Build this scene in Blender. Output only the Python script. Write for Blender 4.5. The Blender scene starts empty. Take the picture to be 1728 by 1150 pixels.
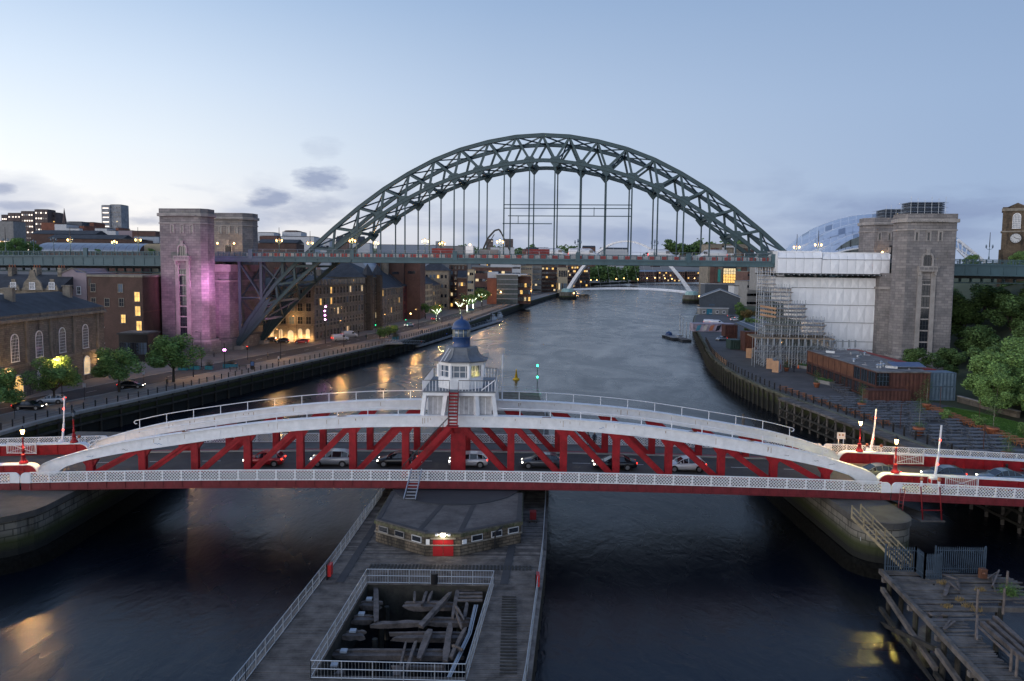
import bpy, math, random
from mathutils import Vector, Matrix
random.seed(7)
SC = bpy.context.scene
COL = SC.collection
rad = math.radians
# ------------------------------------------------------------------ camera
FPX, CXP, CYP, TH, ROLL, EYE = 1280., 864., 552., math.atan(1280/16500.), .0115, 27.5
cd = bpy.data.cameras.new('camera'); cam = bpy.data.objects.new('camera', cd); COL.objects.link(cam)
cd.sensor_width = 36; cd.lens = FPX/1728*36; cd.shift_y = -23/1728; cd.clip_start = 1; cd.clip_end = 30000
cam.matrix_world = Matrix.Translation((0, 0, EYE)) @ Matrix.Rotation(math.pi/2-TH, 4, 'X') @ Matrix.Rotation(ROLL, 4, 'Z')
SC.camera = cam
SC.view_settings.view_transform = 'Standard'; SC.view_settings.look = 'None'
SC.view_settings.gamma = 1; SC.view_settings.exposure = .38; SC.view_settings.use_curve_mapping = False
# surveying helpers: where the sight line through a photo point meets a level plane / an upright plane
def ray(x, y):
    u = (x-CXP)/FPX; v = -(y-CYP)/FPX
    a = u*math.cos(ROLL)-v*math.sin(ROLL); b = u*math.sin(ROLL)+v*math.cos(ROLL)
    return Vector((a, math.cos(TH)+b*math.sin(TH), -math.sin(TH)+b*math.cos(TH)))
def PZ(x, y, z):
    r = ray(x, y); return Vector((0, 0, EYE))+r*((z-EYE)/r.z)
def PY(x, y, Y):
    r = ray(x, y); return Vector((0, 0, EYE))+r*(Y/r.y)
# ------------------------------------------------------------------ world
W = bpy.data.worlds.new('World'); SC.world = W; W.use_nodes = True
nt = W.node_tree; N = nt.nodes; L = nt.links
for n in list(N): N.remove(n)
def nd(t, tree=None, **k):
    n = (tree or nt).nodes.new(t)
    for a, b in k.items(): setattr(n, a, b)
    return n
def math_(op, a, b=None, tree=None, clamp=False):
    t = tree or nt; n = t.nodes.new('ShaderNodeMath'); n.operation = op; n.use_clamp = clamp
    for i, v in enumerate((a, b)):
        if v is None: continue
        if isinstance(v, (int, float)): n.inputs[i].default_value = v
        else: t.links.new(v, n.inputs[i])
    return n.outputs[0]
def ramp_(fac, stops, tree=None, interp='LINEAR'):
    t = tree or nt; n = t.nodes.new('ShaderNodeValToRGB'); n.color_ramp.interpolation = interp
    e = n.color_ramp.elements
    while len(e) > len(stops): e.remove(e[-1])
    while len(e) < len(stops): e.new(.5)
    for el, (p, c) in zip(e, stops):
        el.position = p; el.color = tuple(c)+(1,) if len(c) == 3 else c
    t.links.new(fac, n.inputs[0]); return n.outputs[0]
def mix_(fac, a, b, tree=None, mode='MIX'):
    t = tree or nt; n = t.nodes.new('ShaderNodeMix'); n.data_type = 'RGBA'; n.blend_type = mode
    for s, v in ((n.inputs[0], fac), (n.inputs[6], a), (n.inputs[7], b)):
        if isinstance(v, (int, float)): s.default_value = v
        elif isinstance(v, (tuple, list)): s.default_value = tuple(v)+(1,) if len(v) == 3 else v
        else: t.links.new(v, s)
    return n.outputs[2]
def s2l(*c):
    return tuple(((v/255+.055)/1.055)**2.4 if v > 10 else v/255/12.92 for v in c)
tc = nd('ShaderNodeTexCoord'); sp = nd('ShaderNodeSeparateXYZ'); L.new(tc.outputs['Generated'], sp.inputs[0])
X_, Y_, Z_ = sp.outputs
el = math_('ABSOLUTE', math_('MULTIPLY', Z_, 1.0))
# the sun has set to the left and behind the camera (north west); the sky is paler there
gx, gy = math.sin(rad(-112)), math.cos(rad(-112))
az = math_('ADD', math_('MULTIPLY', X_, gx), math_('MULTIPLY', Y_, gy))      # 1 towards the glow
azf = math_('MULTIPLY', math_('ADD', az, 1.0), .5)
low_l = ramp_(el, [(0, s2l(242, 231, 218)), (.06, s2l(239, 235, 230)), (.14, s2l(222, 229, 234)), (.22, s2l(200, 214, 230)), (.32, s2l(164, 187, 215)), (.55, s2l(124, 152, 192)), (1, s2l(88, 114, 162))])
low_r = ramp_(el, [(0, s2l(146, 160, 185)), (.08, s2l(140, 160, 189)), (.20, s2l(135, 157, 188)), (.35, s2l(120, 144, 178)), (.6, s2l(94, 121, 165)), (1, s2l(78, 103, 150))])
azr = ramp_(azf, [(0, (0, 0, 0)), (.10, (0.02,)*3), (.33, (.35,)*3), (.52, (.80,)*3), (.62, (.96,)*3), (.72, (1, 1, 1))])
glow = math_('MULTIPLY', ramp_(azf, [(.60, (0,)*3), (1, (1,)*3)]), ramp_(el, [(0, (1,)*3), (.12, (.8,)*3), (.45, (.25,)*3), (.9, (0,)*3)]))  # extra brightness added behind the camera, mostly unseen, to light the facing facades
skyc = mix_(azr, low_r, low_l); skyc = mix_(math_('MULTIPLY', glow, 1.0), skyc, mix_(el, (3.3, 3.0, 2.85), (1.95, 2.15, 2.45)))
# clouds: soft low banks, stretched sideways
mp = nd('ShaderNodeMapping'); mp.inputs['Scale'].default_value = (1, 1, 3.2); L.new(tc.outputs['Generated'], mp.inputs[0])
no = nd('ShaderNodeTexNoise'); no.inputs['Scale'].default_value = 5.2; no.inputs['Detail'].default_value = 7; no.inputs['Roughness'].default_value = .52; no.inputs['Distortion'].default_value = .25
L.new(mp.outputs[0], no.inputs['Vector'])
no2 = nd('ShaderNodeTexNoise'); no2.inputs['Scale'].default_value = 2.1; no2.inputs['Detail'].default_value = 3; L.new(mp.outputs[0], no2.inputs['Vector'])
band = ramp_(el, [(0, (1,)*3), (.075, (.85,)*3), (.135, (.30,)*3), (.24, (.0,)*3), (1, (0,)*3)])
nn = math_('ADD', math_('MULTIPLY', no.outputs[0], .75), math_('MULTIPLY', no2.outputs[0], .3))
cl = math_('MULTIPLY', math_('SUBTRACT', math_('ADD', nn, math_('MULTIPLY', band, .24)), .675), 6.0, clamp=True)
cl = math_('MULTIPLY', cl, math_('MULTIPLY', band, 1.5, clamp=True), clamp=True)
cloudc = mix_(azr, s2l(122, 138, 170), s2l(158, 169, 192))
n3 = nd('ShaderNodeTexNoise'); n3.inputs['Scale'].default_value = 26; n3.inputs['Detail'].default_value = 10; n3.inputs['Roughness'].default_value = .62; L.new(mp.outputs[0], n3.inputs['Vector'])
yy = math_('MAXIMUM', Y_, .05); gxx = math_('DIVIDE', X_, yy); gzz = math_('DIVIDE', Z_, yy); puff = None
for px, py, a_, b_, s_ in ((540, 302, 50, 24, .9), (455, 337, 42, 19, .85), (528, 352, 62, 30, .5), (492, 362, 60, 18, .4), (905, 333, 60, 34, .35), (5, 318, 26, 12, .7), (40, 348, 70, 10, .6), (545, 250, 40, 20, .2), (240, 372, 60, 10, .5), (1660, 352, 230, 20, .5), (1400, 372, 160, 16, .32), (1630, 395, 120, 12, .3), (800, 372, 120, 22, .32), (1000, 395, 170, 16, .35), (700, 350, 60, 10, .25), (1150, 405, 150, 12, .3)):
    r_ = ray(px, py); dx = math_('DIVIDE', math_('SUBTRACT', gxx, r_.x/r_.y), a_/1280); dz = math_('DIVIDE', math_('SUBTRACT', gzz, r_.z/r_.y), b_/1280)
    v_ = math_('SUBTRACT', math_('ADD', 1.0, math_('MULTIPLY', math_('SUBTRACT', n3.outputs[0], .5), 2.6)), math_('ADD', math_('MULTIPLY', dx, dx), math_('MULTIPLY', dz, dz)))
    v_ = math_('MULTIPLY', math_('MULTIPLY', v_, 1.1, clamp=True), s_); puff = v_ if puff is None else math_('MAXIMUM', puff, v_)
puff = math_('MULTIPLY', puff, math_('GREATER_THAN', Y_, .05))
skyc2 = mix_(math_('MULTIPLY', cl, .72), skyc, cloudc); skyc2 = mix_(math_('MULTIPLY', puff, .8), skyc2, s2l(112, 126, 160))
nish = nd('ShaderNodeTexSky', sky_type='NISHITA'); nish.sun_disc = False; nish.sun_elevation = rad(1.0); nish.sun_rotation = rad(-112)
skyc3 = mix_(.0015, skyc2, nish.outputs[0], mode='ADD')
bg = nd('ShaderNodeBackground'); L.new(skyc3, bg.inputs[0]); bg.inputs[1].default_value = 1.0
wo = nd('ShaderNodeOutputWorld'); L.new(bg.outputs[0], wo.inputs[0])
sd = bpy.data.lights.new('sun', 'SUN'); sd.energy = .30; sd.angle = rad(25); sd.color = (1, .92, .87)
so = bpy.data.objects.new('sun', sd); COL.objects.link(so)
so.rotation_euler = Vector((-gx, -gy, -.16)).to_track_quat('-Z', 'Y').to_euler()
# ------------------------------------------------------------------ materials
MATS = {}
def mat(name, col, rough=.7, metal=0., var=.18, scale=.8, bump=0., bscale=None, spec=.4, dirt=None, island=False, coat=0.):
    m = bpy.data.materials.new(name); m.use_nodes = True; t = m.node_tree
    b = t.nodes['Principled BSDF']; b.inputs['Roughness'].default_value = rough; b.inputs['Metallic'].default_value = metal
    b.inputs['Specular IOR Level'].default_value = spec
    if coat: b.inputs['Coat Weight'].default_value = coat; b.inputs['Coat Roughness'].default_value = .05
    tcn = t.nodes.new('ShaderNodeTexCoord'); c = tuple(col)+(1,)
    n1 = t.nodes.new('ShaderNodeTexNoise'); n1.inputs['Scale'].default_value = scale; n1.inputs['Detail'].default_value = 6
    n1.inputs['Roughness'].default_value = .65; t.links.new(tcn.outputs['Object'], n1.inputs['Vector'])
    hi = tuple(min(1, v*(1+var)) for v in col); lo = tuple(v*(1-var*1.4) for v in col)
    out = ramp_(n1.outputs[0], [(.28, lo), (.72, hi)], t)
    if dirt:
        n2 = t.nodes.new('ShaderNodeTexNoise'); n2.inputs['Scale'].default_value = scale*2.3; n2.inputs['Detail'].default_value = 8; n2.inputs['Roughness'].default_value = .7
        mpn = t.nodes.new('ShaderNodeMapping'); mpn.inputs['Scale'].default_value = (1, 1, .25); mpn.inputs['Location'].default_value = (5, 3, 1)
        t.links.new(tcn.outputs['Object'], mpn.inputs[0]); t.links.new(mpn.outputs[0], n2.inputs['Vector'])
        f = ramp_(n2.outputs[0], [(dirt[1], (0,)*3), (dirt[1]+.14, (1,)*3)], t)
        out = mix_(f, out, dirt[0], t)
    if island:
        gi = t.nodes.new('ShaderNodeNewGeometry')
        f = ramp_(gi.outputs['Random Per Island'], [(0, (1-island,)*3), (1, (1+island,)*3)], t)
        out = mix_(1.0, out, f, t, 'MULTIPLY')
    t.links.new(out, b.inputs['Base Color'])
    if bump:
        bn = t.nodes.new('ShaderNodeBump'); bn.inputs['Strength'].default_value = bump; bn.inputs['Distance'].default_value = .05
        n3 = t.nodes.new('ShaderNodeTexNoise'); n3.inputs['Scale'].default_value = bscale or scale*6; n3.inputs['Detail'].default_value = 5
        t.links.new(tcn.outputs['Object'], n3.inputs['Vector']); t.links.new(n3.outputs[0], bn.inputs['Height']); t.links.new(bn.outputs[0], b.inputs['Normal'])
    MATS[name] = m; return m
def wall_mat(name, col, mortar, bw=.6, bh=.3, msize=.02, var=.25, rough=.85, dirt=None, bump=.6, wet=None):
    """courses of blocks that follow every upright face, in metres"""
    m = mat(name, col, rough, var=var, scale=.25, dirt=dirt); t = m.node_tree; b = t.nodes['Principled BSDF']
    g = t.nodes.new('ShaderNodeNewGeometry'); tcn = t.nodes.new('ShaderNodeTexCoord')
    cr = t.nodes.new('ShaderNodeVectorMath'); cr.operation = 'CROSS_PRODUCT'; t.links.new(g.outputs['True Normal'], cr.inputs[0]); cr.inputs[1].default_value = (0, 0, 1)
    nm = t.nodes.new('ShaderNodeVectorMath'); nm.operation = 'NORMALIZE'; t.links.new(cr.outputs[0], nm.inputs[0])
    dt = t.nodes.new('ShaderNodeVectorMath'); dt.operation = 'DOT_PRODUCT'; t.links.new(g.outputs['Position'], dt.inputs[0]); t.links.new(nm.outputs[0], dt.inputs[1])
    sx = t.nodes.new('ShaderNodeSeparateXYZ'); t.links.new(g.outputs['Position'], sx.inputs[0])
    cb = t.nodes.new('ShaderNodeCombineXYZ'); t.links.new(dt.outputs['Value'], cb.inputs[0]); t.links.new(sx.outputs[2], cb.inputs[1])
    bt = t.nodes.new('ShaderNodeTexBrick'); t.links.new(cb.outputs[0], bt.inputs['Vector'])
    bt.inputs['Scale'].default_value = 1; bt.inputs['Brick Width'].default_value = bw; bt.inputs['Row Height'].default_value = bh
    bt.inputs['Mortar Size'].default_value = msize; bt.inputs['Mortar Smooth'].default_value = .3; bt.inputs['Bias'].default_value = 0
    bt.inputs['Color1'].default_value = (.78,)*3+(1,); bt.inputs['Color2'].default_value = (1.15, 1.12, 1.08, 1); bt.inputs['Mortar'].default_value = tuple(mortar)+(1,)
    old = b.inputs['Base Color'].links[0].from_socket
    out = mix_(1.0, old, bt.outputs['Color'], t, 'MULTIPLY')
    if wet:   # tide mark: weed and slime below a level
        n2 = t.nodes.new('ShaderNodeTexNoise'); n2.inputs['Scale'].default_value = .9; n2.inputs['Detail'].default_value = 5; t.links.new(g.outputs['Position'], n2.inputs['Vector'])
        zz = math_('ADD', sx.outputs[2], math_('MULTIPLY', n2.outputs[0], 1.3), t)
        f = ramp_(math_('DIVIDE', zz, 10, t), [((wet[0]+.1)/10, (0,)*3), ((wet[0]+.9)/10, (1,)*3)], t)
        f2 = ramp_(math_('DIVIDE', zz, 10, t), [((wet[1]+.1)/10, (0,)*3), ((wet[1]+1.0)/10, (1,)*3)], t)
        out = mix_(f2, (.035, .042, .012), out, t); out = mix_(f, (.010, .011, .009), out, t)
    t.links.new(out, b.inputs['Base Color'])
    bn = t.nodes.new('ShaderNodeBump'); bn.inputs['Strength'].default_value = bump; bn.inputs['Distance'].default_value = .04; bn.invert = True
    t.links.new(bt.outputs['Fac'], bn.inputs['Height']); t.links.new(bn.outputs[0], b.inputs['Normal'])
    return m
def emit(name, col, st):
    m = bpy.data.materials.new(name); m.use_nodes = True; t = m.node_tree; b = t.nodes['Principled BSDF']
    b.inputs['Base Color'].default_value = tuple(c*.5 for c in col)+(1,); b.inputs['Emission Color'].default_value = tuple(col)+(1,); b.inputs['Emission Strength'].default_value = st
    MATS[name] = m; return m
def lit_window(name, col, st):
    m = emit(name, col, st); t = m.node_tree; b = t.nodes['Principled BSDF']; g = t.nodes.new('ShaderNodeNewGeometry')
    n = t.nodes.new('ShaderNodeTexNoise'); n.inputs['Scale'].default_value = .9; t.links.new(g.outputs['Position'], n.inputs['Vector'])
    t.links.new(math_('MULTIPLY', n.outputs[0], st*2, t), b.inputs['Emission Strength']); return m
WHITE = mat('white_paint', (.76, .77, .78), .45, var=.10, scale=1.2, bump=.15, bscale=9, dirt=((.40, .29, .20), .665))
WHITEP = mat('white_pipe_paint', (.72, .73, .75), .45, var=.05)
RED = mat('red_paint', (.30, .012, .018), .5, var=.32, scale=1.1, bump=.25, bscale=8, dirt=((.13, .022, .02), .61), spec=.3)
REDD = mat('faded_red_paint', (.14, .013, .018), .55, var=.35, scale=.9, dirt=((.22, .09, .10), .58))
DRED = mat('dark_red_paint', (.20, .008, .012), .45)
ASPH = mat('asphalt', (.055, .053, .052), .8, var=.25, scale=.5, bump=.2, bscale=14)
FOOT = mat('footway_surface', (.11, .105, .10), .8, var=.2, scale=.6)
KERB = mat('kerb_stone', (.30, .29, .27), .8)
GREEN = mat('green_bridge_paint', (.038, .074, .086), .5, var=.16, scale=.5, dirt=((.15, .09, .06), .70))
GREEND = mat('green_girder_paint', (.060, .114, .134), .5, var=.15, scale=.3, dirt=((.22, .11, .06), .70))
STEELD = mat('dark_steel', (.03, .035, .04), .6)
GALV = mat('galvanised_steel', (.42, .46, .50), .4, metal=.6, var=.1)
BLACK = mat('black_paint', (.012, .012, .014), .4)
LEAD = mat('lead_roof', (.13, .145, .165), .5, var=.25, scale=1.2, dirt=((.28, .29, .29), .64))
BLUE = mat('blue_dome_paint', (.022, .055, .15), .4, var=.2, scale=1.4)
TIMB = mat('weathered_timber', (.112, .100, .090), .85, var=.5, scale=.9, bump=.6, bscale=12, island=.45)
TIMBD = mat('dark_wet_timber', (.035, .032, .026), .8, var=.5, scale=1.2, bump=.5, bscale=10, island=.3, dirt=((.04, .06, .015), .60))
TIMBB = mat('rotten_beam_timber', (.125, .105, .095), .85, var=.45, scale=1.6, bump=.8, bscale=9, island=.3)
GLASSD = mat('dark_window_glass', (.018, .022, .03), .08, var=.3, scale=.3, spec=.8)
mirror_glass = mat('sky_reflecting_glass', (.80, .74, .66), .12, metal=1., var=.1, scale=.05)
GLASSB = mat('pale_window_glass', (.10, .14, .19), .1, spec=.8)
LITW = lit_window('lit_window_glass', (1, .58, .16), .85)
LITP = lit_window('pale_lit_window_glass', (1, .76, .42), .55)
LAMP = emit('warm_lamp_glass', (1, .58, .20), 14)
LAMPW = emit('white_lamp_glass', (1, .90, .72), 22)
LAMPF = emit('sodium_lamp_glass', (1, .55, .18), 6)
REDL = emit('red_signal_lens', (1, .05, .03), 8)
GREENL = emit('green_signal_lens', (.02, 1, .40), 12)
HEADL = emit('headlight_lens', (1, .93, .78), 6)
TAILL = emit('tail_light_lens', (1, .04, .02), 3.5)
PINKL = emit('pink_floodlight_lens', (1, .35, .95), 14)
ARCHL = emit('arch_glow_strip', (1, .72, .55), 1.2)
GRAN = wall_mat('granite_blocks', (.215, .205, .207), (.55,)*3, 1.4, .62, .035, dirt=((.145, .135, .13), .60))
SAND = wall_mat('sandstone_blocks', (.175, .160, .140), (.55,)*3, .9, .34, .035, dirt=((.060, .055, .050), .54))
SANDL = wall_mat('pale_sandstone_blocks', (.27, .235, .185), (.6,)*3, .9, .34, .03, dirt=((.09, .075, .06), .58))
SANDD = wall_mat('sooty_sandstone_blocks', (.085, .07, .055), (.6,)*3, .9, .34, .03, dirt=((.03, .026, .022), .55))
TRIMS = mat('stone_trim', (.21, .188, .155), .85, var=.3, scale=.6, dirt=((.05, .04, .035), .56))
TRIMG = mat('granite_trim', (.30, .28, .265), .85, var=.2, scale=.6, dirt=((.12, .11, .10), .60))
BRICK = wall_mat('red_brick', (.14, .078, .064), (.9, .85, .8), .30, .10, .02)
BRICKD = wall_mat('dark_brick', (.10, .062, .052), (.9, .85, .8), .30, .10, .02, dirt=((.05, .03, .025), .6))
BRICKO = wall_mat('orange_brick', (.22, .088, .058), (.9, .85, .8), .30, .10, .02)
REND = mat('white_render', (.52, .53, .54), .8, var=.1)
RENDP = mat('pink_render', (.30, .245, .27), .8, var=.1, scale=.5)
RENDC = mat('cream_render', (.42, .35, .24), .8, var=.12)
CONC = mat('concrete', (.24, .235, .225), .85, var=.2, scale=.4, dirt=((.12, .11, .10), .62))
SLATE = mat('roof_slate', (.040, .045, .053), .8, var=.35, scale=.5, bump=.4, bscale=7, dirt=((.075, .09, .095), .62))
METR = mat('grey_metal_roof', (.21, .25, .31), .4, metal=.3, var=.15)
METG = mat('grey_cladding', (.075, .088, .105), .55, var=.12)
PAVE = mat('paving', (.20, .175, .15), .85, var=.18, scale=.3, bump=.15, bscale=5)
GRASS = mat('grass_surface', (.08, .17, .03), .9, var=.3, scale=.8, bump=.5, bscale=10)
WALLQ = wall_mat('quay_masonry', (.13, .115, .095), (.5,)*3, 1.5, .7, .04, dirt=((.05, .045, .036), .55), wet=(2.2, 3.3))
WALLP = wall_mat('bridge_pier_masonry', (.17, .16, .135), (.35,)*3, 1.3, .62, .05, dirt=((.055, .05, .04), .52), wet=(2.1, 3.0), bump=1)
LEAF = mat('leaf_green', (.14, .240, .07), .7, var=.3, scale=.35, island=.5, spec=.25)
LEAFD = mat('dark_leaf_green', (.080, .140, .045), .7, var=.35, scale=.25, island=.5, spec=.2)
LEAFO = mat('autumn_leaf', (.16, .11, .03), .7, var=.3, scale=.4, island=.5)
BARK = mat('bark', (.06, .048, .036), .9, var=.3, scale=3)
TERRA = mat('terracotta', (.33, .12, .065), .8, var=.15)
RUST = mat('rusty_container_steel', (.085, .034, .026), .75, var=.35, scale=.7, dirt=((.17, .07, .035), .60))
RUSTO = mat('orange_rusty_panel', (.135, .058, .032), .75, var=.35, scale=.6, dirt=((.09, .04, .03), .6))
CONTR = mat('red_container_paint', (.25, .028, .022), .6, var=.2)
CONTB = mat('blue_grey_container_paint', (.12, .18, .24), .55, var=.2, dirt=((.05, .07, .1), .6))
ROOFD = mat('dirty_felt_roof', (.17, .165, .16), .8, var=.5, scale=.5, dirt=((.32, .34, .37), .58))
SHEET = mat('white_scaffold_sheeting', (.80, .82, .85), .45, var=.06, scale=.3, bump=.9, bscale=.9)
ORNG = mat('orange_table_wood', (.34, .13, .05), .7, var=.2)
GREYT = mat('grey_table_wood', (.13, .14, .155), .7, var=.25)
TEAL = mat('teal_paint', (.02, .17, .25), .5, var=.3, scale=2)
YEL = mat('yellow_paint', (.55, .36, .02), .5)
SAGE = mat('curved_steel_panel', (.40, .47, .58), .35, metal=.1, var=.12, scale=.12)
SAGEG = mat('curtain_wall_glass', (.05, .085, .10), .1, spec=.9, var=.3)
# ------------------------------------------------------------------ geometry helpers
class MB:
    def __init__(s): s.v = []; s.f = []; s.m = []; s.cm = 0
    def add(s, vs, fs):
        o = len(s.v); s.v += [tuple(v) for v in vs]; s.f += [tuple(i+o for i in f) for f in fs]; s.m += [s.cm]*len(fs); return s
    def box(s, x0, x1, y0, y1, z0, z1):
        return s.add([(x0, y0, z0), (x1, y0, z0), (x1, y1, z0), (x0, y1, z0), (x0, y0, z1), (x1, y0, z1), (x1, y1, z1), (x0, y1, z1)],
                     [(0, 3, 2, 1), (4, 5, 6, 7), (0, 1, 5, 4), (1, 2, 6, 5), (2, 3, 7, 6), (3, 0, 4, 7)])
    def cbox(s, c, d, rz=0):
        ca, sa = math.cos(rz), math.sin(rz); vs = []
        for z in (-1, 1):
            for x, y in ((-1, -1), (1, -1), (1, 1), (-1, 1)):
                px, py = x*d[0]/2, y*d[1]/2
                vs.append((c[0]+px*ca-py*sa, c[1]+px*sa+py*ca, c[2]+z*d[2]/2))
        return s.add(vs, [(0, 3, 2, 1), (4, 5, 6, 7), (0, 1, 5, 4), (1, 2, 6, 5), (2, 3, 7, 6), (3, 0, 4, 7)])
    def bar(s, p, q, w, h=None, up=(0, 0, 1)):
        """beam from p to q: w across, h along `up`"""
        p = Vector(p); q = Vector(q); d = (q-p).normalized(); up = Vector(up); h = h or w
        sd_ = d.cross(up)
        if sd_.length < 1e-4: sd_ = d.cross(Vector((0, 1, 0)))
        sd_.normalize(); u = sd_.cross(d).normalized(); vs = []
        for e in (p, q):
            for a, b in ((-1, -1), (1, -1), (1, 1), (-1, 1)): vs.append(e+sd_*(a*w/2)+u*(b*h/2))
        return s.add(vs, [(0, 1, 2, 3), (7, 6, 5, 4), (0, 4, 5, 1), (1, 5, 6, 2), (2, 6, 7, 3), (3, 7, 4, 0)])
    def rough(s, p, q, w, h, sg=5, j=.12):
        p = Vector(p); q = Vector(q); d = (q-p).normalized(); sd_ = d.cross(Vector((0, 0, 1))).normalized(); u = sd_.cross(d); o = len(s.v)
        for i in range(sg+1):
            f = i/sg; e = p.lerp(q, f)+sd_*random.uniform(-j, j)*w*.3; k = random.uniform(.55, .85) if i in (0, sg) else random.uniform(.85, 1.1)
            for a, b in ((-1, -1), (1, -1), (1, 1), (-1, 1)): s.v.append(tuple(e+sd_*a*w/2*k*random.uniform(1-j, 1+j)+u*b*h/2*k*random.uniform(1-j, 1+j)+d*(random.uniform(-.5, .5)*w if i in (0, sg) else 0)))
        for i in range(sg): s.f += [tuple(o+4*i+x for x in (a, (a+1) % 4, 4+(a+1) % 4, 4+a)) for a in range(4)]
        s.f += [(o+3, o+2, o+1, o), tuple(o+4*sg+x for x in range(4))]; s.m += [0]*(4*sg+2); return s
    def cyl(s, p, q, r0, r1=None, n=8, cap=True):
        p = Vector(p); q = Vector(q); d = (q-p).normalized(); r1 = r0 if r1 is None else r1
        a = d.cross(Vector((0, 0, 1)));  a = Vector((1, 0, 0)) if a.length < 1e-4 else a.normalized(); b = d.cross(a); vs = []
        for e, r in ((p, r0), (q, r1)):
            for i in range(n):
                t = 2*math.pi*i/n; vs.append(e+(a*math.cos(t)+b*math.sin(t))*r)
        fs = [(i, (i+1) % n, n+(i+1) % n, n+i) for i in range(n)]
        if cap: fs += [tuple(range(n-1, -1, -1)), tuple(range(n, 2*n))]
        return s.add(vs, fs)
    def lathe(s, prof, c=(0, 0, 0), n=16, ph=0):
        vs = []; k = len(prof)
        for r, z in prof:
            for i in range(n):
                t = 2*math.pi*i/n+ph; vs.append((c[0]+r*math.cos(t), c[1]+r*math.sin(t), c[2]+z))
        fs = [(j*n+i, j*n+(i+1) % n, (j+1)*n+(i+1) % n, (j+1)*n+i) for j in range(k-1) for i in range(n)]
        fs += [tuple(range(n-1, -1, -1)), tuple(range((k-1)*n, k*n))]
        return s.add(vs, fs)
    def prism(s, poly, z0, z1):
        """upright prism over an xy polygon (counter-clockwise); z1 may be a list"""
        n = len(poly); t = z1 if isinstance(z1, (list, tuple)) else [z1]*n
        vs = [(p[0], p[1], z0) for p in poly]+[(p[0], p[1], t[i]) for i, p in enumerate(poly)]
        return s.add(vs, [tuple(range(n-1, -1, -1)), tuple(range(n, 2*n))]+[(i, (i+1) % n, n+(i+1) % n, n+i) for i in range(n)])
    def slab_xz(s, poly, y0, y1):
        n = len(poly); vs = [(p[0], y0, p[1]) for p in poly]+[(p[0], y1, p[1]) for p in poly]
        return s.add(vs, [tuple(range(n)), tuple(range(2*n-1, n-1, -1))]+[(i, n+i, n+(i+1) % n, (i+1) % n) for i in range(n)])
    def tube(s, pts, r, n=6):
        for a, b in zip(pts[:-1], pts[1:]): s.cyl(a, b, r, r, n)
        return s
    def mesh(s, name, mats, smooth=False):
        me = bpy.data.meshes.new(name); me.from_pydata(s.v, [], s.f)
        for m in (mats if isinstance(mats, (list, tuple)) else [mats]): me.materials.append(m)
        if any(s.m): me.polygons.foreach_set('material_index', s.m)
        if smooth: me.polygons.foreach_set('use_smooth', [True]*len(s.f))
        me.update(); return me
def obj(name, me, parent=None, loc=(0, 0, 0), rz=0, scale=None, label=None, kind=None):
    o = bpy.data.objects.new(name, me); COL.objects.link(o); o.location = loc
    if isinstance(rz, (int, float)): o.rotation_euler = (0, 0, rz)
    else: o.rotation_euler = rz
    if scale is not None: o.scale = (scale,)*3 if isinstance(scale, (int, float)) else scale
    if parent: o.parent = parent
    if label: o['label'] = label
    if kind: o['kind'] = kind
    return o
def part(name, mb, m, parent, smooth=False, **k): return obj(name, mb.mesh(name, m, smooth), parent, **k)
def thing(name, label, cat, loc=(0, 0, 0), rz=0, group=None, me=None, scale=None):
    o = obj(name, me, None, loc, rz, scale); o['label'] = label; o['category'] = cat
    if group: o['group'] = group
    return o
def struct(name, mb, m, smooth=False): return obj(name, mb.mesh(name, m, smooth), kind='structure')
def dup(root, loc, rz=0, label=None, scale=None, group=None, swap=None):
    def cp(o, parent):
        c = o.copy(); COL.objects.link(c); c.parent = parent
        if swap and c.data and c.data.name.split('.')[0] in swap: c.data = swap[c.data.name.split('.')[0]]
        for ch in KIDS.get(o.name, ()): cp(ch, c)
        return c
    if root.name not in CACHED:
        CACHED.add(root.name)
        st = [root]
        allk = {}
        for o in COL.objects:
            if o.parent: allk.setdefault(o.parent.name, []).append(o)
        while st:
            q = st.pop(); KIDS[q.name] = allk.get(q.name, []); st += KIDS[q.name]
    r = cp(root, None); r.location = loc; r.rotation_euler = (0, 0, rz) if isinstance(rz, (int, float)) else rz
    if scale is not None: r.scale = (scale,)*3 if isinstance(scale, (int, float)) else scale
    if label: r['label'] = label
    if group: r['group'] = group
    return r
ONES = 'first second third fourth fifth sixth seventh eighth ninth tenth eleventh twelfth thirteenth fourteenth fifteenth sixteenth seventeenth eighteenth nineteenth'.split()
def nth(i):
    i += 1
    if i < 20: return ONES[i-1]
    t = i//10-2
    return ('twentieth', 'thirtieth', 'fortieth')[t] if i % 10 == 0 else ('twenty', 'thirty', 'forty')[t]+' '+ONES[i % 10-1]
KIDS = {}; CACHED = set()
def light(name, loc, col, power, r=.15, spot=None, aim=None, parent=None, blend=.6):
    d = bpy.data.lights.new(name, 'SPOT' if spot else 'POINT'); d.color = col; d.energy = power; d.shadow_soft_size = r
    if spot: d.spot_size = rad(spot); d.spot_blend = blend
    o = bpy.data.objects.new(name, d); COL.objects.link(o); o.location = loc
    if aim is not None: o.rotation_euler = (Vector(aim)-Vector(loc)).to_track_quat('-Z', 'Y').to_euler()
    if parent: o.parent = parent
    return o
WARM = (1, .55, .20)
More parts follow.
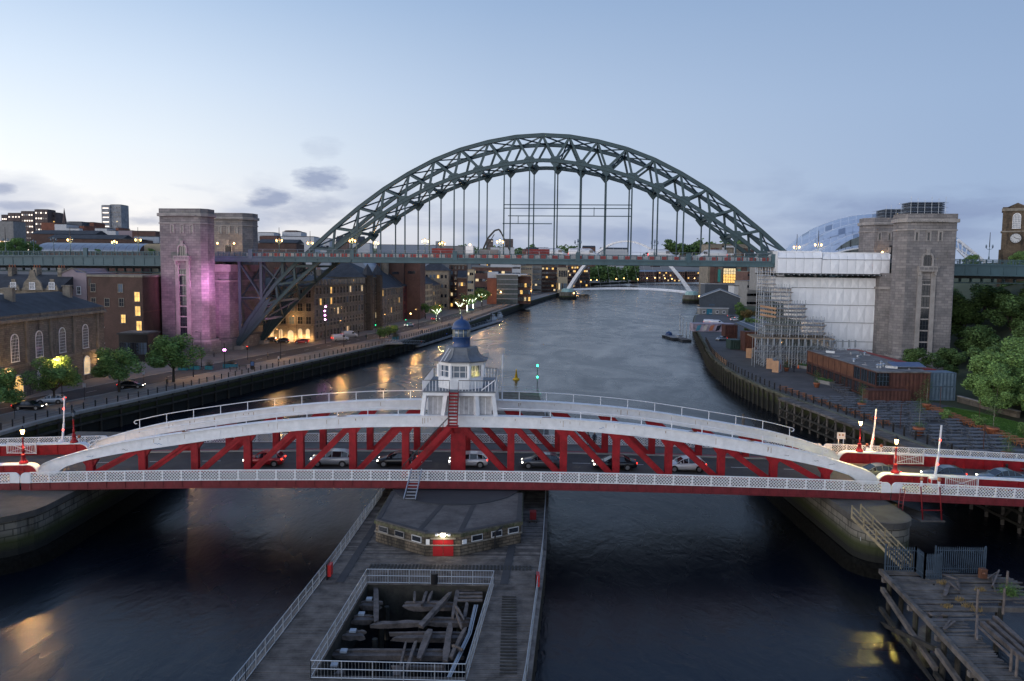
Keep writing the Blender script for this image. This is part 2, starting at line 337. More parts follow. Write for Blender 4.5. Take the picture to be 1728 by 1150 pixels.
# ------------------------------------------------------------------ water
def water_mat():
    m = bpy.data.materials.new('river_water'); m.use_nodes = True; t = m.node_tree; b = t.nodes['Principled BSDF']
    b.inputs['Base Color'].default_value = (.002, .004, .008, 1); b.inputs['IOR'].default_value = 1.36; b.inputs['Specular Tint'].default_value = (.62, .81, 1, 1); b.inputs['Roughness'].default_value = .14
    g = t.nodes.new('ShaderNodeNewGeometry')
    def noise(sc, rot, st, det, dist=0):
        mp = t.nodes.new('ShaderNodeMapping'); mp.inputs['Scale'].default_value = st; mp.inputs['Rotation'].default_value = (0, 0, rad(rot))
        t.links.new(g.outputs['Position'], mp.inputs[0]); n = t.nodes.new('ShaderNodeTexNoise'); n.inputs['Scale'].default_value = sc
        n.inputs['Detail'].default_value = det; n.inputs['Roughness'].default_value = .6; n.inputs['Distortion'].default_value = dist
        t.links.new(mp.outputs[0], n.inputs['Vector']); return n.outputs[0]
    a = noise(.55, 18, (1, .5, 1), 4, .6); c = noise(.07, -12, (1, .5, 1), 4, 1.2); e = noise(1.9, 30, (1, .5, 1), 3)
    h = math_('ADD', math_('MULTIPLY', a, .34, t), math_('ADD', math_('MULTIPLY', c, .55, t), math_('MULTIPLY', e, .12, t), t), t)
    bn = t.nodes.new('ShaderNodeBump'); bn.inputs['Strength'].default_value = .42; bn.inputs['Distance'].default_value = .5
    t.links.new(h, bn.inputs['Height']); t.links.new(bn.outputs[0], b.inputs['Normal'])
    rr = ramp_(c, [(.3, (.20,)*3), (.7, (.33,)*3)], t); t.links.new(rr, b.inputs['Roughness'])
    return m
WATER = water_mat()
struct('river', MB().add([(-700, -60, 0), (2500, -60, 0), (2500, 4200, 0), (-700, 4200, 0)], [(0, 1, 2, 3)]), WATER)
# ------------------------------------------------------------------ land on both banks
QL = [(-70.5, 60), (-70.5, 103), (-69.1, 116.4), (-64.4, 133.1), (-56.1, 165.1), (-48, 194.8), (-38.1, 231.5), (-29, 275), (-17.7, 340), (-6, 430), (14, 560), (47.4, 760), (95, 1050), (134, 1273), (298, 1626), (480, 1839), (808, 2438), (1300, 3400)]
QR = [(57, 60), (56.5, 80), (55.9, 98.5), (55, 108.9), (53.4, 125.8), (51.6, 140), (50.6, 158), (51.5, 182), (55.5, 212), (62, 244), (73, 300), (86, 358), (112, 455), (150, 590), (164, 684), (215, 860), (330, 1150), (560, 1500), (800, 1700), (1200, 2300), (1700, 3200)]
def offs(line, d):
    out = []
    for i, p in enumerate(line):
        a = line[max(0, i-1)]; b = line[min(len(line)-1, i+1)]; t = Vector((b[0]-a[0], b[1]-a[1])).normalized(); out.append((p[0]-t.y*d, p[1]+t.x*d))
    return out
def smooth_line(l, k=3):
    out = []
    for i in range(len(l)-1):
        p0 = Vector(l[max(0, i-1)]); p1 = Vector(l[i]); p2 = Vector(l[i+1]); p3 = Vector(l[min(len(l)-1, i+2)])
        for j in range(k):
            t = j/k; out.append(tuple(.5*((2*p1)+(p2-p0)*t+(2*p0-5*p1+4*p2-p3)*t*t+(3*p1-p0-3*p2+p3)*t**3)))
    out.append(tuple(l[-1])); return out
QLs = smooth_line(QL); QRs = smooth_line(QR)
def hill(seed, x, y):
    return 5*math.sin(x*.011+seed)+4*math.sin(y*.013+2*seed)+3*math.sin((x+y)*.023)
def land(name, line, side, prof, zq, m):
    mb = MB(); rows = []
    for d, h in prof:
        o = offs(line, d*side)
        rows.append([(p[0], p[1], h+(hill(side, p[0], p[1])*min(1, max(0, (h-10)/25)))) for p in o])
    n = len(line); vs = [p for r_ in rows for p in r_]; fs = []
    for j in range(len(rows)-1):
        for i in range(n-1):
            q = (j*n+i, j*n+i+1, (j+1)*n+i+1, (j+1)*n+i); fs.append(q if side < 0 else q[::-1])
    mb.add(vs, fs); return struct(name, mb, m, True)
TURF = mat('rough_ground', (.06, .072, .035), .9, var=.4, scale=.03)
land('north_bank_ground', QLs, 1, [(.1, 4), (30, 4), (60, 4.2), (95, 5), (130, 12), (220, 25), (420, 36), (800, 44), (1600, 50), (3200, 60)], 4, PAVE)
land('south_bank_ground', QRs, -1, [(.1, 4.2), (22, 4.2), (44, 4.3), (60, 5.5), (85, 20), (110, 26), (200, 30), (420, 36), (900, 46), (2000, 60), (3500, 70)], 4.2, TURF)
# distant hills closing the valley
mb = MB(); pts = []; nx = 60
for j, (dy, hh) in enumerate([(0, 2), (260, 26), (700, 44), (1500, 62), (2600, 74), (4200, 70)]):
    for i in range(nx):
        x = -4200+i*160+dy*.1; y = 2700+dy-.00006*x*x*.4
        pts.append((x, y, hh+(9*math.sin(x*.0041+j)+6*math.sin(x*.0093+2*j)+4*math.sin(x*.021))*(j > 0)))
mb.add(pts, [(j*nx+i, j*nx+i+1, (j+1)*nx+i+1, (j+1)*nx+i) for j in range(5) for i in range(nx-1)])
struct('distant_hills', mb, mat('distant_hillside', (.055, .07, .05), .95, var=.4, scale=.006), True)
def strip(name, line, d0, d1, z, m, i0=0, i1=None, kind='structure'):
    a = offs(line, d0)[i0:i1]; b = offs(line, d1)[i0:i1]; n = len(a)
    mb = MB().add([(p[0], p[1], z) for p in a]+[(p[0], p[1], z) for p in b], [(i, i+1, n+i+1, n+i)[::(-1 if d1 < d0 else 1)] for i in range(n-1)])
    return obj(name, mb.mesh(name, m), kind=kind)
NR = len(QLs)
strip('quayside_road', QLs, 9.2, 17.6, 4.03, ASPH, 0, 34)
mk = MB()
for i in range(0, 30):
    a = Vector(offs(QLs, 13.4)[i]); b = Vector(offs(QLs, 13.4)[i+1]); ln = (b-a).length; k = max(1, int(ln/6))
    for j in range(k):
        p = a+(b-a)*(j/k); q = p+(b-a).normalized()*2.4; mk.bar((*p, 4.036), (*q, 4.036), .14, .004)
MARK = mat('road_marking_white', (.6, .6, .58), .6, var=.1)
struct('road_markings', mk, MARK)
for nm, d in (('kerb_line', 9.05), ('kerb_line', 17.75)):
    kb = MB(); o = offs(QLs, d)
    for i in range(0, 33): kb.bar((*o[i], 4.06), (*o[i+1], 4.06), .22, .12)
    struct(nm, kb, KERB)
strip('terrace_paving', QRs, -.4, -24, 4.235, mat('terrace_asphalt', (.085, .082, .082), .8, var=.3, scale=.25, bump=.2, bscale=8), 0, 36)
# ------------------------------------------------------------------ quay walls
def quay_wall(name, label, line, side, ztop, i0, i1, mcap):
    t = thing(name, label, 'quay wall'); w = MB(); cp = MB(); o1 = offs(line, side*.6)
    n = i1-i0; vs = []
    for i in range(i0, i1):
        p = line[i]; vs += [(p[0], p[1], -3), (p[0], p[1], ztop-.35), (o1[i][0], o1[i][1], ztop-.35), (o1[i][0], o1[i][1], -3)]
    fs = []
    for i in range(n-1):
        for a, b in ((0, 1), (1, 2), (2, 3)):
            q = (4*i+a, 4*i+b, 4*i+4+b, 4*i+4+a); fs.append(q if side > 0 else q[::-1])
    w.add(vs, fs); part('wall', w, WALLQ, t)
    oc = offs(line, -side*.18); oc2 = offs(line, side*.75)
    for i in range(i0, i1-1):
        a, b, c, d = oc[i], oc[i+1], oc2[i+1], oc2[i]
        poly = [a, b, c, d]
        if side < 0: poly = poly[::-1]
        poly = poly[::-1] if side > 0 else poly
        z1 = ztop+.10
        # order counter-clockwise
        ar = sum(poly[k][0]*poly[(k+1) % 4][1]-poly[(k+1) % 4][0]*poly[k][1] for k in range(4))
        cp.prism(poly if ar > 0 else poly[::-1], ztop-.35, z1)
    part('coping', cp, mcap, t); return t
NQW = quay_wall('north_quay_wall', 'long stone quay wall below the road on the left bank', QLs, 1, 4, 0, NR-1, KERB)
SQW = quay_wall('south_quay_wall', 'dark quay wall of the right bank curving below the terrace', QRs, -1, 4.2, 0, len(QRs)-1, mat('mossy_coping', (.13, .13, .10), .85, var=.3, dirt=((.06, .09, .03), .55)))
def walk(line, d, s0, s1, step):
    """points every `step` metres along an offset line, from y s0 to y s1"""
    o = offs(line, d); acc = 0; out = []
    for a, b in zip(o[:-1], o[1:]):
        a = Vector(a); b = Vector(b); ln = (b-a).length; tdir = (b-a)/ln
        while acc <= ln:
            p = a+tdir*acc
            if s0 <= p.y <= s1: out.append((p.x, p.y, math.atan2(tdir.y, tdir.x)))
            acc += step
        acc -= ln
    return out
# timber fender piles and walings on the walls
fp = MB().cyl((0, 0, -1.5), (0, 0, 3.7), .19, .17, 7).mesh('fender_pile', TIMBD)
for (x, y, a) in walk(QLs, -.3, 85, 330, 4.2)[:100]: obj('fender_pile', fp, NQW, (x, y, 0))
for z, dd in ((3.2, -.45), (2.0, -.45)):
    wl = MB(); o = offs(QLs, dd)
    for i in range(3, 20): wl.bar((*o[i], z), (*o[i+1], z), .25, .3)
    part('waling', wl, TIMBD, NQW)
fp2 = MB().cyl((0, 0, -1.5), (0, 0, 3.9), .2, .17, 7).box(-.12, .12, -.5, 0, 3.2, 3.45).mesh('fender_pile_tall', TIMBD)
for (x, y, a) in walk(QRs, .35, 140, 420, 2.6)[:150]: obj('fender_pile', fp2, SQW, (x, y, random.uniform(-.3, .3)), a+math.pi/2)
# open timber staging in front of the near right quay
ST = thing('timber_staging', 'open timber staging on tall piles under the edge of the terrace', 'staging')
stg = walk(QRs, 2.3, 66, 139, 2.7)
pm = MB().cyl((0, 0, -1.5), (0, 0, 4.0), .2, .18, 7).mesh('staging_pile', TIMB)
for (x, y, a) in stg:
    obj('pile', pm, ST, (x, y, 0)); part('cross_beam', MB().bar((x-.2, y, 3.75), (x+2.6, y, 3.75), .28, .3), TIMB, ST)
for (p, q) in zip(stg[:-1], stg[1:]):
    part('brace', MB().bar((p[0]-.2, p[1], 3.4), (q[0]-.2, q[1], .6), .16, .22), TIMBD, ST)
for z in (1.0, 2.3): part('waling', MB().bar((stg[0][0]-.25, stg[0][1], z), (stg[len(stg)//2][0]-.25, stg[len(stg)//2][1], z), .2, .28).bar((stg[len(stg)//2][0]-.25, stg[len(stg)//2][1], z), (stg[-1][0]-.25, stg[-1][1], z), .2, .28), TIMBD, ST)
eb = MB()
for p, q in zip(stg[:-1], stg[1:]): eb.bar((p[0]-.25, p[1], 4.1), (q[0]-.25, q[1], 4.1), .4, .35)
part('edge_beam', eb, TIMB, ST)
dk = MB()
for (x, y, a) in walk(QRs, 1.1, 66, 139, .32): dk.cbox((x, y, 4.18), (2.6, .29, .07), random.uniform(-.02, .02))
part('deck_planks', dk, TIMB, ST, kind='stuff')
# ------------------------------------------------------------------ swing bridge
XC, YN, YT1, YT2, YF = -5.4, 73.6, 77.1, 86.5, 90.2
def zt(x): return 7.5-.00037*(x+5)**2
def zd(x): return zt(x)-1.08
SWB = thing('swing_bridge', 'red and white iron swing bridge crossing the river in the foreground', 'bridge')
def lattice_mesh(name, w=1.87, h=1.06, pitch=.31):
    mb = MB(); mb.box(-w/2+.07, w/2-.07, -.03, .03, 0, .07); mb.box(-w/2, w/2, -.07, .07, h-.09, h)
    mb.box(-w/2-.075, -w/2+.075, -.05, .05, 0, h-.09)
    x0, x1, z0, z1 = -w/2+.07, w/2-.07, .05, h-.07
    hh = z1-z0; k = x0-hh
    for sgn in (1, -1):
        k = x0-hh
        while k < x1:
            a, b = max(k, x0), min(k+hh, x1)
            if b-a > .04:
                za, zb = z0+(a-k), z0+(b-k)
                if sgn < 0: p, q = (x0+x1-a, sgn*.012, za), (x0+x1-b, sgn*.012, zb)
                else: p, q = (a, .012, za), (b, .012, zb)
                mb.bar(p, q, .018, .062, up=(0, 0, 1))
            k += pitch
    return mb.mesh(name, WHITE)
LAT = lattice_mesh('lattice_panel')
FPL = MB().box(-.905, .905, -.04, .04, -.66, 0).box(-.97, -.89, -.09, .04, -.66, 0).box(-.935, .935, -.12, .08, -.74, -.66).mesh('fascia_plate', REDD)
def end_panel(x, y, d, zc, par):
    """solid rounded end of a lattice parapet; d = +1 curve on the right"""
    pts = [(0, 0)]
    pts += [(d*.95, 0)] if d > 0 else [(-.95, 0)]
    ar = []
    for i in range(7):
        t = i/6*math.pi/2; ar.append((d*(.5+.45*math.cos(t)), .5+.54*math.sin(t)))
    poly = [(0, 0), (d*.95, 0)]+ar+[(0, 1.04)]
    if d < 0: poly = poly[::-1]
    mb = MB().slab_xz(poly, -.07, .07)
    part('parapet_end', mb, WHITE, par, loc=(x, y, zc))
def side_run(par, y, xa, n, flip=1):
    for i in range(n):
        x = xa+1.87*(i+.5); sl = math.atan((zd(x+.5)-zd(x-.5)))
        obj('lattice_panel', LAT, par, (x, y, zd(x)+.02), (0, -sl, 0)); obj('fascia_plate', FPL, par, (x, y, zd(x)+.0), (0, -sl, 0 if flip > 0 else math.pi))
X0s, X1s = XC-43, XC+43
for y, fl in ((YN, 1), (YF, -1)):
    side_run(SWB, y, X0s+.95, 45, fl)
    end_panel(X0s+.93, y, -1, zd(X0s)+.02, SWB); end_panel(X0s+.95+45*1.87, y, 1, zd(X1s)+.02, SWB)
    part('fascia_plate', MB().box(X0s+.02, X0s+.92, y-.045, y+.045, zd(X0s)-.72, zd(X0s)+.0), REDD, SWB); part('fascia_plate', MB().box(X0s+.97+45*1.87, X1s+.02, y-.045, y+.045, zd(X1s)-.72, zd(X1s)), REDD, SWB)
def deck_strip(xa, xb, ya, yb, dz0, dz1, n=14):
    mb = MB()
    for i in range(n):
        a = xa+(xb-xa)*i/n; b = xa+(xb-xa)*(i+1)/n
        mb.add([(a, ya, zd(a)+dz0), (b, ya, zd(b)+dz0), (b, yb, zd(b)+dz0), (a, yb, zd(a)+dz0), (a, ya, zd(a)+dz1), (b, ya, zd(b)+dz1), (b, yb, zd(b)+dz1), (a, yb, zd(a)+dz1)],
               [(0, 3, 2, 1), (4, 5, 6, 7), (0, 1, 5, 4), (2, 3, 7, 6)]+([(3, 0, 4, 7)] if i == 0 else [])+([(1, 2, 6, 5)] if i == n-1 else []))
    return mb
part('roadway', deck_strip(X0s, X1s, 77.72, 85.9, -.45, -.12), ASPH, SWB)
part('footway', deck_strip(X0s, X1s, YN+.13, 76.6, -.4, 0), FOOT, SWB); part('footway', deck_strip(X0s, X1s, 86.95, YF-.13, -.4, 0), FOOT, SWB)
part('kerb', deck_strip(X0s, X1s, 77.52, 77.72, -.4, .03), KERB, SWB); part('kerb', deck_strip(X0s, X1s, 85.9, 86.1, -.4, .03), KERB, SWB)
part('main_girder', deck_strip(X0s+4, X1s-4, 76.65, 77.5, -.62, -.02), DRED, SWB); part('main_girder', deck_strip(X0s+4, X1s-4, 86.12, 86.9, -.62, -.02), DRED, SWB)
ln = MB()
for i in range(15): x = X0s+3+i*5.8; ln.bar((x, 81.8, zd(x)-.114), (x+2, 81.8, zd(x+2)-.114), .11, .006)
part('lane_marking', ln, MARK, SWB)
# arched top chords
TOPC = [(0, 12.3), (6, 12.25), (12.6, 12.0), (21, 11.25), (32, 9.62), (36.8, 8.65), (41, 7.45), (42.6, 6.85), (43.2, 6.2)]
LOWC = [(0, 11.25), (6, 11.2), (12.6, 10.95), (21, 10.2), (30, 8.85), (34, 8.2), (36.8, 7.65), (38.6, 7.2), (40.3, 6.65), (41.6, 5.7)]
def interp(tb, d):
    d = abs(d)
    for (a, za), (b, zb) in zip(tb[:-1], tb[1:]):
        if d <= b: return za+(zb-za)*(d-a)/(b-a)
    return tb[-1][1]
def crv(tb, d0, d1, n):   # smooth sampling (cubic through neighbours)
    s = smooth_line(tb, 4); return [p for p in s]
RSTK = mat('tan_rust_streak', (.42, .33, .25), .7, var=.3, scale=4)
TS, LS = crv(TOPC, 0, 0, 0), crv(LOWC, 0, 0, 0)
for yc, nm in ((YT1, 'near'), (YT2, 'far')):
    for sg in (-1, 1):
        ch = MB(); fl = MB()
        m_ = len(LS)
        for i in range(len(TS)-1):
            (a, za), (b, zb) = TS[i], TS[i+1]
            la, lb = (interp(LS, a) if a < 41.6 else 5.6), (interp(LS, b) if b < 41.6 else 5.6)
            if za <= la or zb <= lb: continue
            q = [(XC+sg*a, la), (XC+sg*b, lb), (XC+sg*b, zb), (XC+sg*a, za)]
            ch.slab_xz(q if sg > 0 else q[::-1], yc-.36, yc+.36)
            fl.bar((XC+sg*a, yc, za+.03), (XC+sg*b, yc, zb+.03), 1.0, .07)
            if b < 41: fl.bar((XC+sg*a, yc, la-.02), (XC+sg*b, yc, lb-.02), .9, .05)
        part('top_chord', ch, WHITE, SWB); part('chord_flange', fl, WHITE, SWB)
        for tb, dz in ((TS, -.1), (LS, .1)):
            ea = MB(); k_ = [p for p in tb if p[0] < (41 if dz < 0 else 40)]
            for (a, za), (b, zb) in zip(k_[:-1], k_[1:]): ea.bar((XC+sg*a, yc-.375, za+dz), (XC+sg*b, yc-.375, zb+dz), .03, .15)
            part('edge_angle', ea, WHITE, SWB)
        for i in range(16):
            d = random.uniform(1, 38); zz = interp(TS, d)-.12; hh = random.uniform(.2, .7); part('rust_streak', MB().box(XC+sg*d, XC+sg*d+random.uniform(.03, .09), yc-.364, yc-.355, zz-hh, zz), RSTK, SWB)
        for k in range(14):   # riveted cover plates at the joints
            d = 2.7+k*2.72; zt_, zl_ = interp(TS, d), interp(LS, d)
            if zt_-zl_ > .5: part('cover_plate', MB().box(XC+sg*d-.07, XC+sg*d+.07, yc-.385, yc+.385, zl_+.04, zt_-.04), WHITE, SWB)
    for k in range(-7, 8):
        x = XC+k*5.43; w = .72 if k else 1.5; tz = interp(LS, x-XC)-.03
        vm = MB().box(x-w/2, x+w/2, yc-.3, yc-.24, zd(x)-.1, tz).box(x-w/2, x+w/2, yc+.24, yc+.3, zd(x)-.1, tz).box(x-w/2+.06, x-w/2+.14, yc-.24, yc+.24, zd(x)-.1, tz).box(x+w/2-.14, x+w/2-.06, yc-.24, yc+.24, zd(x)-.1, tz)
        for e in range(-1, 2): vm.box(x+e*w*.36-.012, x+e*w*.36+.012, yc-.315, yc-.3, zd(x)-.1, tz)
        part('vertical', vm, RED, SWB)
        if k: part('bracket', MB().slab_xz([(x-.9, tz), (x-.36, tz-.75), (x+.36, tz-.75), (x+.9, tz)], yc-.22, yc+.22), RED, SWB)
    for k in range(0, 7):
        for sg in (-1, 1):
            xa = XC+sg*k*5.43; xb = XC+sg*(k+1)*5.43
            za = interp(LS, xa-XC)-.1; zb = zd(xb)-.05
            dg = MB()
            for dy in (-.27, .27): dg.bar((xa+sg*.5, yc+dy, za), (xb-sg*.42, yc+dy, zb), .05, .6)
            dg.bar((xa+sg*.5, yc, za), (xb-sg*.42, yc, zb), .5, .06)
            for u in (-.24, .24):
                dg.bar((xa+sg*.5+u*.6, yc-.31, za+u*.4), (xb-sg*.42+u*.6, yc-.31, zb+u*.4), .03, .05)
            part('diagonal', dg, RED, SWB)
    # handrail on the chord
    hr = 1.0 if nm == 'far' else .75; hp = []
    ds = [-37.5+i*3.13 for i in range(25)]
    for d in ds:
        if abs(d) < 4.2: continue
        z0 = interp(TS, d)+.06; part('handrail_post', MB().cyl((XC+d, yc, z0), (XC+d, yc, z0+hr), .045, .045, 6), WHITEP, SWB)
    for sg in (-1, 1):
        pts = [Vector((XC+sg*d, yc, interp(TS, d)+.06+hr)) for d in [4.2+i*1.67 for i in range(21)]]
        e = pts[-1]; pts += [e+Vector((sg*.35, 0, -.05)), e+Vector((sg*.55, 0, -.25)), e+Vector((sg*.42, 0, -.45)), e+Vector((sg*.2, 0, -.42))]
        part('handrail', MB().tube(pts, .045, 6), WHITEP, SWB)
# approach spans, one each side
def approach(label, xa, xb, sgn):
    t = thing('approach_span', label, 'bridge span'); n = int(abs(xb-xa)/1.87); x0 = min(xa, xb)
    for y, fl in ((YN, 1), (YF, -1)):
        side_run(t, y, xa+.95 if sgn > 0 else xa-.95-n*1.87, n, fl)
        end_panel(xa+.95 if sgn > 0 else xa-.95, y, -sgn, zd(xa)+.02, t)
        part('fascia_plate', MB().box(min(xa+sgn*.04, xa+sgn*.94), max(xa+sgn*.04, xa+sgn*.94), y-.045, y+.045, zd(xa)-.72, zd(xa)), REDD, t)
    a, b = min(xa, xb), max(xa, xb)
    part('roadway', deck_strip(a, b, 77.72, 85.9, -.45, -.12), ASPH, t)
    part('footway', deck_strip(a, b, YN+.13, 76.6, -.4, 0), FOOT, t); part('footway', deck_strip(a, b, 86.95, YF-.13, -.4, 0), FOOT, t)
    for yc in (YT1, YT2):
        s = deck_strip(a+(1.2 if sgn > 0 else 0), b-(0 if sgn > 0 else 1.2), yc-.25, yc+.25, -.6, 1.0); part('plate_girder', s, RED, t)
        # rounded end next to the swing span, white capping
        xe = xa+sgn*1.2; ar = [(xe-sgn*(.0+1.0*math.sin(i/6*math.pi/2)), zd(xe)+1.0*math.cos(i/6*math.pi/2)) for i in range(7)]
        poly = [(xe, zd(xe)-.6)]+[(xe, zd(xe)+1.0)]+ar[1:]+[(ar[-1][0], zd(xe)-.6)]
        if sgn < 0: poly = poly[::-1]
        part('girder_end', MB().slab_xz(poly[::-1], yc-.25, yc+.25), RED, t)
        cp = deck_strip(a+(1.2 if sgn > 0 else 0), b-(0 if sgn > 0 else 1.2), yc-.42, yc+.42, 1.002, 1.12)
        arc = [(xe-sgn*1.05*math.sin(i/8*math.pi/2), yc, zd(xe)+1.06*math.cos(i/8*math.pi/2)+.0) for i in range(9)]
        for p, q in zip(arc[:-1], arc[1:]): cp.bar(p, q, .84, .1)
        part('capping', cp, WHITE, t)
        for i in range(int((b-a)/2.2)):
            x = a+1.6+i*2.2; part('stiffener', MB().box(x-.04, x+.04, yc-.33, yc+.33, zd(x)-.5, zd(x)+1.0), RED, t)
    return t
APL = approach('left approach span with red plate girders and white lattice parapet', X0s-.12, X0s-32, -1)
APR = approach('right approach span with red plate girders and white lattice parapet', X1s+.12, X1s+44, 1)
# masonry river piers
def river_pier(label, x0, x1, ztop, ynear, nose):
    t = thing('bridge_pier', label, 'bridge pier'); w = (x1-x0)/2; xc = (x0+x1)/2
    def outline(g):
        pts = []
        for i in range(13):
            a = math.pi+i/12*math.pi; pts.append((xc+(w+g)*math.cos(a), ynear+nose+(nose+g)*math.sin(a)))
        return pts+[(x1+g, 100+g), (x0-g, 100+g)]
    part('pier_shaft', MB().prism(outline(0), .6, ztop-.55), WALLP, t)
    part('cap_stone', MB().prism(outline(.12), ztop-.55, ztop), mat('pier_cap', (.085, .08, .072), .85, var=.3, scale=.5, bump=.4) if 'pier_cap' not in MATS else MATS['pier_cap'], t)
    pb = outline(1.9 if x0 < 0 else 1.3); pa = outline(.25); n = len(pa)
    ft = MB(); ft.add([(p[0], p[1], -3) for p in pb]+[(p[0], p[1], .9) for p in outline(.55)]+[(p[0], p[1], 1.25) for p in pa], [(i, (i+1) % n, n+(i+1) % n, n+i) for i in range(n)]+[(n+i, n+(i+1) % n, 2*n+(i+1) % n, 2*n+i) for i in range(n)]+[tuple(range(2*n, 3*n))])
    part('weed_covered_footing', ft, mat('seaweed', (.006, .006, .005), .9, var=.6, scale=3, bump=1, bscale=6, spec=.1), t)
    return t
LP = river_pier('dark rounded stone pier under the left end of the swing bridge', -58, -43.2, 5.02, 63.9, 5)
RP = river_pier('mossy rounded stone pier under the right end of the swing bridge', 31.8, 37.0, 5.02, 66.6, 2.6)
lime_paint = mat('bird_lime', (.5, .5, .48), .8)
for pr, x_list, front_y in ((LP, (-53, -51.5, -50.2, -49.5, -48, -46.8, -46), 69), (RP, (32.3, 33, 33.8, 34.6, 35.3), 69.4)):
    hw = 7.15 if pr is LP else 2.6; xm = -48.85 if pr is LP else 34.4; nose_len = 5 if pr is LP else 2.6
    for i, x in enumerate(x_list):
        y = front_y-nose_len*math.sqrt(max(0, 1-((x-xm)/hw)**2))-.03; z = 2.9+.5*math.sin(i*2.3); part('bird_streak', MB().add([(x-.12, y, z), (x+.1, y, z-.05), (x+.16, y, z+.35+.2*(i % 3)), (x-.2, y, z+.4+.2*(i % 2))], [(0, 1, 2, 3)]), lime_paint, pr)
ink_paint = mat('graffiti_ink', (.03, .03, .05), .6); blue_ink = mat('graffiti_blue', (.10, .22, .40), .6)
for d, drop_z, m_, n_ in ((-34.5, .5, ink_paint, 5), (-38.2, .35, blue_ink, 5), (-31.2, .5, blue_ink, 6), (38.2, .25, ink_paint, 5), (36.6, .45, ink_paint, 4), (33.6, .5, ink_paint, 4), (14.5, .4, blue_ink, 4)):
    z = interp(TOPC, d)-drop_z-.2; tag_line = [(XC+d+i*.16+random.uniform(-.05, .05), 76.72, z-d*abs(d)*0+random.uniform(-.09, .09)) for i in range(n_)]
    part('graffiti', MB().tube(tag_line, .018, 4), m_, SWB)
for d in (-28, -12, 9, 24, 30): part('deck_weeds', MB().rough((XC+d-.4, YT1-.2, interp(TOPC, d)+.12), (XC+d+.5, YT1-.1, interp(TOPC, d)+.12), .12, .08), mat('rust_stain', (.18, .09, .04), .9) if 'rust_stain' not in MATS else MATS['rust_stain'], SWB)
# ladder from parapet gap to the roof below, lamp standards, barriers
LD = thing('access_ladder', 'grey steel ladder stair from the lattice parapet down to the pier building roof', 'ladder')
for dx in (-.55, .55): part('stringer', MB().bar((-9.2+dx*.9, 73.15, 7.7), (-9.5+dx, 70.2, 5.62), .07, .22), GALV, LD); part('handrail', MB().tube([(-9.2+dx*.9, 73.4, 8.4), (-9.2+dx*.9, 73.1, 8.4)], .03), GALV, LD)
for i in range(9):
    f = (i+.5)/9; part('tread', MB().box(-9.9+.25*(1-f)-.02, -9.9+.25*(1-f)+1.0, 73.15-2.95*f-.12, 73.15-2.95*f+.12, 7.5-2.0*f, 7.54-2.0*f), GALV, LD)
# ------------------------------------------------------------------ control cabin on the swing bridge
CX_, CY_ = -5.35, 81.8
CB = thing('control_cabin', 'white octagonal control cabin with lead roof and blue lantern dome above the swing bridge', 'control tower')
pf = 14.9
part('platform', MB().box(CX_-3.75, CX_+3.75, 76.75, 86.9, pf-.18, pf), mat('platform_boards', (.16, .18, .2), .8, var=.3), CB)
part('platform_beam', MB().box(CX_-3.7, CX_+3.7, 76.8, 77.0, pf-.5, pf-.18).box(CX_-3.7, CX_+3.7, 86.6, 86.8, pf-.5, pf-.18), WHITE, CB)
for y in (77.1, 86.5):
    for dx, sp in ((-3.5, -.25), (-1.35, -.3), (1.75, .1), (3.5, .25)):
        part('leg', MB().bar((CX_+dx, y-.05, pf-.5), (CX_+dx+sp, y, 12.36), .42, .4), WHITE, CB)
for (a, b) in ((-3.2, -1.7), (-1.0, 1.5), (2.1, 3.3)):
    part('boarded_panel', MB().box(CX_+a, CX_+b, 77.35, 77.45, 12.4, pf-.6), mat('flaking_board', (.42, .42, .43), .7, var=.25, scale=2, dirt=((.25, .12, .06), .66)), CB)
    k = int((b-a)/.45)
    for i in range(k+1): x = CX_+a+(b-a)*i/k; part('batten', MB().box(x-.03, x+.03, 77.3, 77.35, 12.4, pf-.75), WHITE, CB)
part('engine_housing', MB().box(CX_-3.2, CX_+3.2, 77.6, 86, 12.6, pf-.55), WHITE, CB)
CY_ = 80.1
def octo(r, z, n=8): return [(CX_+r*math.cos(2*math.pi*i/n+math.pi/8), CY_+r*math.sin(2*math.pi*i/n+math.pi/8), z) for i in range(n)]
R8 = 2.5
part('cabin_wall', MB().lathe([(R8, 0), (R8, 1.15)], (CX_, CY_, pf), 8, math.pi/8), WHITE, CB)
part('cabin_frieze', MB().lathe([(R8, 2.45), (R8, 2.83)], (CX_, CY_, pf), 8, math.pi/8), WHITE, CB)
ins = MB().lathe([(R8-.2, 1.15), (R8-.2, 2.47)], (CX_, CY_, pf), 8, math.pi/8); part('glazing', ins, GLASSB, CB)
o1 = octo(R8, pf)
for i in range(8):
    a = Vector(o1[i]); b = Vector(o1[(i+1) % 8]); d = (b-a); L_ = d.length; d.normalize(); nrm = Vector((d.y, -d.x, 0))
    part('corner_post', MB().cyl(a+Vector((0, 0, 1.15)), a+Vector((0, 0, 2.47)), .19, .19, 8), WHITE, CB)
    wf = MB()
    for f in (.18, .5, .82): wf.bar(a+d*L_*f+Vector((0, 0, 1.2))-nrm*.06, a+d*L_*f+Vector((0, 0, 2.45))-nrm*.06, .07)
    for z in (1.2, 1.82, 2.43): wf.bar(a+d*L_*.12+Vector((0, 0, z))-nrm*.06, a+d*L_*.88+Vector((0, 0, z))-nrm*.06, .07)
    part('window_frame', wf, WHITEP, CB)
    for z in (.3, .55, .8): part('weatherboard', MB().bar(a+d*.1+Vector((0, 0, z)), b-d*.1+Vector((0, 0, z)), .06, .2), WHITE, CB)
prof = [(2.98, 2.80), (3.04, 2.92), (2.62, 3.02), (2.25, 3.22), (1.98, 3.52), (1.82, 3.9), (1.76, 4.22), (1.62, 4.27)]
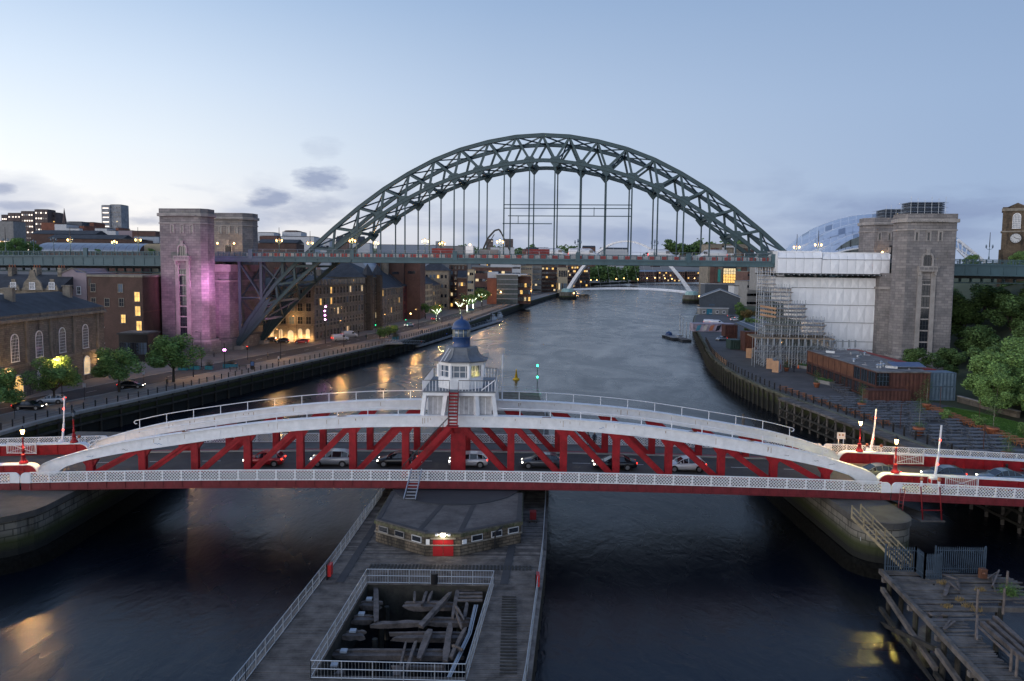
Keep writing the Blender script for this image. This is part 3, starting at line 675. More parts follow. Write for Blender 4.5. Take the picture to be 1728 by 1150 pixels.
part('roof', MB().lathe(prof, (CX_, CY_, pf), 8, math.pi/8), LEAD, CB)
rr = MB()
for i in range(8):
    t = 2*math.pi*i/8+math.pi/8; rr.tube([(CX_+r*math.cos(t), CY_+r*math.sin(t), pf+z+.02) for r, z in prof[1:-1]], .06, 5)
part('roof_roll', rr, LEAD, CB)
part('lantern_drum', MB().lathe([(.98, 4.2), (.93, 4.27), (.93, 5.2), (.97, 5.22), (.97, 5.3)], (CX_, CY_, pf), 20), BLUE, CB, True)
part('lantern_glass', MB().lathe([(.86, 5.3), (.86, 6.1)], (CX_, CY_, pf), 20), GLASSB, CB, True)
lf = MB()
for i in range(10): t = 2*math.pi*i/10; lf.bar((CX_+.9*math.cos(t), CY_+.9*math.sin(t), pf+5.3), (CX_+.9*math.cos(t), CY_+.9*math.sin(t), pf+6.1), .05)
part('lantern_bar', lf, mat('faded_cream_paint', (.45, .42, .3), .6), CB)
part('lantern_lens', MB().lathe([(.3, 5.35), (.38, 5.6), (.3, 5.95)], (CX_, CY_, pf), 12), mat('lens_glass', (.5, .5, .42), .2), CB, True)
dm = [(1.06, 6.1), (1.06, 6.16)]+[(1.0*math.cos(t*math.pi/16), 6.16+1.0*math.sin(t*math.pi/16)) for t in range(0, 8)]+[(.12, 7.2), (.14, 7.3), (.05, 7.5), (.02, 7.75)]
part('dome', MB().lathe(dm, (CX_, CY_, pf), 24), BLUE, CB, True)
# platform railing
rc = [(CX_-3.7, 76.8), (CX_+3.7, 76.8), (CX_+3.7, 86.8), (CX_-3.7, 86.8)]
RAILM = mat('brown_railing_paint', (.10, .09, .075), .6)
for i in range(4):
    a = Vector((*rc[i], pf)); b = Vector((*rc[(i+1) % 4], pf)); L_ = (b-a).length; n = int(L_/.33)
    for k in range(n):
        p = a+(b-a)*k/n
        if i == 0 and abs(p.x-(CX_-.5)) < .45: continue
        part('baluster', MB().cyl(p, p+Vector((0, 0, 1.05)), .028 if k % 4 else .05, None, 5), WHITEP, CB)
    if i == 0:
        part('platform_rail', MB().bar(a+Vector((0, 0, 1.08)), (CX_-.95, 76.8, pf+1.08), .07), RAILM, CB); part('platform_rail', MB().bar((CX_-.05, 76.8, pf+1.08), b+Vector((0, 0, 1.08)), .07), RAILM, CB)
    else: part('platform_rail', MB().bar(a+Vector((0, 0, 1.08)), b+Vector((0, 0, 1.08)), .07), RAILM, CB)
part('brace_bar', MB().bar((CX_+2.3, 76.75, pf+.1), (CX_+3.7, 76.75, pf+1.2), .09), WHITEP, CB)
part('flagpole', MB().cyl((CX_+4.3, 86.5, 12.3), (CX_+4.3, 86.5, 17.6), .09, .06, 7), WHITEP, CB)
part('roof_ladder', MB().bar((CX_-2.0, 77.6, pf+.6), (CX_-2.0, 77.9, pf+2.9), .05).bar((CX_-1.65, 77.6, pf+.6), (CX_-1.65, 77.9, pf+2.9), .05).bar((CX_-2.0, 77.9, pf+2.9), (CX_-1.2, 78.9, pf+4.2), .05).bar((CX_-1.65, 77.9, pf+2.9), (CX_-.9, 78.9, pf+4.2), .05), WHITEP, CB)
# red stair: steep upper flight, then a long flight down to the left
SR = thing('red_stair', 'red steel stair climbing from the bridge footway to the cabin platform', 'staircase')
xa = CX_-.5
def flight(p, q, w, n, wd):
    p = Vector(p); q = Vector(q); d = q-p; side = Vector((d.y, -d.x, 0)).normalized() if wd is None else Vector(wd)
    for s in (-1, 1):
        part('stringer', MB().bar(p+side*s*w/2, q+side*s*w/2, .08, .5), RED, SR)
        part('handrail', MB().bar(p+side*s*w/2+Vector((0, 0, 1.05)), q+side*s*w/2+Vector((0, 0, 1.05)), .05), STEELD, SR)
        for k in range(0, n+1, 2): e = p+d*k/n+side*s*w/2; part('baluster', MB().cyl(e, e+Vector((0, 0, 1.05)), .02, None, 4), STEELD if s < 0 else RED, SR)
    for k in range(n): e = p+d*(k+.5)/n; part('tread', MB().bar(e-side*w/2, e+side*w/2, .30, .13), RED, SR)
flight((xa, 76.65, pf-.05), (xa, 75.2, 11.7), .9, 10, (1, 0, 0))
part('landing', MB().box(xa-.6, xa+.6, 74.3, 75.3, 11.6, 11.7), RED, SR)
flight((xa-.3, 74.8, 11.6), (xa-5.0, 74.8, zd(-11)+.1), .9, 15, (0, 1, 0))
part('strut', MB().bar((xa, 75.2, 11.6), (xa, 76.8, 10.6), .12), RED, SR)
# ------------------------------------------------------------------ bridge lamps, barriers and other fittings
def lamp_post(label, x, y, z, lit):
    t = thing('lamp_post', label, 'lamp post', (x, y, z), group='red lantern lamp posts on the swing bridge')
    part('base', MB().lathe([(.42, 0), (.42, .15), (.3, .3), (.22, .45), (.2, .8), (.26, .85), (.14, 1.0)], n=12), RED, t, True)
    part('column', MB().lathe([(.11, 1.0), (.13, 1.5), (.08, 1.6), (.075, 2.55), (.13, 2.6), (.07, 2.68)], n=10), RED if lit is not None else RED, t, True)
    part('upper_column', MB().lathe([(.07, 2.68), (.06, 3.0), (.14, 3.05)], n=8), BLACK, t)
    ln = part('lantern', MB().lathe([(.13, 3.05), (.24, 3.52)], n=6), LAMP if lit else GLASSB, t)
    part('lantern_cap', MB().lathe([(.27, 3.52), (.3, 3.56), (.12, 3.75), (.03, 3.95)], n=6), BLACK, t)
    part('lantern_frame', MB().bar((.13, 0, 3.05), (.24, 0, 3.52), .03).bar((-.13, 0, 3.05), (-.24, 0, 3.52), .03), BLACK, t)
    if lit: light('lamp_light', (0, 0, 3.28), WARM if lit == 1 else (1, .80, .22), 7000, .22, parent=t)
    return t
lamp_post('lit red lamp post on the near left girder of the swing bridge', PY(40, 781, YT1).x, YT1, zd(-50)+1.12, 1)
lamp_post('unlit red lamp post on the far left girder beside the white boom', PY(125, 745, YT2).x, YT2, zd(-50)+1.12, 0)
lamp_post('lit red lamp post on the far right girder by the timber staging', PY(1449, 785, YT2).x, YT2, zd(40)+1.12, 1)
lamp_post('lit red lamp post with yellow glow on the near right girder', PY(1510, 801, YT1).x, YT1, zd(39)+1.12, 2)
def boom(label, px, y, ztop):
    x = PY(px, 760, y).x; z0 = zd(x); t = thing('barrier_boom', label, 'barrier', (x, y, z0), group='raised road barriers of the swing bridge')
    part('cabinet', MB().box(-.35, .35, -.35, .35, 0, .95), mat('white_cabinet', (.6, .6, .6), .5), t)
    part('cabinet_cap', MB().lathe([(.4, .95), (.42, 1.1), (.3, 1.3)], n=10), WHITE, t); part('red_band', MB().lathe([(.45, .5), (.45, .9)], n=12), RED, t)
    bm = part('boom', MB().bar((.1, -.1, .9), (.35, -.1, ztop*.5), .16, .2), WHITEP, t); part('boom_tip', MB().bar((.35, -.1, ztop*.5), (.52, -.1, ztop), .1, .14), WHITEP, t)
    for z in (2.4, 4.9): part('signal_lamp', MB().lathe([(.05, 0), (.12, .08), (.05, .16)], (.3 if z < 3 else .42, -.2, z), 8), REDL, t)
    return t
boom('raised white barrier boom beside the unlit lamp, at the left end of the bridge', 105, 87.5, 6.4)
boom('raised white barrier boom behind the far right lamp post', 1467, 87.6, 6.0)
boom('raised white barrier boom nearest the camera at the right end of the bridge', 1577, 76.3, 6.5)
def bollard_post(label, x, y):
    t = thing('gate_post', label, 'post', (x, y, zd(x)+.0), group='iron posts with ball tops on the bridge footways')
    part('shaft', MB().lathe([(.16, 0), (.12, .2), (.1, 1.1)], n=8), WHITE, t); part('ball_top', MB().lathe([(.1, 1.1), (.2, 1.25), (.16, 1.4), (.03, 1.5)], n=8), TERRA, t, True)
for l, px, y in (('red and white post right of the unlit lamp at the left end', 135, 89), ('ball topped post left of the far right boom', 1402+60, 89.5), ('ball topped post right of the far right boom', 1486, 89.5), ('ball topped post left of the near right boom', 1557, 74.6), ('ball topped post right of the near right boom', 1587, 74.6)): bollard_post(l, PY(px, 780, y).x, y)
GT = thing('white_gate', 'white barred gate across the far right footway of the bridge', 'gate', (PY(1508, 790, 85.6).x, 85.6, zd(43)), group='white barred gates')
part('gate_frame', MB().box(0, 3.4, -.03, .03, .05, .12).box(0, 3.4, -.03, .03, 1.2, 1.28).box(0, .08, -.03, .03, 0, 1.3).box(3.32, 3.4, -.03, .03, 0, 1.3).bar((0, 0, .1), (3.4, 0, 1.2), .04).bar((0, 0, 1.2), (3.4, 0, .1), .04), WHITEP, GT)
for i in range(16): part('bar', MB().box(.2+i*.2, .23+i*.2, -.015, .015, .1, 1.2), WHITEP, GT)
dup(GT, (PY(12, 775, 85.6).x, 85.6, zd(-52)), 0, 'white barred gate beyond the lit lamp at the left end of the bridge')
dup(GT, (PY(1595, 815, 76.0).x, 76.0, zd(45)), 0, 'white barred gate right of the near boom')
# maintenance cradle and ladder hanging at the right
CR = thing('hanging_cradle', 'rusty red ladder and walkway cradle hanging below the right parapet', 'cradle')
for px in (1555, 1587):
    p = PY(px, 820, 73.2); part('hanger', MB().bar((p.x, 73.3, 6.5), (p.x+.2, 73.0, 3.2), .09), DRED, CR)
p = PY(1555, 820, 73.2); part('walkway', MB().add([(p.x-1.6, 80, 3.1), (p.x-.1, 72.8, 3.1), (p.x+2.3, 72.8, 3.1), (p.x, 80, 3.1), (p.x-1.6, 80, 3.25), (p.x-.1, 72.8, 3.25), (p.x+2.3, 72.8, 3.25), (p.x, 80, 3.25)], [(0, 3, 2, 1), (4, 5, 6, 7), (0, 1, 5, 4), (1, 2, 6, 5), (2, 3, 7, 6), (3, 0, 4, 7)]), TIMB, CR)
part('cross_rail', MB().bar((p.x, 73.3, 5.6), (p.x+2, 73.3, 5.6), .08).bar((p.x, 73.1, 4.2), (p.x+2.1, 73.1, 4.2), .08), DRED, CR)
q = PY(1520, 820, 73.2)
for dx in (0, .45): part('ladder_stile', MB().bar((q.x+dx, 73.2, 6.3), (q.x-.5+dx, 72.6, 4.0), .06), DRED, CR)
for i in range(7): f = i/7; part('rung', MB().bar((q.x-.5*f, 73.2-.6*f, 6.2-2.3*f), (q.x+.45-.5*f, 73.2-.6*f, 6.2-2.3*f), .04), DRED, CR)
SG = thing('notice_sign', 'small white notice board on two posts above the far right parapet', 'sign', (PY(1419, 745, 90.8).x, 90.8, zd(37)))
part('board', MB().box(-.5, .5, -.03, .03, 1.5, 2.3), REND, SG); part('emblem', MB().cyl((-.2, -.035, 2.0), (-.2, -.045, 2.0), .12, None, 12).cyl((.2, -.035, 2.0), (.2, -.045, 2.0), .12, None, 12), mat('sign_brown', (.3, .12, .05), .6), SG)
for dx in (-.3, .3): part('post', MB().box(dx-.04, dx+.04, -.02, .02, -.3, 1.5), WHITEP, SG)
# ------------------------------------------------------------------ great arch bridge
BA = rad(6); BC, BS = math.cos(BA), math.sin(BA); BX, BY = 7.5, 202.
def T(U, off, z): return Vector((BX+U*BC+off*BS, BY-U*BS+off*BC, z))
TRW = 15.6
def uo(px, off):    # along-bridge coordinate seen at photo x on a plane at `off`
    x0, y0 = BX+BS*off, BY+BC*off; r = ray(px, 480); t = (x0*BS+y0*BC)/(r.x*BS+r.y*BC); return (r.x*t-x0)*BC-(r.y*t-y0)*BS
TB = thing('arch_bridge', 'great green steel arch bridge with its deck hung across the river', 'bridge')
TT = [(0, 62.3), (7, 61.9), (14.5, 60.6), (22, 58.6), (29.2, 55.8), (35.8, 52.4), (42.6, 48.3), (50, 43.0), (57, 37.3), (63, 32.0), (68, 27.5), (73.2, 22.4), (78.2, 16.2), (83.0, 9.6), (84.6, 5.3)]
TL = [(0, 55.8), (3.35, 55.7), (10.05, 54.8), (16.75, 53.4), (23.45, 51.4), (30.15, 48.8), (36.85, 45.4), (43.55, 41.3), (50.25, 36.6), (56.95, 31.6), (62.5, 27.2), (67.5, 23.0), (72.5, 18.0), (77.6, 12.4), (84.2, 5.2)]
def tz(tb, u): return interp(tb, u)
TOPN = [0, 7.0, 14.3, 21.8, 28.9, 35.8, 42.6, 49.6, 56.3, 62.4, 68.0, 73.2, 78.4]
LOWN = [3.35, 10.05, 16.75, 23.45, 30.15, 36.85, 43.55, 50.25, 56.95, 62.5, 67.7, 72.7, 77.6]
PINV = {}
def cbar(name, u0, z0, u1, z1, off, w, h, m=None):
    mb = MB(); a, b = T(u0, off, z0), T(u1, off, z1); mb.bar(a, b, w, h); d = (b-a).normalized(); up = Vector((0, 0, 1)); n = d.cross(up).normalized(); u = n.cross(d)
    for s in (-1, 1): mb.bar(a+u*s*(h/2+.03), b+u*s*(h/2+.03), w+.22, .06)
    part(name, mb, m or GREEN, TB)
def ibar(name, a, b, w, h, m=None):
    part(name, MB().bar(a, b, w, h, up=(0, 0, 1)), m or GREEN, TB)
for off in (0, TRW):
    for sg in (-1, 1):
        us = TOPN[:-1]+[78.4, 81.5, 84.4]
        for a, b in zip(us[:-1], us[1:]): cbar('top_chord', sg*a, tz(TT, a), sg*b, tz(TT, b), off, .85, .85)
        ul = [0]+LOWN+[81, 84.2]
        for a, b in zip(ul[:-1], ul[1:]): cbar('lower_chord', sg*a, tz(TL, a), sg*b, tz(TL, b), off, .85, .8)
        for i, tl in enumerate(LOWN):
            for tu in (TOPN[i], TOPN[i+1] if i+1 < len(TOPN) else None):
                if tu is None: continue
                ibar('web_member', T(sg*tl, off, tz(TL, tl)+.2), T(sg*tu, off, tz(TT, tu)-.2), .5, .58)
        for tl in LOWN[:9]:
            z = tz(TL, tl); g = MB(); a = T(sg*tl, off, z)
            for dy in (-.34, .34):
                c = [T(sg*tl-1.7, off+dy, z+.1), T(sg*tl-.25, off+dy, z-1.7), T(sg*tl+.25, off+dy, z-1.7), T(sg*tl+1.7, off+dy, z+.1), T(sg*tl+.9, off+dy, z+1.1), T(sg*tl-.9, off+dy, z+1.1)]
                g.add(c, [(0, 1, 2, 3, 4, 5)])
            part('gusset', g, GREEN, TB)
            part('hanger', MB().bar(T(sg*tl, off, z-1.5), T(sg*tl, off, 29.6), .34, .34, up=(0, 1, 0)), GREEN, TB)
        # solid foot
        foot = [T(sg*84.9, off, 4.6), T(sg*84.2, off, 4.4), T(sg*77.6, off, 12.3), T(sg*74.5, off, 18.8), T(sg*78.4, off, 16.4), T(sg*83.2, off, 9.9), T(sg*85.3, off, 5.4)]
        ft = MB(); k = len(foot); v = [p+Vector((0, -.3, 0)) for p in foot]+[p+Vector((0, .3, 0)) for p in foot]
        ft.add(v, [tuple(range(k)), tuple(range(2*k-1, k-1, -1))]+[(i, k+i, k+(i+1) % k, (i+1) % k) for i in range(k)]); part('foot_plate', ft, GREEN, TB)
        for u in (83.6, 77.4, 71.2):
            zt_ = tz(TT, u) if u < 84 else 6
            part('spandrel_column', MB().bar(T(sg*u, off, zt_), T(sg*u, off, 28.4), .75, .8, up=(0, 1, 0)), GREEN, TB)
        # hinge block
        bl = MB(); c = T(sg*85, off, 0); bl.cbox((c.x, c.y, 3.9), (4.2, 3.4, 2.2), -BA); part('hinge_block', bl, TRIMG, TB)
# lateral and sway bracing between the two arches
def lat(a, b):
    ibar('lateral_brace', a, b, .3, .35)
for sg in (-1, 1):
    for i, u in enumerate(TOPN):
        ibar('cross_strut', T(sg*u, .4, tz(TT, u)), T(sg*u, TRW-.4, tz(TT, u)), .45, .7)
        if i+1 < len(TOPN) and not (9 <= i <= 9):
            v = TOPN[i+1]; m = TRW/2
            lat(T(sg*u, .4, tz(TT, u)-.1), T(sg*v, TRW-.4, tz(TT, v)-.1)); lat(T(sg*v, .4, tz(TT, v)-.1), T(sg*u, TRW-.4, tz(TT, u)-.1))
    for i, u in enumerate(LOWN):
        if 56 < u < 66: continue
        ibar('cross_strut', T(sg*u, .4, tz(TL, u)), T(sg*u, TRW-.4, tz(TL, u)), .45, .7)
        if i+1 < len(LOWN) and LOWN[i+1] < 56 or u > 66 and i+1 < len(LOWN):
            v = LOWN[i+1]; lat(T(sg*u, .4, tz(TL, u)), T(sg*v, TRW-.4, tz(TL, v))); lat(T(sg*v, .4, tz(TL, v)), T(sg*u, TRW-.4, tz(TL, u)))
    # sway frames
    for i, (tl, tu) in enumerate(zip(LOWN, TOPN[1:])):
        if i % 2 == 0 and tl < 55:
            lat(T(sg*tl, .4, tz(TL, tl)), T(sg*tu, TRW-.4, tz(TT, tu))); lat(T(sg*tl, TRW-.4, tz(TL, tl)), T(sg*tu, .4, tz(TT, tu)))
    # cross bracing of spandrel columns
    for u in (83.6, 77.4):
        for z0, z1 in ((18, 28), (10 if u > 80 else 18, 18)):
            if z1 > z0:
                lat(T(sg*u, .3, z0), T(sg*u, TRW-.3, z1)); lat(T(sg*u, .3, z1), T(sg*u, TRW-.3, z0)); lat(T(sg*u, .3, z0), T(sg*u, TRW-.3, z0))
    for off in (0, TRW):
        lat(T(sg*83.6, off, 18.5), T(sg*77.4, off, 18.5)); lat(T(sg*83.6, off, 28), T(sg*77.4, off, 18.5)); lat(T(sg*77.4, off, 28), T(sg*71.2, off, 22)); lat(T(sg*77.4, off, 19), T(sg*71.2, off, 28))
# deck
def zdk(U): return 30.05-.000022*U*U
def tdeck(U0, U1, o0, o1, dz0, dz1, n=12):
    mb = MB()
    for i in range(n):
        a = U0+(U1-U0)*i/n; b = U0+(U1-U0)*(i+1)/n
        v = [T(a, o0, zdk(a)+dz0), T(b, o0, zdk(b)+dz0), T(b, o1, zdk(b)+dz0), T(a, o1, zdk(a)+dz0), T(a, o0, zdk(a)+dz1), T(b, o0, zdk(b)+dz1), T(b, o1, zdk(b)+dz1), T(a, o1, zdk(a)+dz1)]
        mb.add(v, [(0, 3, 2, 1), (4, 5, 6, 7), (0, 1, 5, 4), (2, 3, 7, 6)]+([(3, 0, 4, 7)] if i == 0 else [])+([(1, 2, 6, 5)] if i == n-1 else []))
    return mb
for (a, b) in ((-330, -103.5), (-103.5, -50.8), (-50.8, 59.3), (59.3, 102), (102, 330)):
    main = abs(a) < 104 and abs(b) < 104
    part('deck_slab', tdeck(a+.1, b-.1, -2.4, TRW+2.4, -.5, -.05), ASPH, TB)
    for o, s in ((-3.0, 1), (TRW+3, -1)):
        o0, o1 = (o, o+.5) if s > 0 else (o-.5, o)
        part('parapet_base', tdeck(a+.1, b-.1, o0-.12*s if s > 0 else o0, o1 if s > 0 else o1+.12, -.35, 0), GREEND, TB)
        dp = -1.5 if main else -2.9
        # girder with bulging lower edge
        for (z0, z1, e) in ((-.62, -.42, .28), (dp+.25, -.62, .12), (dp, dp+.25, .3)):
            part('fascia_girder', tdeck(a+.1, b-.1, (o-e) if s > 0 else (o-.4), (o+.4) if s > 0 else (o+e), z0, z1), GREEND, TB)
        n = int((b-a)/(3.0))
        for i in range(n+1):
            U = a+.1+(b-a-.2)*i/n; part('girder_stiffener', MB().bar(T(U, o-.16*s, zdk(U)+dp+.25), T(U, o-.16*s, zdk(U)-.6), .09, .14, up=(0, 1, 0)), GREEND, TB)
    for o in (1.6, 5.5, 9.8, 14):
        part('stringer', tdeck(a+.3, b-.3, o, o+.5, -1.5 if main else -3.6, -.5), STEELD, TB)
    for i in range(int((b-a)/6.7)):
        U = a+3+i*6.7; part('floor_beam', MB().bar(T(U, -2.6, zdk(U)-1.0), T(U, TRW+2.6, zdk(U)-1.0), .4, .95), STEELD, TB)
# deep brackets seen below the approaches
for i in range(60):
    U = -106-i*2.6; part('bracket', MB().bar(T(U, 2.5, 25.3), T(U, 2.5, 27.3), .25, .9, up=(0, 1, 0)), GREEND, TB)
part('lower_girder', MB().bar(T(-103.6, 3, 25.1), T(-330, 3, 25.1), .8, .35).bar(T(102.2, 3, 25.1), T(330, 3, 25.1), .8, .35), GREEND, TB)
for i in range(30):
    U = 104+i*2.6; part('bracket', MB().bar(T(U, 2.5, 25.3), T(U, 2.5, 27.3), .25, .9, up=(0, 1, 0)), GREEND, TB)
pp = MB().box(-1.55, 1.55, -.1, .1, .98, 1.14).box(-1.62, -1.38, -.16, .16, 0, 1.2).box(-.1, .1, -.13, .13, 0, .98)
for i in range(11): pp.box(-1.3+i*.26-.03, -1.3+i*.26+.03, -.02, .02, 0, .98)
PPM = pp.mesh('parapet_panel', GREEND)
U = -155.
cnt = 0
while U < 128:
    if not (-103.5 < U < -88.5 and False): obj('parapet_panel', PPM, TB, T(U, -2.85, zdk(U)), -BA); cnt += 1
    U += 3.1
far = MB()
for U in range(-160, 130, 3): far.bar(T(U, TRW+2.85, zdk(U)+1.06), T(U+3, TRW+2.85, zdk(U)+1.06), .14, .16); far.bar(T(U, TRW+2.85, zdk(U)), T(U, TRW+2.85, zdk(U)+1.1), .2, .2, up=(0, 1, 0)); far.bar(T(U+1.5, TRW+2.85, zdk(U)), T(U+1.5, TRW+2.85, zdk(U)+1.1), .1, .1, up=(0, 1, 0))
part('far_parapet', far, GREEND, TB)
# stone-like pedestals of the parapet
for U in (-50.6, 59.2, -127, -22.6, 9.8, 38, -79): part('parapet_pedestal', MB().bar(T(U, -2.95, 29.3), T(U, -2.95, 31.75), 1.1, .7, up=(0, 1, 0)), GREEND, TB)
fr_ = MB()
for p0, p1, y in ((848, 1062, 345), (848, 1062, 351), (856, 1062, 364), (847, 930, 377)):
    z = PY(p0, y, 201).z; fr_ = MB().cyl(T(uo(p0, -.6), -.6, z), T(uo(p1, -.6), -.6, z), .12, None, 5); part('access_pipe', fr_, GREEN, TB)
for px, y0, y1 in ((873, 364, 377), (1000, 351, 366)): part('access_pipe', MB().cyl(T(uo(px, -.6), -.6, PY(px, y0, 201).z), T(uo(px, -.6), -.6, PY(px, y1, 201).z), .1, None, 5), GREEN, TB)
# granite towers
def tower_poly(U0, U1, o0, o1, ch):
    pts = [(U0+ch[0], o0), (U1-ch[1], o0), (U1, o0+ch[1]), (U1, o1-ch[1]), (U1-ch[1], o1), (U0+ch[0], o1), (U0, o1-ch[0]), (U0, o0+ch[0])]
    return [tuple(T(u, o, 0).xy) for u, o in pts]
GRW = GRAN
def big_tower(label, U0, U1, o0, o1, ztop, chs):
    t = thing('granite_tower', label, 'tower', group='granite towers of the arch bridge')
    def ring(z0, z1, g, nm, m=GRAN): part(nm, MB().prism(tower_poly(U0-g, U1+g, o0-g, o1+g, chs), z0, z1), m, t)
    ring(0, 7.4, .9, 'plinth'); ring(7.4, 7.9, .6, 'plinth_moulding', TRIMG); ring(7.9, ztop-3.9, 0, 'shaft')
    ring(ztop-3.9, ztop-3.6, .18, 'string_course', TRIMG); ring(ztop-3.6, ztop-2.0, .02, 'attic'); ring(ztop-2.0, ztop-1.2, .45, 'cornice', TRIMG); ring(ztop-1.2, ztop, .1, 'parapet')
    ud = (U1-U0); uc = (U0+U1)/2
    def onf(du, z, out): return T(uc+du, (o0-out), z)
    def plate(nm, du0, du1, z0, z1, out, m, thick=.25):
        a = T(uc+du0, o0-out, z0); b = T(uc+du1, o0-out, z0); c = T(uc+du1, o0-out+thick, z0); d = T(uc+du0, o0-out+thick, z0)
        part(nm, MB().prism([a.xy, b.xy, c.xy, d.xy], z0, z1), m, t)
    for du in (-2.6, 0, 2.6):
        plate('slit_window', du-.22, du+.22, ztop-6.1, ztop-4.4, .03, GLASSD, .1)
        for s in (-1, 1): plate('slit_surround', du+s*.42-.16, du+s*.42+.16, ztop-6.4, ztop-4.2, .14, TRIMG)
        plate('slit_surround', du-.55, du+.55, ztop-4.2, ztop-3.95, .18, TRIMG)
    # recessed tall window strip with surround
    plate('tall_window', -.95, .95, 8.2, ztop-15.6, .05, GLASSD, .15)
    for s in (-1, 1): plate('window_jamb', s*1.5-.5, s*1.5+.5, 7.9, ztop-13.4, .32, TRIMG)
    zz = 8.4; k = 0
    while zz < ztop-16:
        plate('spandrel_panel', -.95, .95, zz, zz+.3, .16, TRIMG); plate('window_bar', -.95, .95, zz+1.3, zz+1.4, .1, STEELD); zz += 2.7
    for du in (-.35, .35): plate('window_bar', du-.04, du+.04, 8.3, ztop-15.8, .12, STEELD)
    # balcony
    plate('balcony', -2.1, 2.1, ztop-13.4, ztop-12.1, 1.0, TRIMG, 1.0)
    for du in (-1.5, -.5, .5, 1.5): plate('balcony_panel', du-.4, du+.4, ztop-13.1, ztop-12.4, 1.04, GRAN, .1)
    for du in (-1.7, 1.7): plate('balcony_bracket', du-.25, du+.25, ztop-14.3, ztop-13.4, .8, TRIMG, .8)
    plate('balcony_window', -.9, .9, ztop-12.1, ztop-10.3, .06, GLASSD, .15)
    arc = MB(); n = 10
    for i in range(n):
        a0, a1 = math.pi*i/n, math.pi*(i+1)/n
        for r0, r1, out, tgt in ((0, .9, .06, 0), (.95, 1.35, .35, 1)):
            if tgt: arc.add([onf(r0*math.cos(a0), ztop-10.3+r0*math.sin(a0), out), onf(r1*math.cos(a0), ztop-10.3+r1*math.sin(a0), out), onf(r1*math.cos(a1), ztop-10.3+r1*math.sin(a1), out), onf(r0*math.cos(a1), ztop-10.3+r0*math.sin(a1), out),
                             onf(r0*math.cos(a0), ztop-10.3+r0*math.sin(a0), 0), onf(r1*math.cos(a0), ztop-10.3+r1*math.sin(a0), 0), onf(r1*math.cos(a1), ztop-10.3+r1*math.sin(a1), 0), onf(r0*math.cos(a1), ztop-10.3+r0*math.sin(a1), 0)], [(0, 1, 2, 3), (0, 3, 7, 4), (1, 5, 6, 2)])
    part('arch_moulding', arc, TRIMG, t)
    fan = MB(); fan.add([onf(0, ztop-10.3, .06)]+[onf(.9*math.cos(math.pi*i/n), ztop-10.3+.9*math.sin(math.pi*i/n), .06) for i in range(n+1)], [(0, i+1, i+2) for i in range(n)]); part('balcony_window_head', fan, GLASSD, t)
    for s in (-1, 1): plate('window_jamb', s*1.15-.2, s*1.15+.2, ztop-12.1, ztop-10.3, .35, TRIMG)
    plate('keystone', -.4, .4, ztop-9.6, ztop-8.2, .5, TRIMG)
    for du in (-.3, .3): plate('window_bar', du-.035, du+.035, ztop-12.1, ztop-9.8, .12, STEELD)
    dn = MB()
    for i in range(22): u = U0+2.3+(ud-4.6)*i/21; dn.bar(T(u, o0-.55, ztop-1.95), T(u, o0-.55, ztop-1.6), .3, .2, up=(0, 1, 0))
    part('dentils', dn, TRIMG, t, kind='stuff')
    return t
TWL = big_tower('left near granite tower of the arch bridge, washed with pink light', uo(271, -15), uo(341, -15)+1.1, -15, -9, 41.8, (.2, 1.3))
TWR = big_tower('right near granite tower of the arch bridge with dark plant box on its roof', uo(1526, -15)-1.4, uo(1610, -15), -15, -9, 41.2, (1.6, .2))
TFL = big_tower('left far granite tower with two lit lamps beside its doorway', uo(352, 20), uo(422, 20), 20, 28, 43.2, (.25, 2.2))
TFR = big_tower('right far granite tower partly hidden behind the near one', uo(1458, 20), uo(1536, 20), 20, 28, 42.6, (2.2, .25))
# plant boxes with scaffold on the right towers
for (lab, a, b, o0, o1, z0, z1) in (('dark scaffolded plant box on the near right tower', uo(1529, -12), uo(1587, -12), -12, -7, 41.2, 44.2), ('dark scaffolded plant box on the far right tower', uo(1488, 22), uo(1530, 22), 22, 29, 42.6, 45.2)):
    t = thing('roof_plant_box', lab, 'plant box', group='scaffolded boxes on tower roofs')
    for i in range(7):
        part('louvre', MB().prism([T(a, o0, 0).xy, T(b, o0, 0).xy, T(b, o1, 0).xy, T(a, o1, 0).xy], z0+.05+i*(z1-z0)/7, z0+(i+.8)*(z1-z0)/7), mat('louvre_blue_grey', (.035, .05, .075), .5) if i == 0 and 'louvre_blue_grey' not in MATS else MATS['louvre_blue_grey'], t)
    for i in range(6):
        u = a+(b-a)*i/5; part('scaffold_pole', MB().cyl(T(u, o0-.5, z0), T(u, o0-.5, z1+random.uniform(.4, 1.2)), .05, None, 5), GALV, t)
    for z in (z0+.6, z0+1.6, z1-.3): part('scaffold_ledger', MB().cyl(T(a-1, o0-.5, z), T(b+.6, o0-.5, z), .04, None, 5).cyl(T(a-1, o0-.5, z), T(a-1, o1, z), .04, None, 5), GALV, t)
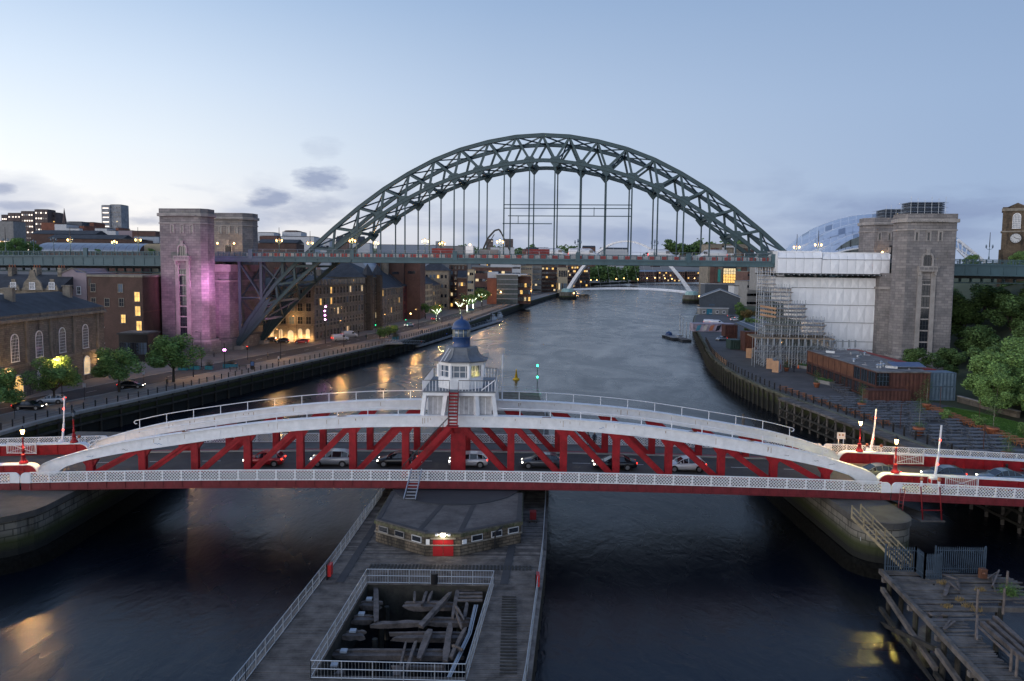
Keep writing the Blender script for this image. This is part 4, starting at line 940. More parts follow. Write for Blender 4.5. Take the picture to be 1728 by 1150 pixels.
# abutment between the towers under the deck
for lab, a, b, sg in (('granite abutment below the deck at the left end, lit pink', uo(300, -4), uo(398, 2), 1), ('granite abutment below the deck at the right end', uo(1489, -8), uo(1550, -8), -1)):
    t = thing('bridge_abutment', lab, 'abutment', group='granite abutments of the arch bridge')
    if sg > 0:
        part('body', MB().prism(tower_poly(a, b, -4, 21, (.5, 2)), 3.8, 25.6), GRAN, t); part('cornice', MB().prism(tower_poly(a-.3, b+.4, -4.4, 21.4, (.5, 2)), 22.8, 23.3), TRIMG, t)
        part('plinth', MB().prism(tower_poly(a-1, b+1, -5, 22, (.5, 2)), 3.6, 7.2), GRAN, t); part('capital', MB().prism(tower_poly(a-.5, b+.8, -4.6, 21.6, (.5, 2)), 25.6, 27.6), TRIMG, t)
    else: part('body', MB().prism(tower_poly(a, b, -8, 21, (2, .5)), 3.8, 27.3), GRAN, t); part('ledge', MB().prism(tower_poly(a-.3, b+.3, -8.4, 21.4, (2, .5)), 23.4, 23.9), TRIMG, t); part('plinth', MB().prism(tower_poly(a-.8, b+.8, -8.8, 22, (2, .5)), 3.8, 7.0), GRAN, t)
# pink floodlights
lx = T(-80, -30, 4.5)
FL = thing('floodlight_mast', 'slim mast with four pink floodlights in front of the stone hotel block', 'floodlight', tuple(PZ(549, 580, 4)))
part('mast', MB().cyl((0, 0, 0), (0, 0, 11.5), .12, .09, 7), BLACK, FL)
for z, dx in ((11.2, .2), (9.9, -.05), (8.6, .0), (7.3, .05)): part('floodlight', MB().lathe([(.1, -.22), (.3, 0), (.1, .22)], (dx, -.2, z), 10), PINKL, FL, True)
light('pink_floodlight', (-.6, -.5, 9.5), (1, .35, .95), 900, .4, 40, T(-88, -8, 18)-Vector(FL.location)+Vector((0, 0, 0)), FL, .8)
PFL = FL
F2 = thing('ground_floodlight', 'pink floodlight on a pole at the foot of the left near tower', 'floodlight', tuple(PZ(379, 622, 4)))
part('pole', MB().cyl((0, 0, 0), (0, 0, 5.8), .09, None, 7), BLACK, F2); part('lamp_head', MB().cbox((0, .1, 4.2), (.5, .3, .4)), PINKL, F2); part('lamp_arm', MB().cyl((-.5, 0, 4.2), (.5, 0, 4.2), .05, None, 6), BLACK, F2)
light('pink_floodlight', (0, .4, 4.3), (1, .36, .82), 34000, .3, 58, (Vector(T(-87.5, -9, 22))-Vector(F2.location)), F2, .8)
light('pink_wall_washer', tuple(T(-80.5, -17, 22)), (1, .36, .90), 4200, .6, 95, tuple(T(-90, -8, 23)))
# lamps by the doorway of the left far tower
for i, px in enumerate((367, 395)):
    p = PY(px, 411, T(-95, 19, 0).y-.6); t = thing('wall_lamp', ('left', 'right')[i]+' glowing wall lamp beside the doorway of the left far tower', 'wall lamp', tuple(p)); part('globe', MB().lathe([(.1, -.3), (.32, 0), (.1, .3)], n=10), LAMPF, t); part('arm', MB().bar((0, 0, 0), (0, .7, 0), .08), BLACK, t); light('lamp_light', (0, -.3, 0), WARM, 220, .25, parent=t)
p = PY(1489, 426, T(92, 19, 0).y-.6); t = thing('wall_lamp', 'glowing wall lamp on the right far tower above the white sheeting', 'wall lamp', tuple(p)); part('globe', MB().lathe([(.1, -.3), (.32, 0), (.1, .3)], n=10), LAMPF, t); part('arm', MB().bar((0, 0, 0), (0, .7, 0), .08), BLACK, t); light('lamp_light', (0, -.3, 0), WARM, 160, .25, parent=t)
# dark doorways of far towers
for tw, px0, px1, pyt in ((TFL, 378, 390, 408), (TFR, 1500, 1512, 423)):
    a = PY((px0+px1)/2, 425, T(0, 19.9, 0).y-uo((px0+px1)/2, 20)*BS); d = MB().cbox((a.x, a.y-.15, a.z), (1.9, .1, 3.4), -BA).lathe([(.0, 0)]*2, (0, 0, -50), 3) if False else MB().cbox((a.x, a.y-.2, a.z), (1.9, .12, 3.4), -BA); part('doorway', d, BLACK, tw)
# site hoardings, vans and a pump truck on the deck
hb = thing('site_barrier', 'red and white plastic barrier line along the arch bridge footway', 'barrier')
bw_ = MB().box(-.75, .75, -.12, .12, 0, .85).mesh('barrier_block_white', mat('plastic_white', (.62, .62, .62), .5)); br_ = MB().box(-.75, .75, -.12, .12, 0, .85).mesh('barrier_block_red', mat('plastic_red', (.50, .05, .04), .5))
U = -80; k = 0
while U < 100:
    obj('barrier_block', br_ if k % 2 else bw_, hb, T(U, -1.6, zdk(U)), -BA+random.uniform(-.05, .05)); U += 1.58; k += 1
ff = thing('mesh_site_fence', 'steel mesh fence panels standing along the arch bridge deck', 'fence')
fm = MB().tube([(-1.6, 0, 0), (-1.6, 0, 1.95), (1.6, 0, 1.95), (1.6, 0, 0), (-1.6, 0, .15), (1.6, 0, .15)], .035, 4)
for i in range(9): fm.cyl((-1.28+i*.32, 0, .15), (-1.28+i*.32, 0, 1.95), .012, None, 3)
fm = fm.mesh('fence_panel', GALV)
for i in range(52): U = -78+i*3.3; obj('fence_panel', fm, ff, T(U, -1.1, zdk(U)), -BA)
# ------------------------------------------------------------------ long timber pier in midstream
PR_L = [(-17.2, 18), (-15.3, 42.1), (-14.3, 58.6), (-13.6, 78), (-10.2, 122), (-4.5, 146)]
PR_R = [(-1.6, 18), (1.2, 42.5), (3.0, 63), (3.9, 78), (6.0, 122), (5.5, 146)]
def ex(tb, y):
    for (xa, ya), (xb, yb) in zip(tb[:-1], tb[1:]):
        if y <= yb: return xa+(xb-xa)*(y-ya)/(yb-ya)
    return tb[-1][0]
PD = 3.5
PIER = thing('timber_pier', 'long grey timber pier in midstream with an open pit of rotten beams', 'pier')
HL = [(-11.4, 42.6), (-10.7, 55.8)]; HR = [(-2.6, 42.5), (-1.3, 55.7)]
far = MB(); y = 18.
while y < 146:
    segs = [(ex(PR_L, y), ex(PR_R, y))]
    if 42.7 < y < 55.7: segs = [(segs[0][0], ex(HL, y)), (ex(HR, y), segs[0][1])]
    for a, b in segs:
        if b-a < .3: continue
        k = 2 if b-a > 7 else 1; cut = [a]+sorted(random.uniform(a+2, b-2) for _ in range(k-1))+[b]
        for p, q in zip(cut[:-1], cut[1:]):
            m_ = MB() if 38 < y < 61 else far
            z = PD+random.uniform(-.012, .012); m_.box(p+.01, q-.01, y+.016, y+.20, z-.08, z)
            if m_ is not far: part('plank', m_, TIMB, PIER)
    y += .22
part('deck_planks', far, TIMB, PIER, kind='stuff')
# dark runners and the ribbed strip
for tb in ((-12.9, 46, -12.1, 71), (1.4, 70, -.1, 56)):
    part('runner', MB().bar((tb[0], tb[1]+10, PD+.02), (tb[2]-.3, tb[3], PD+.02), .6, .03), mat('bitumen_strip', (.045, .045, .047), .8) if 'bitumen_strip' not in MATS else MATS['bitumen_strip'], PIER)
for i in range(46): x = -11.2+i*.285; part('grip_batten', MB().box(x, x+.15, 58.7, 59.6, PD+.012, PD+.05), TIMBD, PIER)
for i in range(26): part('grip_batten', MB().box(-.5, .55, 43.2+i*.42, 43.38+i*.42, PD+.012, PD+.045), TIMBD, PIER)
fas = MB()
for tb, s in ((PR_L, -1), (PR_R, 1)):
    for (a, b) in zip(tb[:-1], tb[1:]): fas.bar((a[0], a[1], PD-.15), (b[0], b[1], PD-.15), .3, .34)
fas.bar((-4.5, 146, PD-.15), (5.5, 146, PD-.15), .3, .34)
part('edge_beam', fas, TIMB, PIER)
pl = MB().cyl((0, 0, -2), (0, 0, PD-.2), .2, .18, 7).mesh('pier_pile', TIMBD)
y = 20.
while y < 146:
    for xx in (ex(PR_L, y)+.1, ex(PR_R, y)-.1): obj('pile', pl, PIER, (xx, y, 0))
    for f in (.3, .7):
        if not (42 < y < 56): obj('pile', pl, PIER, (ex(PR_L, y)*(1-f)+ex(PR_R, y)*f, y, 0))
    y += 1.5
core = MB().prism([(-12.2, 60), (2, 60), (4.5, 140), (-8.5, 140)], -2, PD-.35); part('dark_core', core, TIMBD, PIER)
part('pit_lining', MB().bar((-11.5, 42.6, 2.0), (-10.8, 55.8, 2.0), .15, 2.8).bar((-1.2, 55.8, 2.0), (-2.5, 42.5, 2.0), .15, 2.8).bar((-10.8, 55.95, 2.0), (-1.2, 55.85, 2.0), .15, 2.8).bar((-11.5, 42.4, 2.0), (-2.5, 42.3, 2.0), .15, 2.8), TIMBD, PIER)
def pc(x, y, z=2.75): return PZ(540+x/5.4, 940+y/5.4, z)
for (a, b, c, d, w, z) in [(530, 300, 1150, 300, .45, 2.9), (420, 345, 1230, 345, .3, 2.3), (770, 460, 1220, 465, .5, 2.7), (780, 425, 1220, 430, .3, 2.8), (470, 625, 1000, 605, .5, 2.9), (980, 605, 1380, 610, .5, 2.6), (1000, 570, 1370, 575, .3, 2.75), (670, 745, 1340, 745, .55, 2.7), (640, 705, 1340, 705, .25, 2.8), (130, 900, 1290, 910, .6, 2.7), (140, 862, 1290, 866, .3, 2.85),
                          (360, 455, 540, 455, .5, 2.8), (380, 420, 565, 420, .25, 2.9), (290, 585, 485, 585, .5, 2.8), (300, 550, 485, 552, .25, 2.9), (200, 725, 415, 728, .5, 2.8), (240, 690, 420, 692, .25, 2.9),
                          (1190, 330, 915, 640, .42, 3.15), (975, 320, 930, 440, .22, 3.0), (1022, 320, 985, 412, .22, 3.0), (862, 325, 860, 412, .2, 3.0), (507, 270, 512, 600, .42, 3.05), (1258, 295, 1208, 550, .3, 3.0), (1340, 425, 1318, 560, .28, 3.0), (1235, 445, 1312, 580, .14, 3.2), (1240, 510, 1292, 655, .14, 3.2),
                          (1008, 660, 905, 925, .45, 3.1), (1188, 615, 1140, 960, .42, 3.1), (1325, 655, 1190, 925, .28, 3.2), (782, 785, 730, 1005, .16, 3.1), (872, 780, 790, 1030, .22, 3.15), (1200, 810, 1300, 850, .1, 3.3), (740, 1000, 690, 1100, .5, 2.9), (650, 1015, 1140, 1015, .3, 2.8), (130, 1070, 230, 1070, .5, 2.8)]:
    part('fallen_beam', MB().rough(pc(a, b, z), pc(c, d, z), w*.92, .24+w*.2), TIMBB, PIER)
for i in range(4): part('pallet_slat', MB().bar(pc(1252, 300+i*33, 3.1), pc(1480, 298+i*33, 3.1), .3, .1), TIMBB, PIER)
for (a, b) in ((1420, 440), (1436, 440), (1408, 440)): part('loose_pipe', MB().tube([pc(a, b, 3.2), pc(a-60, b+260, 3.1), pc(a-250, 1105, 3.2)], .045, 5), GALV, PIER)
for (a, b) in ((448, 382), (378, 517), (300, 672), (217, 856), (130, 983)): part('anchor_box', MB().cbox(pc(a, b, 3.1), (.42, .42, .12)), mat('pale_box', (.4, .43, .46), .6) if 'pale_box' not in MATS else MATS['pale_box'], PIER)
for i in range(5):
    for px in (-9, -6.2, -3.5): part('pile', MB().cyl((px, 44.4+i*2.45, -2), (px, 44.4+i*2.45, 2.5), .2, None, 7), TIMBD, PIER)
# galvanised railings
MESHM = bpy.data.materials.new('rail_mesh'); MESHM.use_nodes = True; MESHM.node_tree.nodes['Principled BSDF'].inputs['Base Color'].default_value = (.30, .34, .38, 1); MESHM.node_tree.nodes['Principled BSDF'].inputs['Alpha'].default_value = .30
def railing(label, pts, z, h=1.1, step=1.5, posts=True, lean=0, mesh_=True, cat='railing', m=GALV):
    t = thing('railing', label, cat)
    for a, b in zip(pts[:-1], pts[1:]):
        a = Vector((*a, z)); b = Vector((*b, z)); ln = (b-a).length; n = max(1, round(ln/step))
        for k in range(n+1): p = a+(b-a)*k/n; part('post', MB().cyl(p, p+Vector((0, 0, h)), .035, None, 6), m, t)
        for hh in (h, h*.55, .08): part('rail', MB().cyl(a+Vector((0, 0, hh)), b+Vector((0, 0, hh)), .028, None, 6), m, t)
        if mesh_:
            d = (b-a).normalized()*.02
            mm = MB(); n2 = int(ln/.2)
            for k in range(n2): p = a+(b-a)*k/n2; mm.bar(p+Vector((0, 0, .08)), p+Vector((0, 0, h)), .014)
            part('infill_bars', mm, m, t, kind='stuff')
    return t
railing('long galvanised railing on the left edge of the midstream pier', [(PR_L[i][0]+.15, PR_L[i][1]) for i in range(0, 4)], PD)
railing('long galvanised railing on the right edge of the midstream pier', [(PR_R[i][0]-.15, PR_R[i][1]) for i in range(0, 4)], PD)
railing('galvanised railing round the open pit of the pier', [(-11.5, 42.5), (-10.8, 55.95), (-1.15, 55.9), (-2.45, 42.3), (-11.5, 42.5)], PD, step=1.65)
railing('galvanised railing on the far end of the pier beyond the swing bridge', [(PR_R[3][0], 92), (5.6, 122), (5.3, 145.5), (-4.2, 145.5), (-9.5, 122)], PD, step=2.5, mesh_=False)
for lab, px, py in (('red lifebuoy case on the left pier railing', 557, 968), ('red lifebuoy case on the right pier railing', 907, 985)):
    p = PZ(px, py+8, PD); t = thing('lifebuoy_case', lab, 'lifebuoy', (p.x, p.y, PD), group='lifebuoy cases on the pier'); part('case', MB().box(-.12, .14, -.35, .35, .25, 1.15), mat('buoy_red', (.5, .02, .02), .4) if 'buoy_red' not in MATS else MATS['buoy_red'], t); part('backboard', MB().box(-.2, -.12, -.4, .4, 0, 1.25), BLACK, t)
t = thing('litter_bin', 'dark bin behind the pit railing of the pier', 'bin', tuple(PZ(733, 985, PD))); part('barrel', MB().lathe([(.28, 0), (.3, .8)], n=12), BLACK, t); part('rim', MB().lathe([(.33, .8), (.33, .86)], n=12), STEELD, t)
# ------------------------------------------------------------------ stone house on the pier
PH = thing('pier_house', 'low stone engine house with red double door and flat roof on the midstream pier', 'building')
fp_ = [(-11.7, 64.7), (-7.0, 61.5), (-4.1, 61.6), (1.0, 64.8), (1.2, 73), (-11.6, 73.2)]
def grow(poly, g):
    c = Vector((sum(p[0] for p in poly)/len(poly), sum(p[1] for p in poly)/len(poly))); return [tuple(Vector(p)+(Vector(p)-c).normalized()*g) for p in poly]
SANDH = wall_mat('pier_house_stone', (.15, .122, .09), (.3,)*3, .75, .27, .03, var=.5, dirt=((.030, .027, .022), .44), bump=1)
part('wall', MB().prism(fp_, PD, 5.15), SANDH, PH); part('string_course', MB().prism(grow(fp_, .12), 4.4, 4.5), TRIMS, PH)
part('eaves_band', MB().prism(grow(fp_, .15), 5.15, 5.42), mat('mossy_stone', (.10, .095, .06), .9, var=.5, scale=2, bump=.8, dirt=((.04, .055, .02), .5)), PH)
part('roof', MB().prism(grow(fp_, .02), 5.42, 5.50), mat('felt_roof', (.10, .092, .088), .9, var=.35, scale=.6, bump=.4, dirt=((.055, .055, .055), .55)), PH)
for (a, b) in (((-7.6, 61.9), (-5.6, 73)), ((-4.1, 61.7), (-3.0, 73))): part('roof_seam', MB().bar((*a, 5.51), (*b, 5.51), .45, .02), MATS['bitumen_strip'], PH)
e = grow(fp_, -.25)
for i in (0, 2, 3, 5): part('roof_edge', MB().bar((*e[i], 5.515), (*e[(i+1) % 6], 5.515), .4, .025), MATS['bitumen_strip'], PH)
def wall_item(nm, A, B, f, w, z0, z1, out, th, m, par):
    a = Vector(A); b = Vector(B); d = (b-a).normalized(); n = Vector((d.y, -d.x)); c = a+(b-a)*f; p = c-d*w/2+n*out; q = c+d*w/2+n*out
    return part(nm, MB().prism([tuple(p-n*th), tuple(p), tuple(q), tuple(q-n*th)][::-1], z0, z1) if False else MB().add([(*(p-n*th), z0), (*p, z0), (*q, z0), (*(q-n*th), z0), (*(p-n*th), z1), (*p, z1), (*q, z1), (*(q-n*th), z1)], [(0, 3, 2, 1), (4, 5, 6, 7), (0, 1, 5, 4), (1, 2, 6, 5), (2, 3, 7, 6), (3, 0, 4, 7)]), m, par)
for A, B, fs in ((fp_[0], fp_[1], (.17, .50, .84)), (fp_[2], fp_[3], (.26, .58, .86))):
    for f in fs:
        wf = wall_item('window_frame', A, B, f, 1.05, 4.53, 5.07, .10, .12, CONC if f in (.17, .5) else REND, PH); wall_item('pane', A, B, f, .93, 4.62, 5.02, .115, .1, GLASSD, wf)
wall_item('side_window', fp_[1], fp_[2], .07, .3, 4.4, 4.95, .08, .1, WHITEP, PH); wall_item('side_window', fp_[2], fp_[3], .06, .4, 4.45, 4.85, .1, .1, WHITEP, PH)
for f in (.36, .66): dr = wall_item('door_leaf', fp_[1], fp_[2], f, .83, PD+.02, 4.95, .07, .1, mat('door_red', (.33, .012, .016), .45, var=.1) if 'door_red' not in MATS else MATS['door_red'], PH); 
wall_item('door_handle', fp_[1], fp_[2], .48, .05, 4.2, 4.35, .12, .06, STEELD, PH)
wall_item('lintel', fp_[1], fp_[2], .51, 2.1, 4.95, 5.12, .14, .12, TRIMS, PH)
lf_ = part('floodlight', MB().cbox((-5.52, 61.2, 5.42), (.34, .22, .2)), LAMPW, PH); part('floodlight_bracket', MB().bar((-6.1, 61.3, 5.42), (-4.9, 61.3, 5.42), .06).cbox((-6.05, 61.2, 5.42), (.2, .2, .14)).cbox((-5.0, 61.2, 5.42), (.2, .2, .14)), WHITEP, PH)
light('floodlight_light', (-5.5, 60.9, 5.3), (1, .84, .58), 26, .12)
part('drain_pipe', MB().tube([(-.6, 63.5, 5.4), (-1.2, 62.95, 5.1), (-1.3, 62.9, 3.6)], .06, 6), BLACK, PH); part('turntable_curb', MB().lathe([(6.4, 0), (6.4, .06)], (-5.4, 75.2, 5.50), 32), STEELD, PH)
for x, s in ((-9.6, .45), (.9, .5), (2.6, .4)): pass
t = thing('red_cart', 'red wheeled cart beside the pier house under the bridge', 'cart', (2.2, 70.5, PD)); part('tray', MB().box(-.3, .3, -.4, .4, .3, 1.0), DRED, t); part('wheel', MB().cyl((-.4, -.4, .2), (-.3, -.4, .2), .2, None, 10).cyl((.3, -.4, .2), (.4, -.4, .2), .2, None, 10), BLACK, t)
part('great_drum', MB().lathe([(5.6, 1.9), (5.6, 2.2), (5.0, 2.25)], (-5.4, 81.8, PD), 28), STEELD, SWB)
# navigation lights at the far tip
t = thing('navigation_light', 'two green navigation lights on a thin mast at the far tip of the pier', 'light mast', (5.0, 145.2, PD)); part('mast', MB().cyl((0, 0, 0), (0, 0, 5.4), .07, None, 6), STEELD, t)
for z in (3.1, 5.3): part('lamp', MB().lathe([(.1, -.16), (.2, 0), (.1, .16)], (0, -.1, z), 8), GREENL, t); light('lamp_light', (0, -.4, z), (.05, 1, .5), 40, .15, parent=t)
b_ = PZ(871, 641, 0); t = thing('river_buoy', 'yellow conical buoy floating beyond the swing bridge', 'buoy', tuple(b_)); part('float', MB().lathe([(.3, -.4), (.85, -.1), (.85, .25), (.4, .5)], n=14), YEL, t, True); part('tower', MB().lathe([(.4, .5), (.12, 2.2), (.18, 2.3), (.02, 2.7)], n=10), YEL, t, True)
# ------------------------------------------------------------------ broken jetty at the lower right
JT = thing('broken_jetty', 'decayed timber jetty with loose planks at the lower right of the river', 'jetty')
JL = [(27.3, 30), (28.3, 43.1), (30.1, 59.3)]
def jR(y):
    if y > 53.4: return 38.9+(60-y)*.45
    if y > 51: return ex(JL, y)+4.4
    return ex(JL, y)+2.2+(y-43)*.03
y = 30.; i = 0
while y < 59.6:
    a = ex(JL, y)-.15; b = jR(y); n = 2 if b-a > 5.5 else 1
    cuts = [a]+sorted(random.uniform(a+2, b-1.5) for _ in range(n-1))+[b]
    for p, q in zip(cuts[:-1], cuts[1:]):
        if y > 48.5 and random.random() < (.22 if p > 34 else .10) or (53.0 < y < 53.5 and p < 32.8): continue
        yy = y+.14; z = 3.5+random.uniform(-.03, .03); tl = random.uniform(-.012, .012)
        q2 = q-(random.uniform(0, 1.4) if random.random() < .15 and y > 50 else 0)
        part('plank', MB().rough((p+.03, yy-tl*3, z-.05), (q2-.03, yy+tl*3, z-.05+random.uniform(-.04, .04)), .255, .09, 3, .08), TIMB, JT)
    y += .28
part('edge_beam', MB().bar((27.2, 30, 3.45), (28.2, 43.1, 3.45), .3, .36).bar((28.2, 43.1, 3.45), (30.0, 59.6, 3.45), .3, .36), TIMB, JT)
for yy in (31, 35.5, 40, 44.5, 49, 53.5, 58.5):
    x0 = ex(JL, yy); x1 = jR(yy)
    for x in (x0+.2, x0+1.2, (x0+x1)/2, x1-.4): part('pile', MB().cyl((x, yy, -2), (x, yy, 3.3), .17, .2, 8), TIMBD, JT)
    part('cross_beam', MB().bar((x0-.4, yy, 3.15), (x1+.3, yy, 3.15), .3, .35), TIMB, JT)
for (y0, y1) in ((31, 40), (40, 49), (49, 58.8)):
    part('waling', MB().bar((ex(JL, y0)-.25, y0, 1.0), (ex(JL, y1)-.25, y1, 2.3), .28, .34), TIMB, JT); part('brace', MB().bar((ex(JL, y0)-.4, y0, 2.4), (ex(JL, y1)-.5, y1, -.4), .26, .3), TIMBD, JT)
    part('waling', MB().bar((ex(JL, y0)-.3, y0, -.1), (ex(JL, y1)-.3, y1, .7), .26, .3), TIMBD, JT)
def pj_(x, y, z=3.55): return PZ(1470+x/5.229, 930+y/5.229, z)
for (a, b, c, d, w, z) in [(620, 200, 760, 250, .25, 3.75), (690, 270, 650, 390, .3, 3.65), (690, 275, 780, 350, .14, 3.75), (760, 270, 780, 330, .14, 3.7), (740, 620, 650, 690, .14, 3.65), (700, 610, 640, 690, .12, 3.65), (510, 545, 545, 570, .2, 3.6), (620, 560, 680, 570, .2, 3.6)]:
    part('loose_board', MB().rough(pj_(a, b, z), pj_(c, d, z), w, .08), TIMBB, JT)
for (x, y, h) in ((1195, 360, 1.6), (1165, 560, 1.9), (932, 560, 1.8), (925, 780, 1.7), (1230, 1060, 1.4), (1280, 1110, 1.4)): p = pj_(x, y, 3.5); part('post', MB().cyl(p, p+Vector((0, 0, h)), .09, .08, 7), TIMBB, JT)
part('handrail', MB().bar(pj_(935, 560, 5.0), pj_(935, 780, 4.6), .1).bar(pj_(940, 660, 3.9), pj_(1240, 940, 3.9), .12), TIMBB, JT)
for k in range(3): part('slide_beam', MB().bar(pj_(980+k*55, 640-k*25, 3.3), pj_(1349+k*40, 960-k*30, 3.3), .3, .3), TIMBB, JT)
part('broken_frame', MB().bar(pj_(1030, 240, 3.7), pj_(1130, 180, 4.0), .1).bar(pj_(1060, 210, 3.6), pj_(1095, 355, 3.6), .1).bar(pj_(1070, 310, 3.6), pj_(1130, 170, 4.1), .1), TIMBB, JT)
part('rusty_hoop', MB().tube([pj_(985, 200, 3.5), pj_(985, 200, 5.4), pj_(1000, 200, 5.7), pj_(1015, 200, 5.4), pj_(1015, 200, 3.6)], .06, 6).cbox(pj_(985, 200, 3.85), (.5, .4, .8)), RUSTO, JT)
STRAW = mat('dry_weeds', (.24, .17, .07), .9, island=.4)
for (x, y) in ((790, 440), (850, 495), (930, 530), (630, 290), (960, 350), (665, 500)):
    p = pj_(x, y, 3.5); w = MB()
    for k in range(60): a = random.uniform(0, 6.28); r = random.uniform(.05, .45); q = p+Vector((math.cos(a)*r, math.sin(a)*r*.6, 0)); w.bar(q, q+Vector((random.uniform(-.12, .12), random.uniform(-.1, .1), random.uniform(.08, .3))), .02)
    part('dry_weeds', w, STRAW, JT, kind='stuff')
p = pj_(1225, 385, 3.5); t = thing('jetty_bush', 'small bright green bush growing out of the broken jetty', 'bush', tuple(p)); w = MB()
for k in range(900):
    v = Vector((random.gauss(0, .33), random.gauss(0, .3), abs(random.gauss(.25, .25)))); n = Vector((random.uniform(-1, 1), random.uniform(-1, 1), random.uniform(-1, 1))).normalized()*.05; m_ = n.cross(Vector((0, 0, 1)))
    w.add([v-n, v+m_, v+n, v-m_], [(0, 1, 2, 3)])
part('leaves', w, mat('bright_leaf', (.09, .17, .03), .7, island=.5), t, kind='stuff'); part('stem', MB().cyl((0, 0, 0), (0, 0, .4), .03, None, 5), BARK, t)
# palisades and timber stair
def palisade(label, A, B, h, step=.17, m=None):
    t = thing('palisade_fence', label, 'fence', group='dark steel palisades on the jetty'); a = Vector(A); b = Vector(B); d = (b-a); n = int(d.length/step); m = m or STEELB
    for k in range(n+1):
        p = a+d*k/n; part('pale', MB().bar(p, p+Vector((0, 0, h-.12)), .075, .03).add([p+Vector((-.037, 0, h-.12)), p+Vector((.037, 0, h-.12)), p+Vector((0, 0, h))], [(0, 1, 2)]), m, t)
    for z in (.35, h-.35): part('rail', MB().bar(a+Vector((0, .05, z)), b+Vector((0, .05, z)), .05, .06), m, t)
    for p in (a, b): part('post', MB().bar(p+Vector((0, .08, 0)), p+Vector((0, .08, h)), .1), m, t)
    return t
STEELB = mat('blue_grey_steel', (.045, .07, .10), .5, var=.3, scale=2)
a = PZ(1494, 963, 3.5); b = PZ(1545, 966, 3.5); palisade('short dark palisade at the left corner of the jetty deck', a, b, 2.1)
a = PZ(1560, 978, 3.5); b = PZ(1588, 978, 3.5); palisade('dark steel gate in front of the timber stair on the jetty', a, b, 2.1, .13)
a = PZ(1578, 967, 3.5); b = PZ(1662, 968, 3.5); palisade('long dark palisade across the back of the jetty', a, b, 2.2, .16)
a = PZ(1545, 966, 3.5); b = PZ(1560, 978, 3.5); palisade('side palisade between the corner fence and the gate', a, b, 2.1)
TS_ = thing('timber_stair', 'weathered timber stair from the jetty up to the mossy stone pier', 'staircase'); s0 = Vector((35.5, 67.6, 4.9)); s1 = PZ(1566, 985, 3.5)+Vector((0, 3.2, 0)); s1.z = 3.5; s0 = Vector((s1.x-1.9, s1.y+5.2, 6.0))
dd = s1-s0; sd_ = Vector((dd.y, -dd.x, 0)).normalized()
YT = mat('cream_weathered_wood', (.28, .23, .14), .8, var=.3, scale=2)
for s in (-.5, .5):
    part('stringer', MB().bar(s0+sd_*s, s1+sd_*s, .1, .25), YT, TS_)
    for h in (.5, .95): part('handrail', MB().bar(s0+sd_*s+Vector((0, 0, h)), s1+sd_*s+Vector((0, 0, h)), .08), YT, TS_)
    for k in range(5): p = s0+dd*k/4+sd_*s; part('newel', MB().bar(p, p+Vector((0, 0, 1.05)), .1), YT, TS_)
for k in range(13): p = s0+dd*(k+.5)/13; part('tread', MB().bar(p-sd_*.5, p+sd_*.5, .26, .05), TIMB, TS_)
# ------------------------------------------------------------------ vehicles (front towards -x, origin on the ground)
TYRE = mat('tyre_rubber', (.012, .012, .012), .8); RIM = mat('alloy_rim', (.35, .36, .38), .35, metal=.8); CGL = mat('car_glass', (.012, .015, .02), .06, spec=.9)
def paint(name, c): return mat(name, c, .28, metal=.25, var=.04, coat=.7)
P_SILV, P_BLK, P_WHT, P_GREY, P_NAVY, P_RED, P_DGR = paint('silver_car_paint', (.33, .35, .38)), paint('black_car_paint', (.012, .013, .016)), paint('white_car_paint', (.62, .63, .66)), paint('grey_car_paint', (.075, .085, .10)), paint('navy_car_paint', (.03, .05, .09)), paint('red_car_paint', (.35, .015, .02)), paint('slate_car_paint', (.10, .15, .19))
PRO = {  # stations: x, sill z, body top z, half width ; cabin: x, top z
 'hatch': ([(-2.08, .35, .62, .62), (-1.98, .24, .74, .78), (-1.6, .2, .86, .86), (-.95, .2, .98, .89), (0, .2, 1.0, .9), (1.1, .2, 1.03, .9), (1.8, .22, 1.04, .87), (2.05, .28, .98, .80), (2.1, .38, .8, .72)], [(-1.05, .95), (-.35, 1.36), (.2, 1.47), (1.0, 1.46), (1.6, 1.36), (1.98, 1.02)]),
 'saloon': ([(-2.3, .35, .6, .62), (-2.2, .24, .7, .78), (-1.7, .2, .82, .87), (-1.0, .2, .92, .9), (0, .2, .95, .91), (1.2, .2, .97, .91), (1.9, .2, .98, .88), (2.3, .26, .93, .82), (2.37, .38, .8, .7)], [(-1.1, .9), (-.3, 1.33), (.35, 1.43), (1.0, 1.38), (1.75, .99)]),
 'suv': ([(-2.15, .4, .75, .66), (-2.05, .28, .9, .82), (-1.6, .24, 1.02, .9), (-.95, .24, 1.1, .93), (0, .24, 1.12, .93), (1.2, .24, 1.14, .93), (1.9, .26, 1.15, .9), (2.15, .3, 1.08, .83), (2.2, .42, .85, .75)], [(-1.1, 1.06), (-.45, 1.52), (.2, 1.66), (1.2, 1.64), (1.85, 1.52), (2.1, 1.12)]),
}
CARM = {}
def ringmesh(st, m, zt_=None):
    mb = MB(); k = 10
    for (x, z0, z1, w) in st:
        h = z1-z0
        for a, b in ((-.80, 0), (-.98, .25), (-1, .55), (-.95, .85), (-.80, 1), (.80, 1), (.95, .85), (1, .55), (.98, .25), (.80, 0)): mb.v.append((x, a*w, z0+b*h))
    for i in range(len(st)-1):
        for j in range(k): mb.f.append((i*k+j, i*k+(j+1) % k, (i+1)*k+(j+1) % k, (i+1)*k+j)); mb.m.append(0)
    n = len(st); mb.f += [tuple(range(k))[::-1], tuple(range((n-1)*k, n*k))]; mb.m += [0, 0]
    return mb
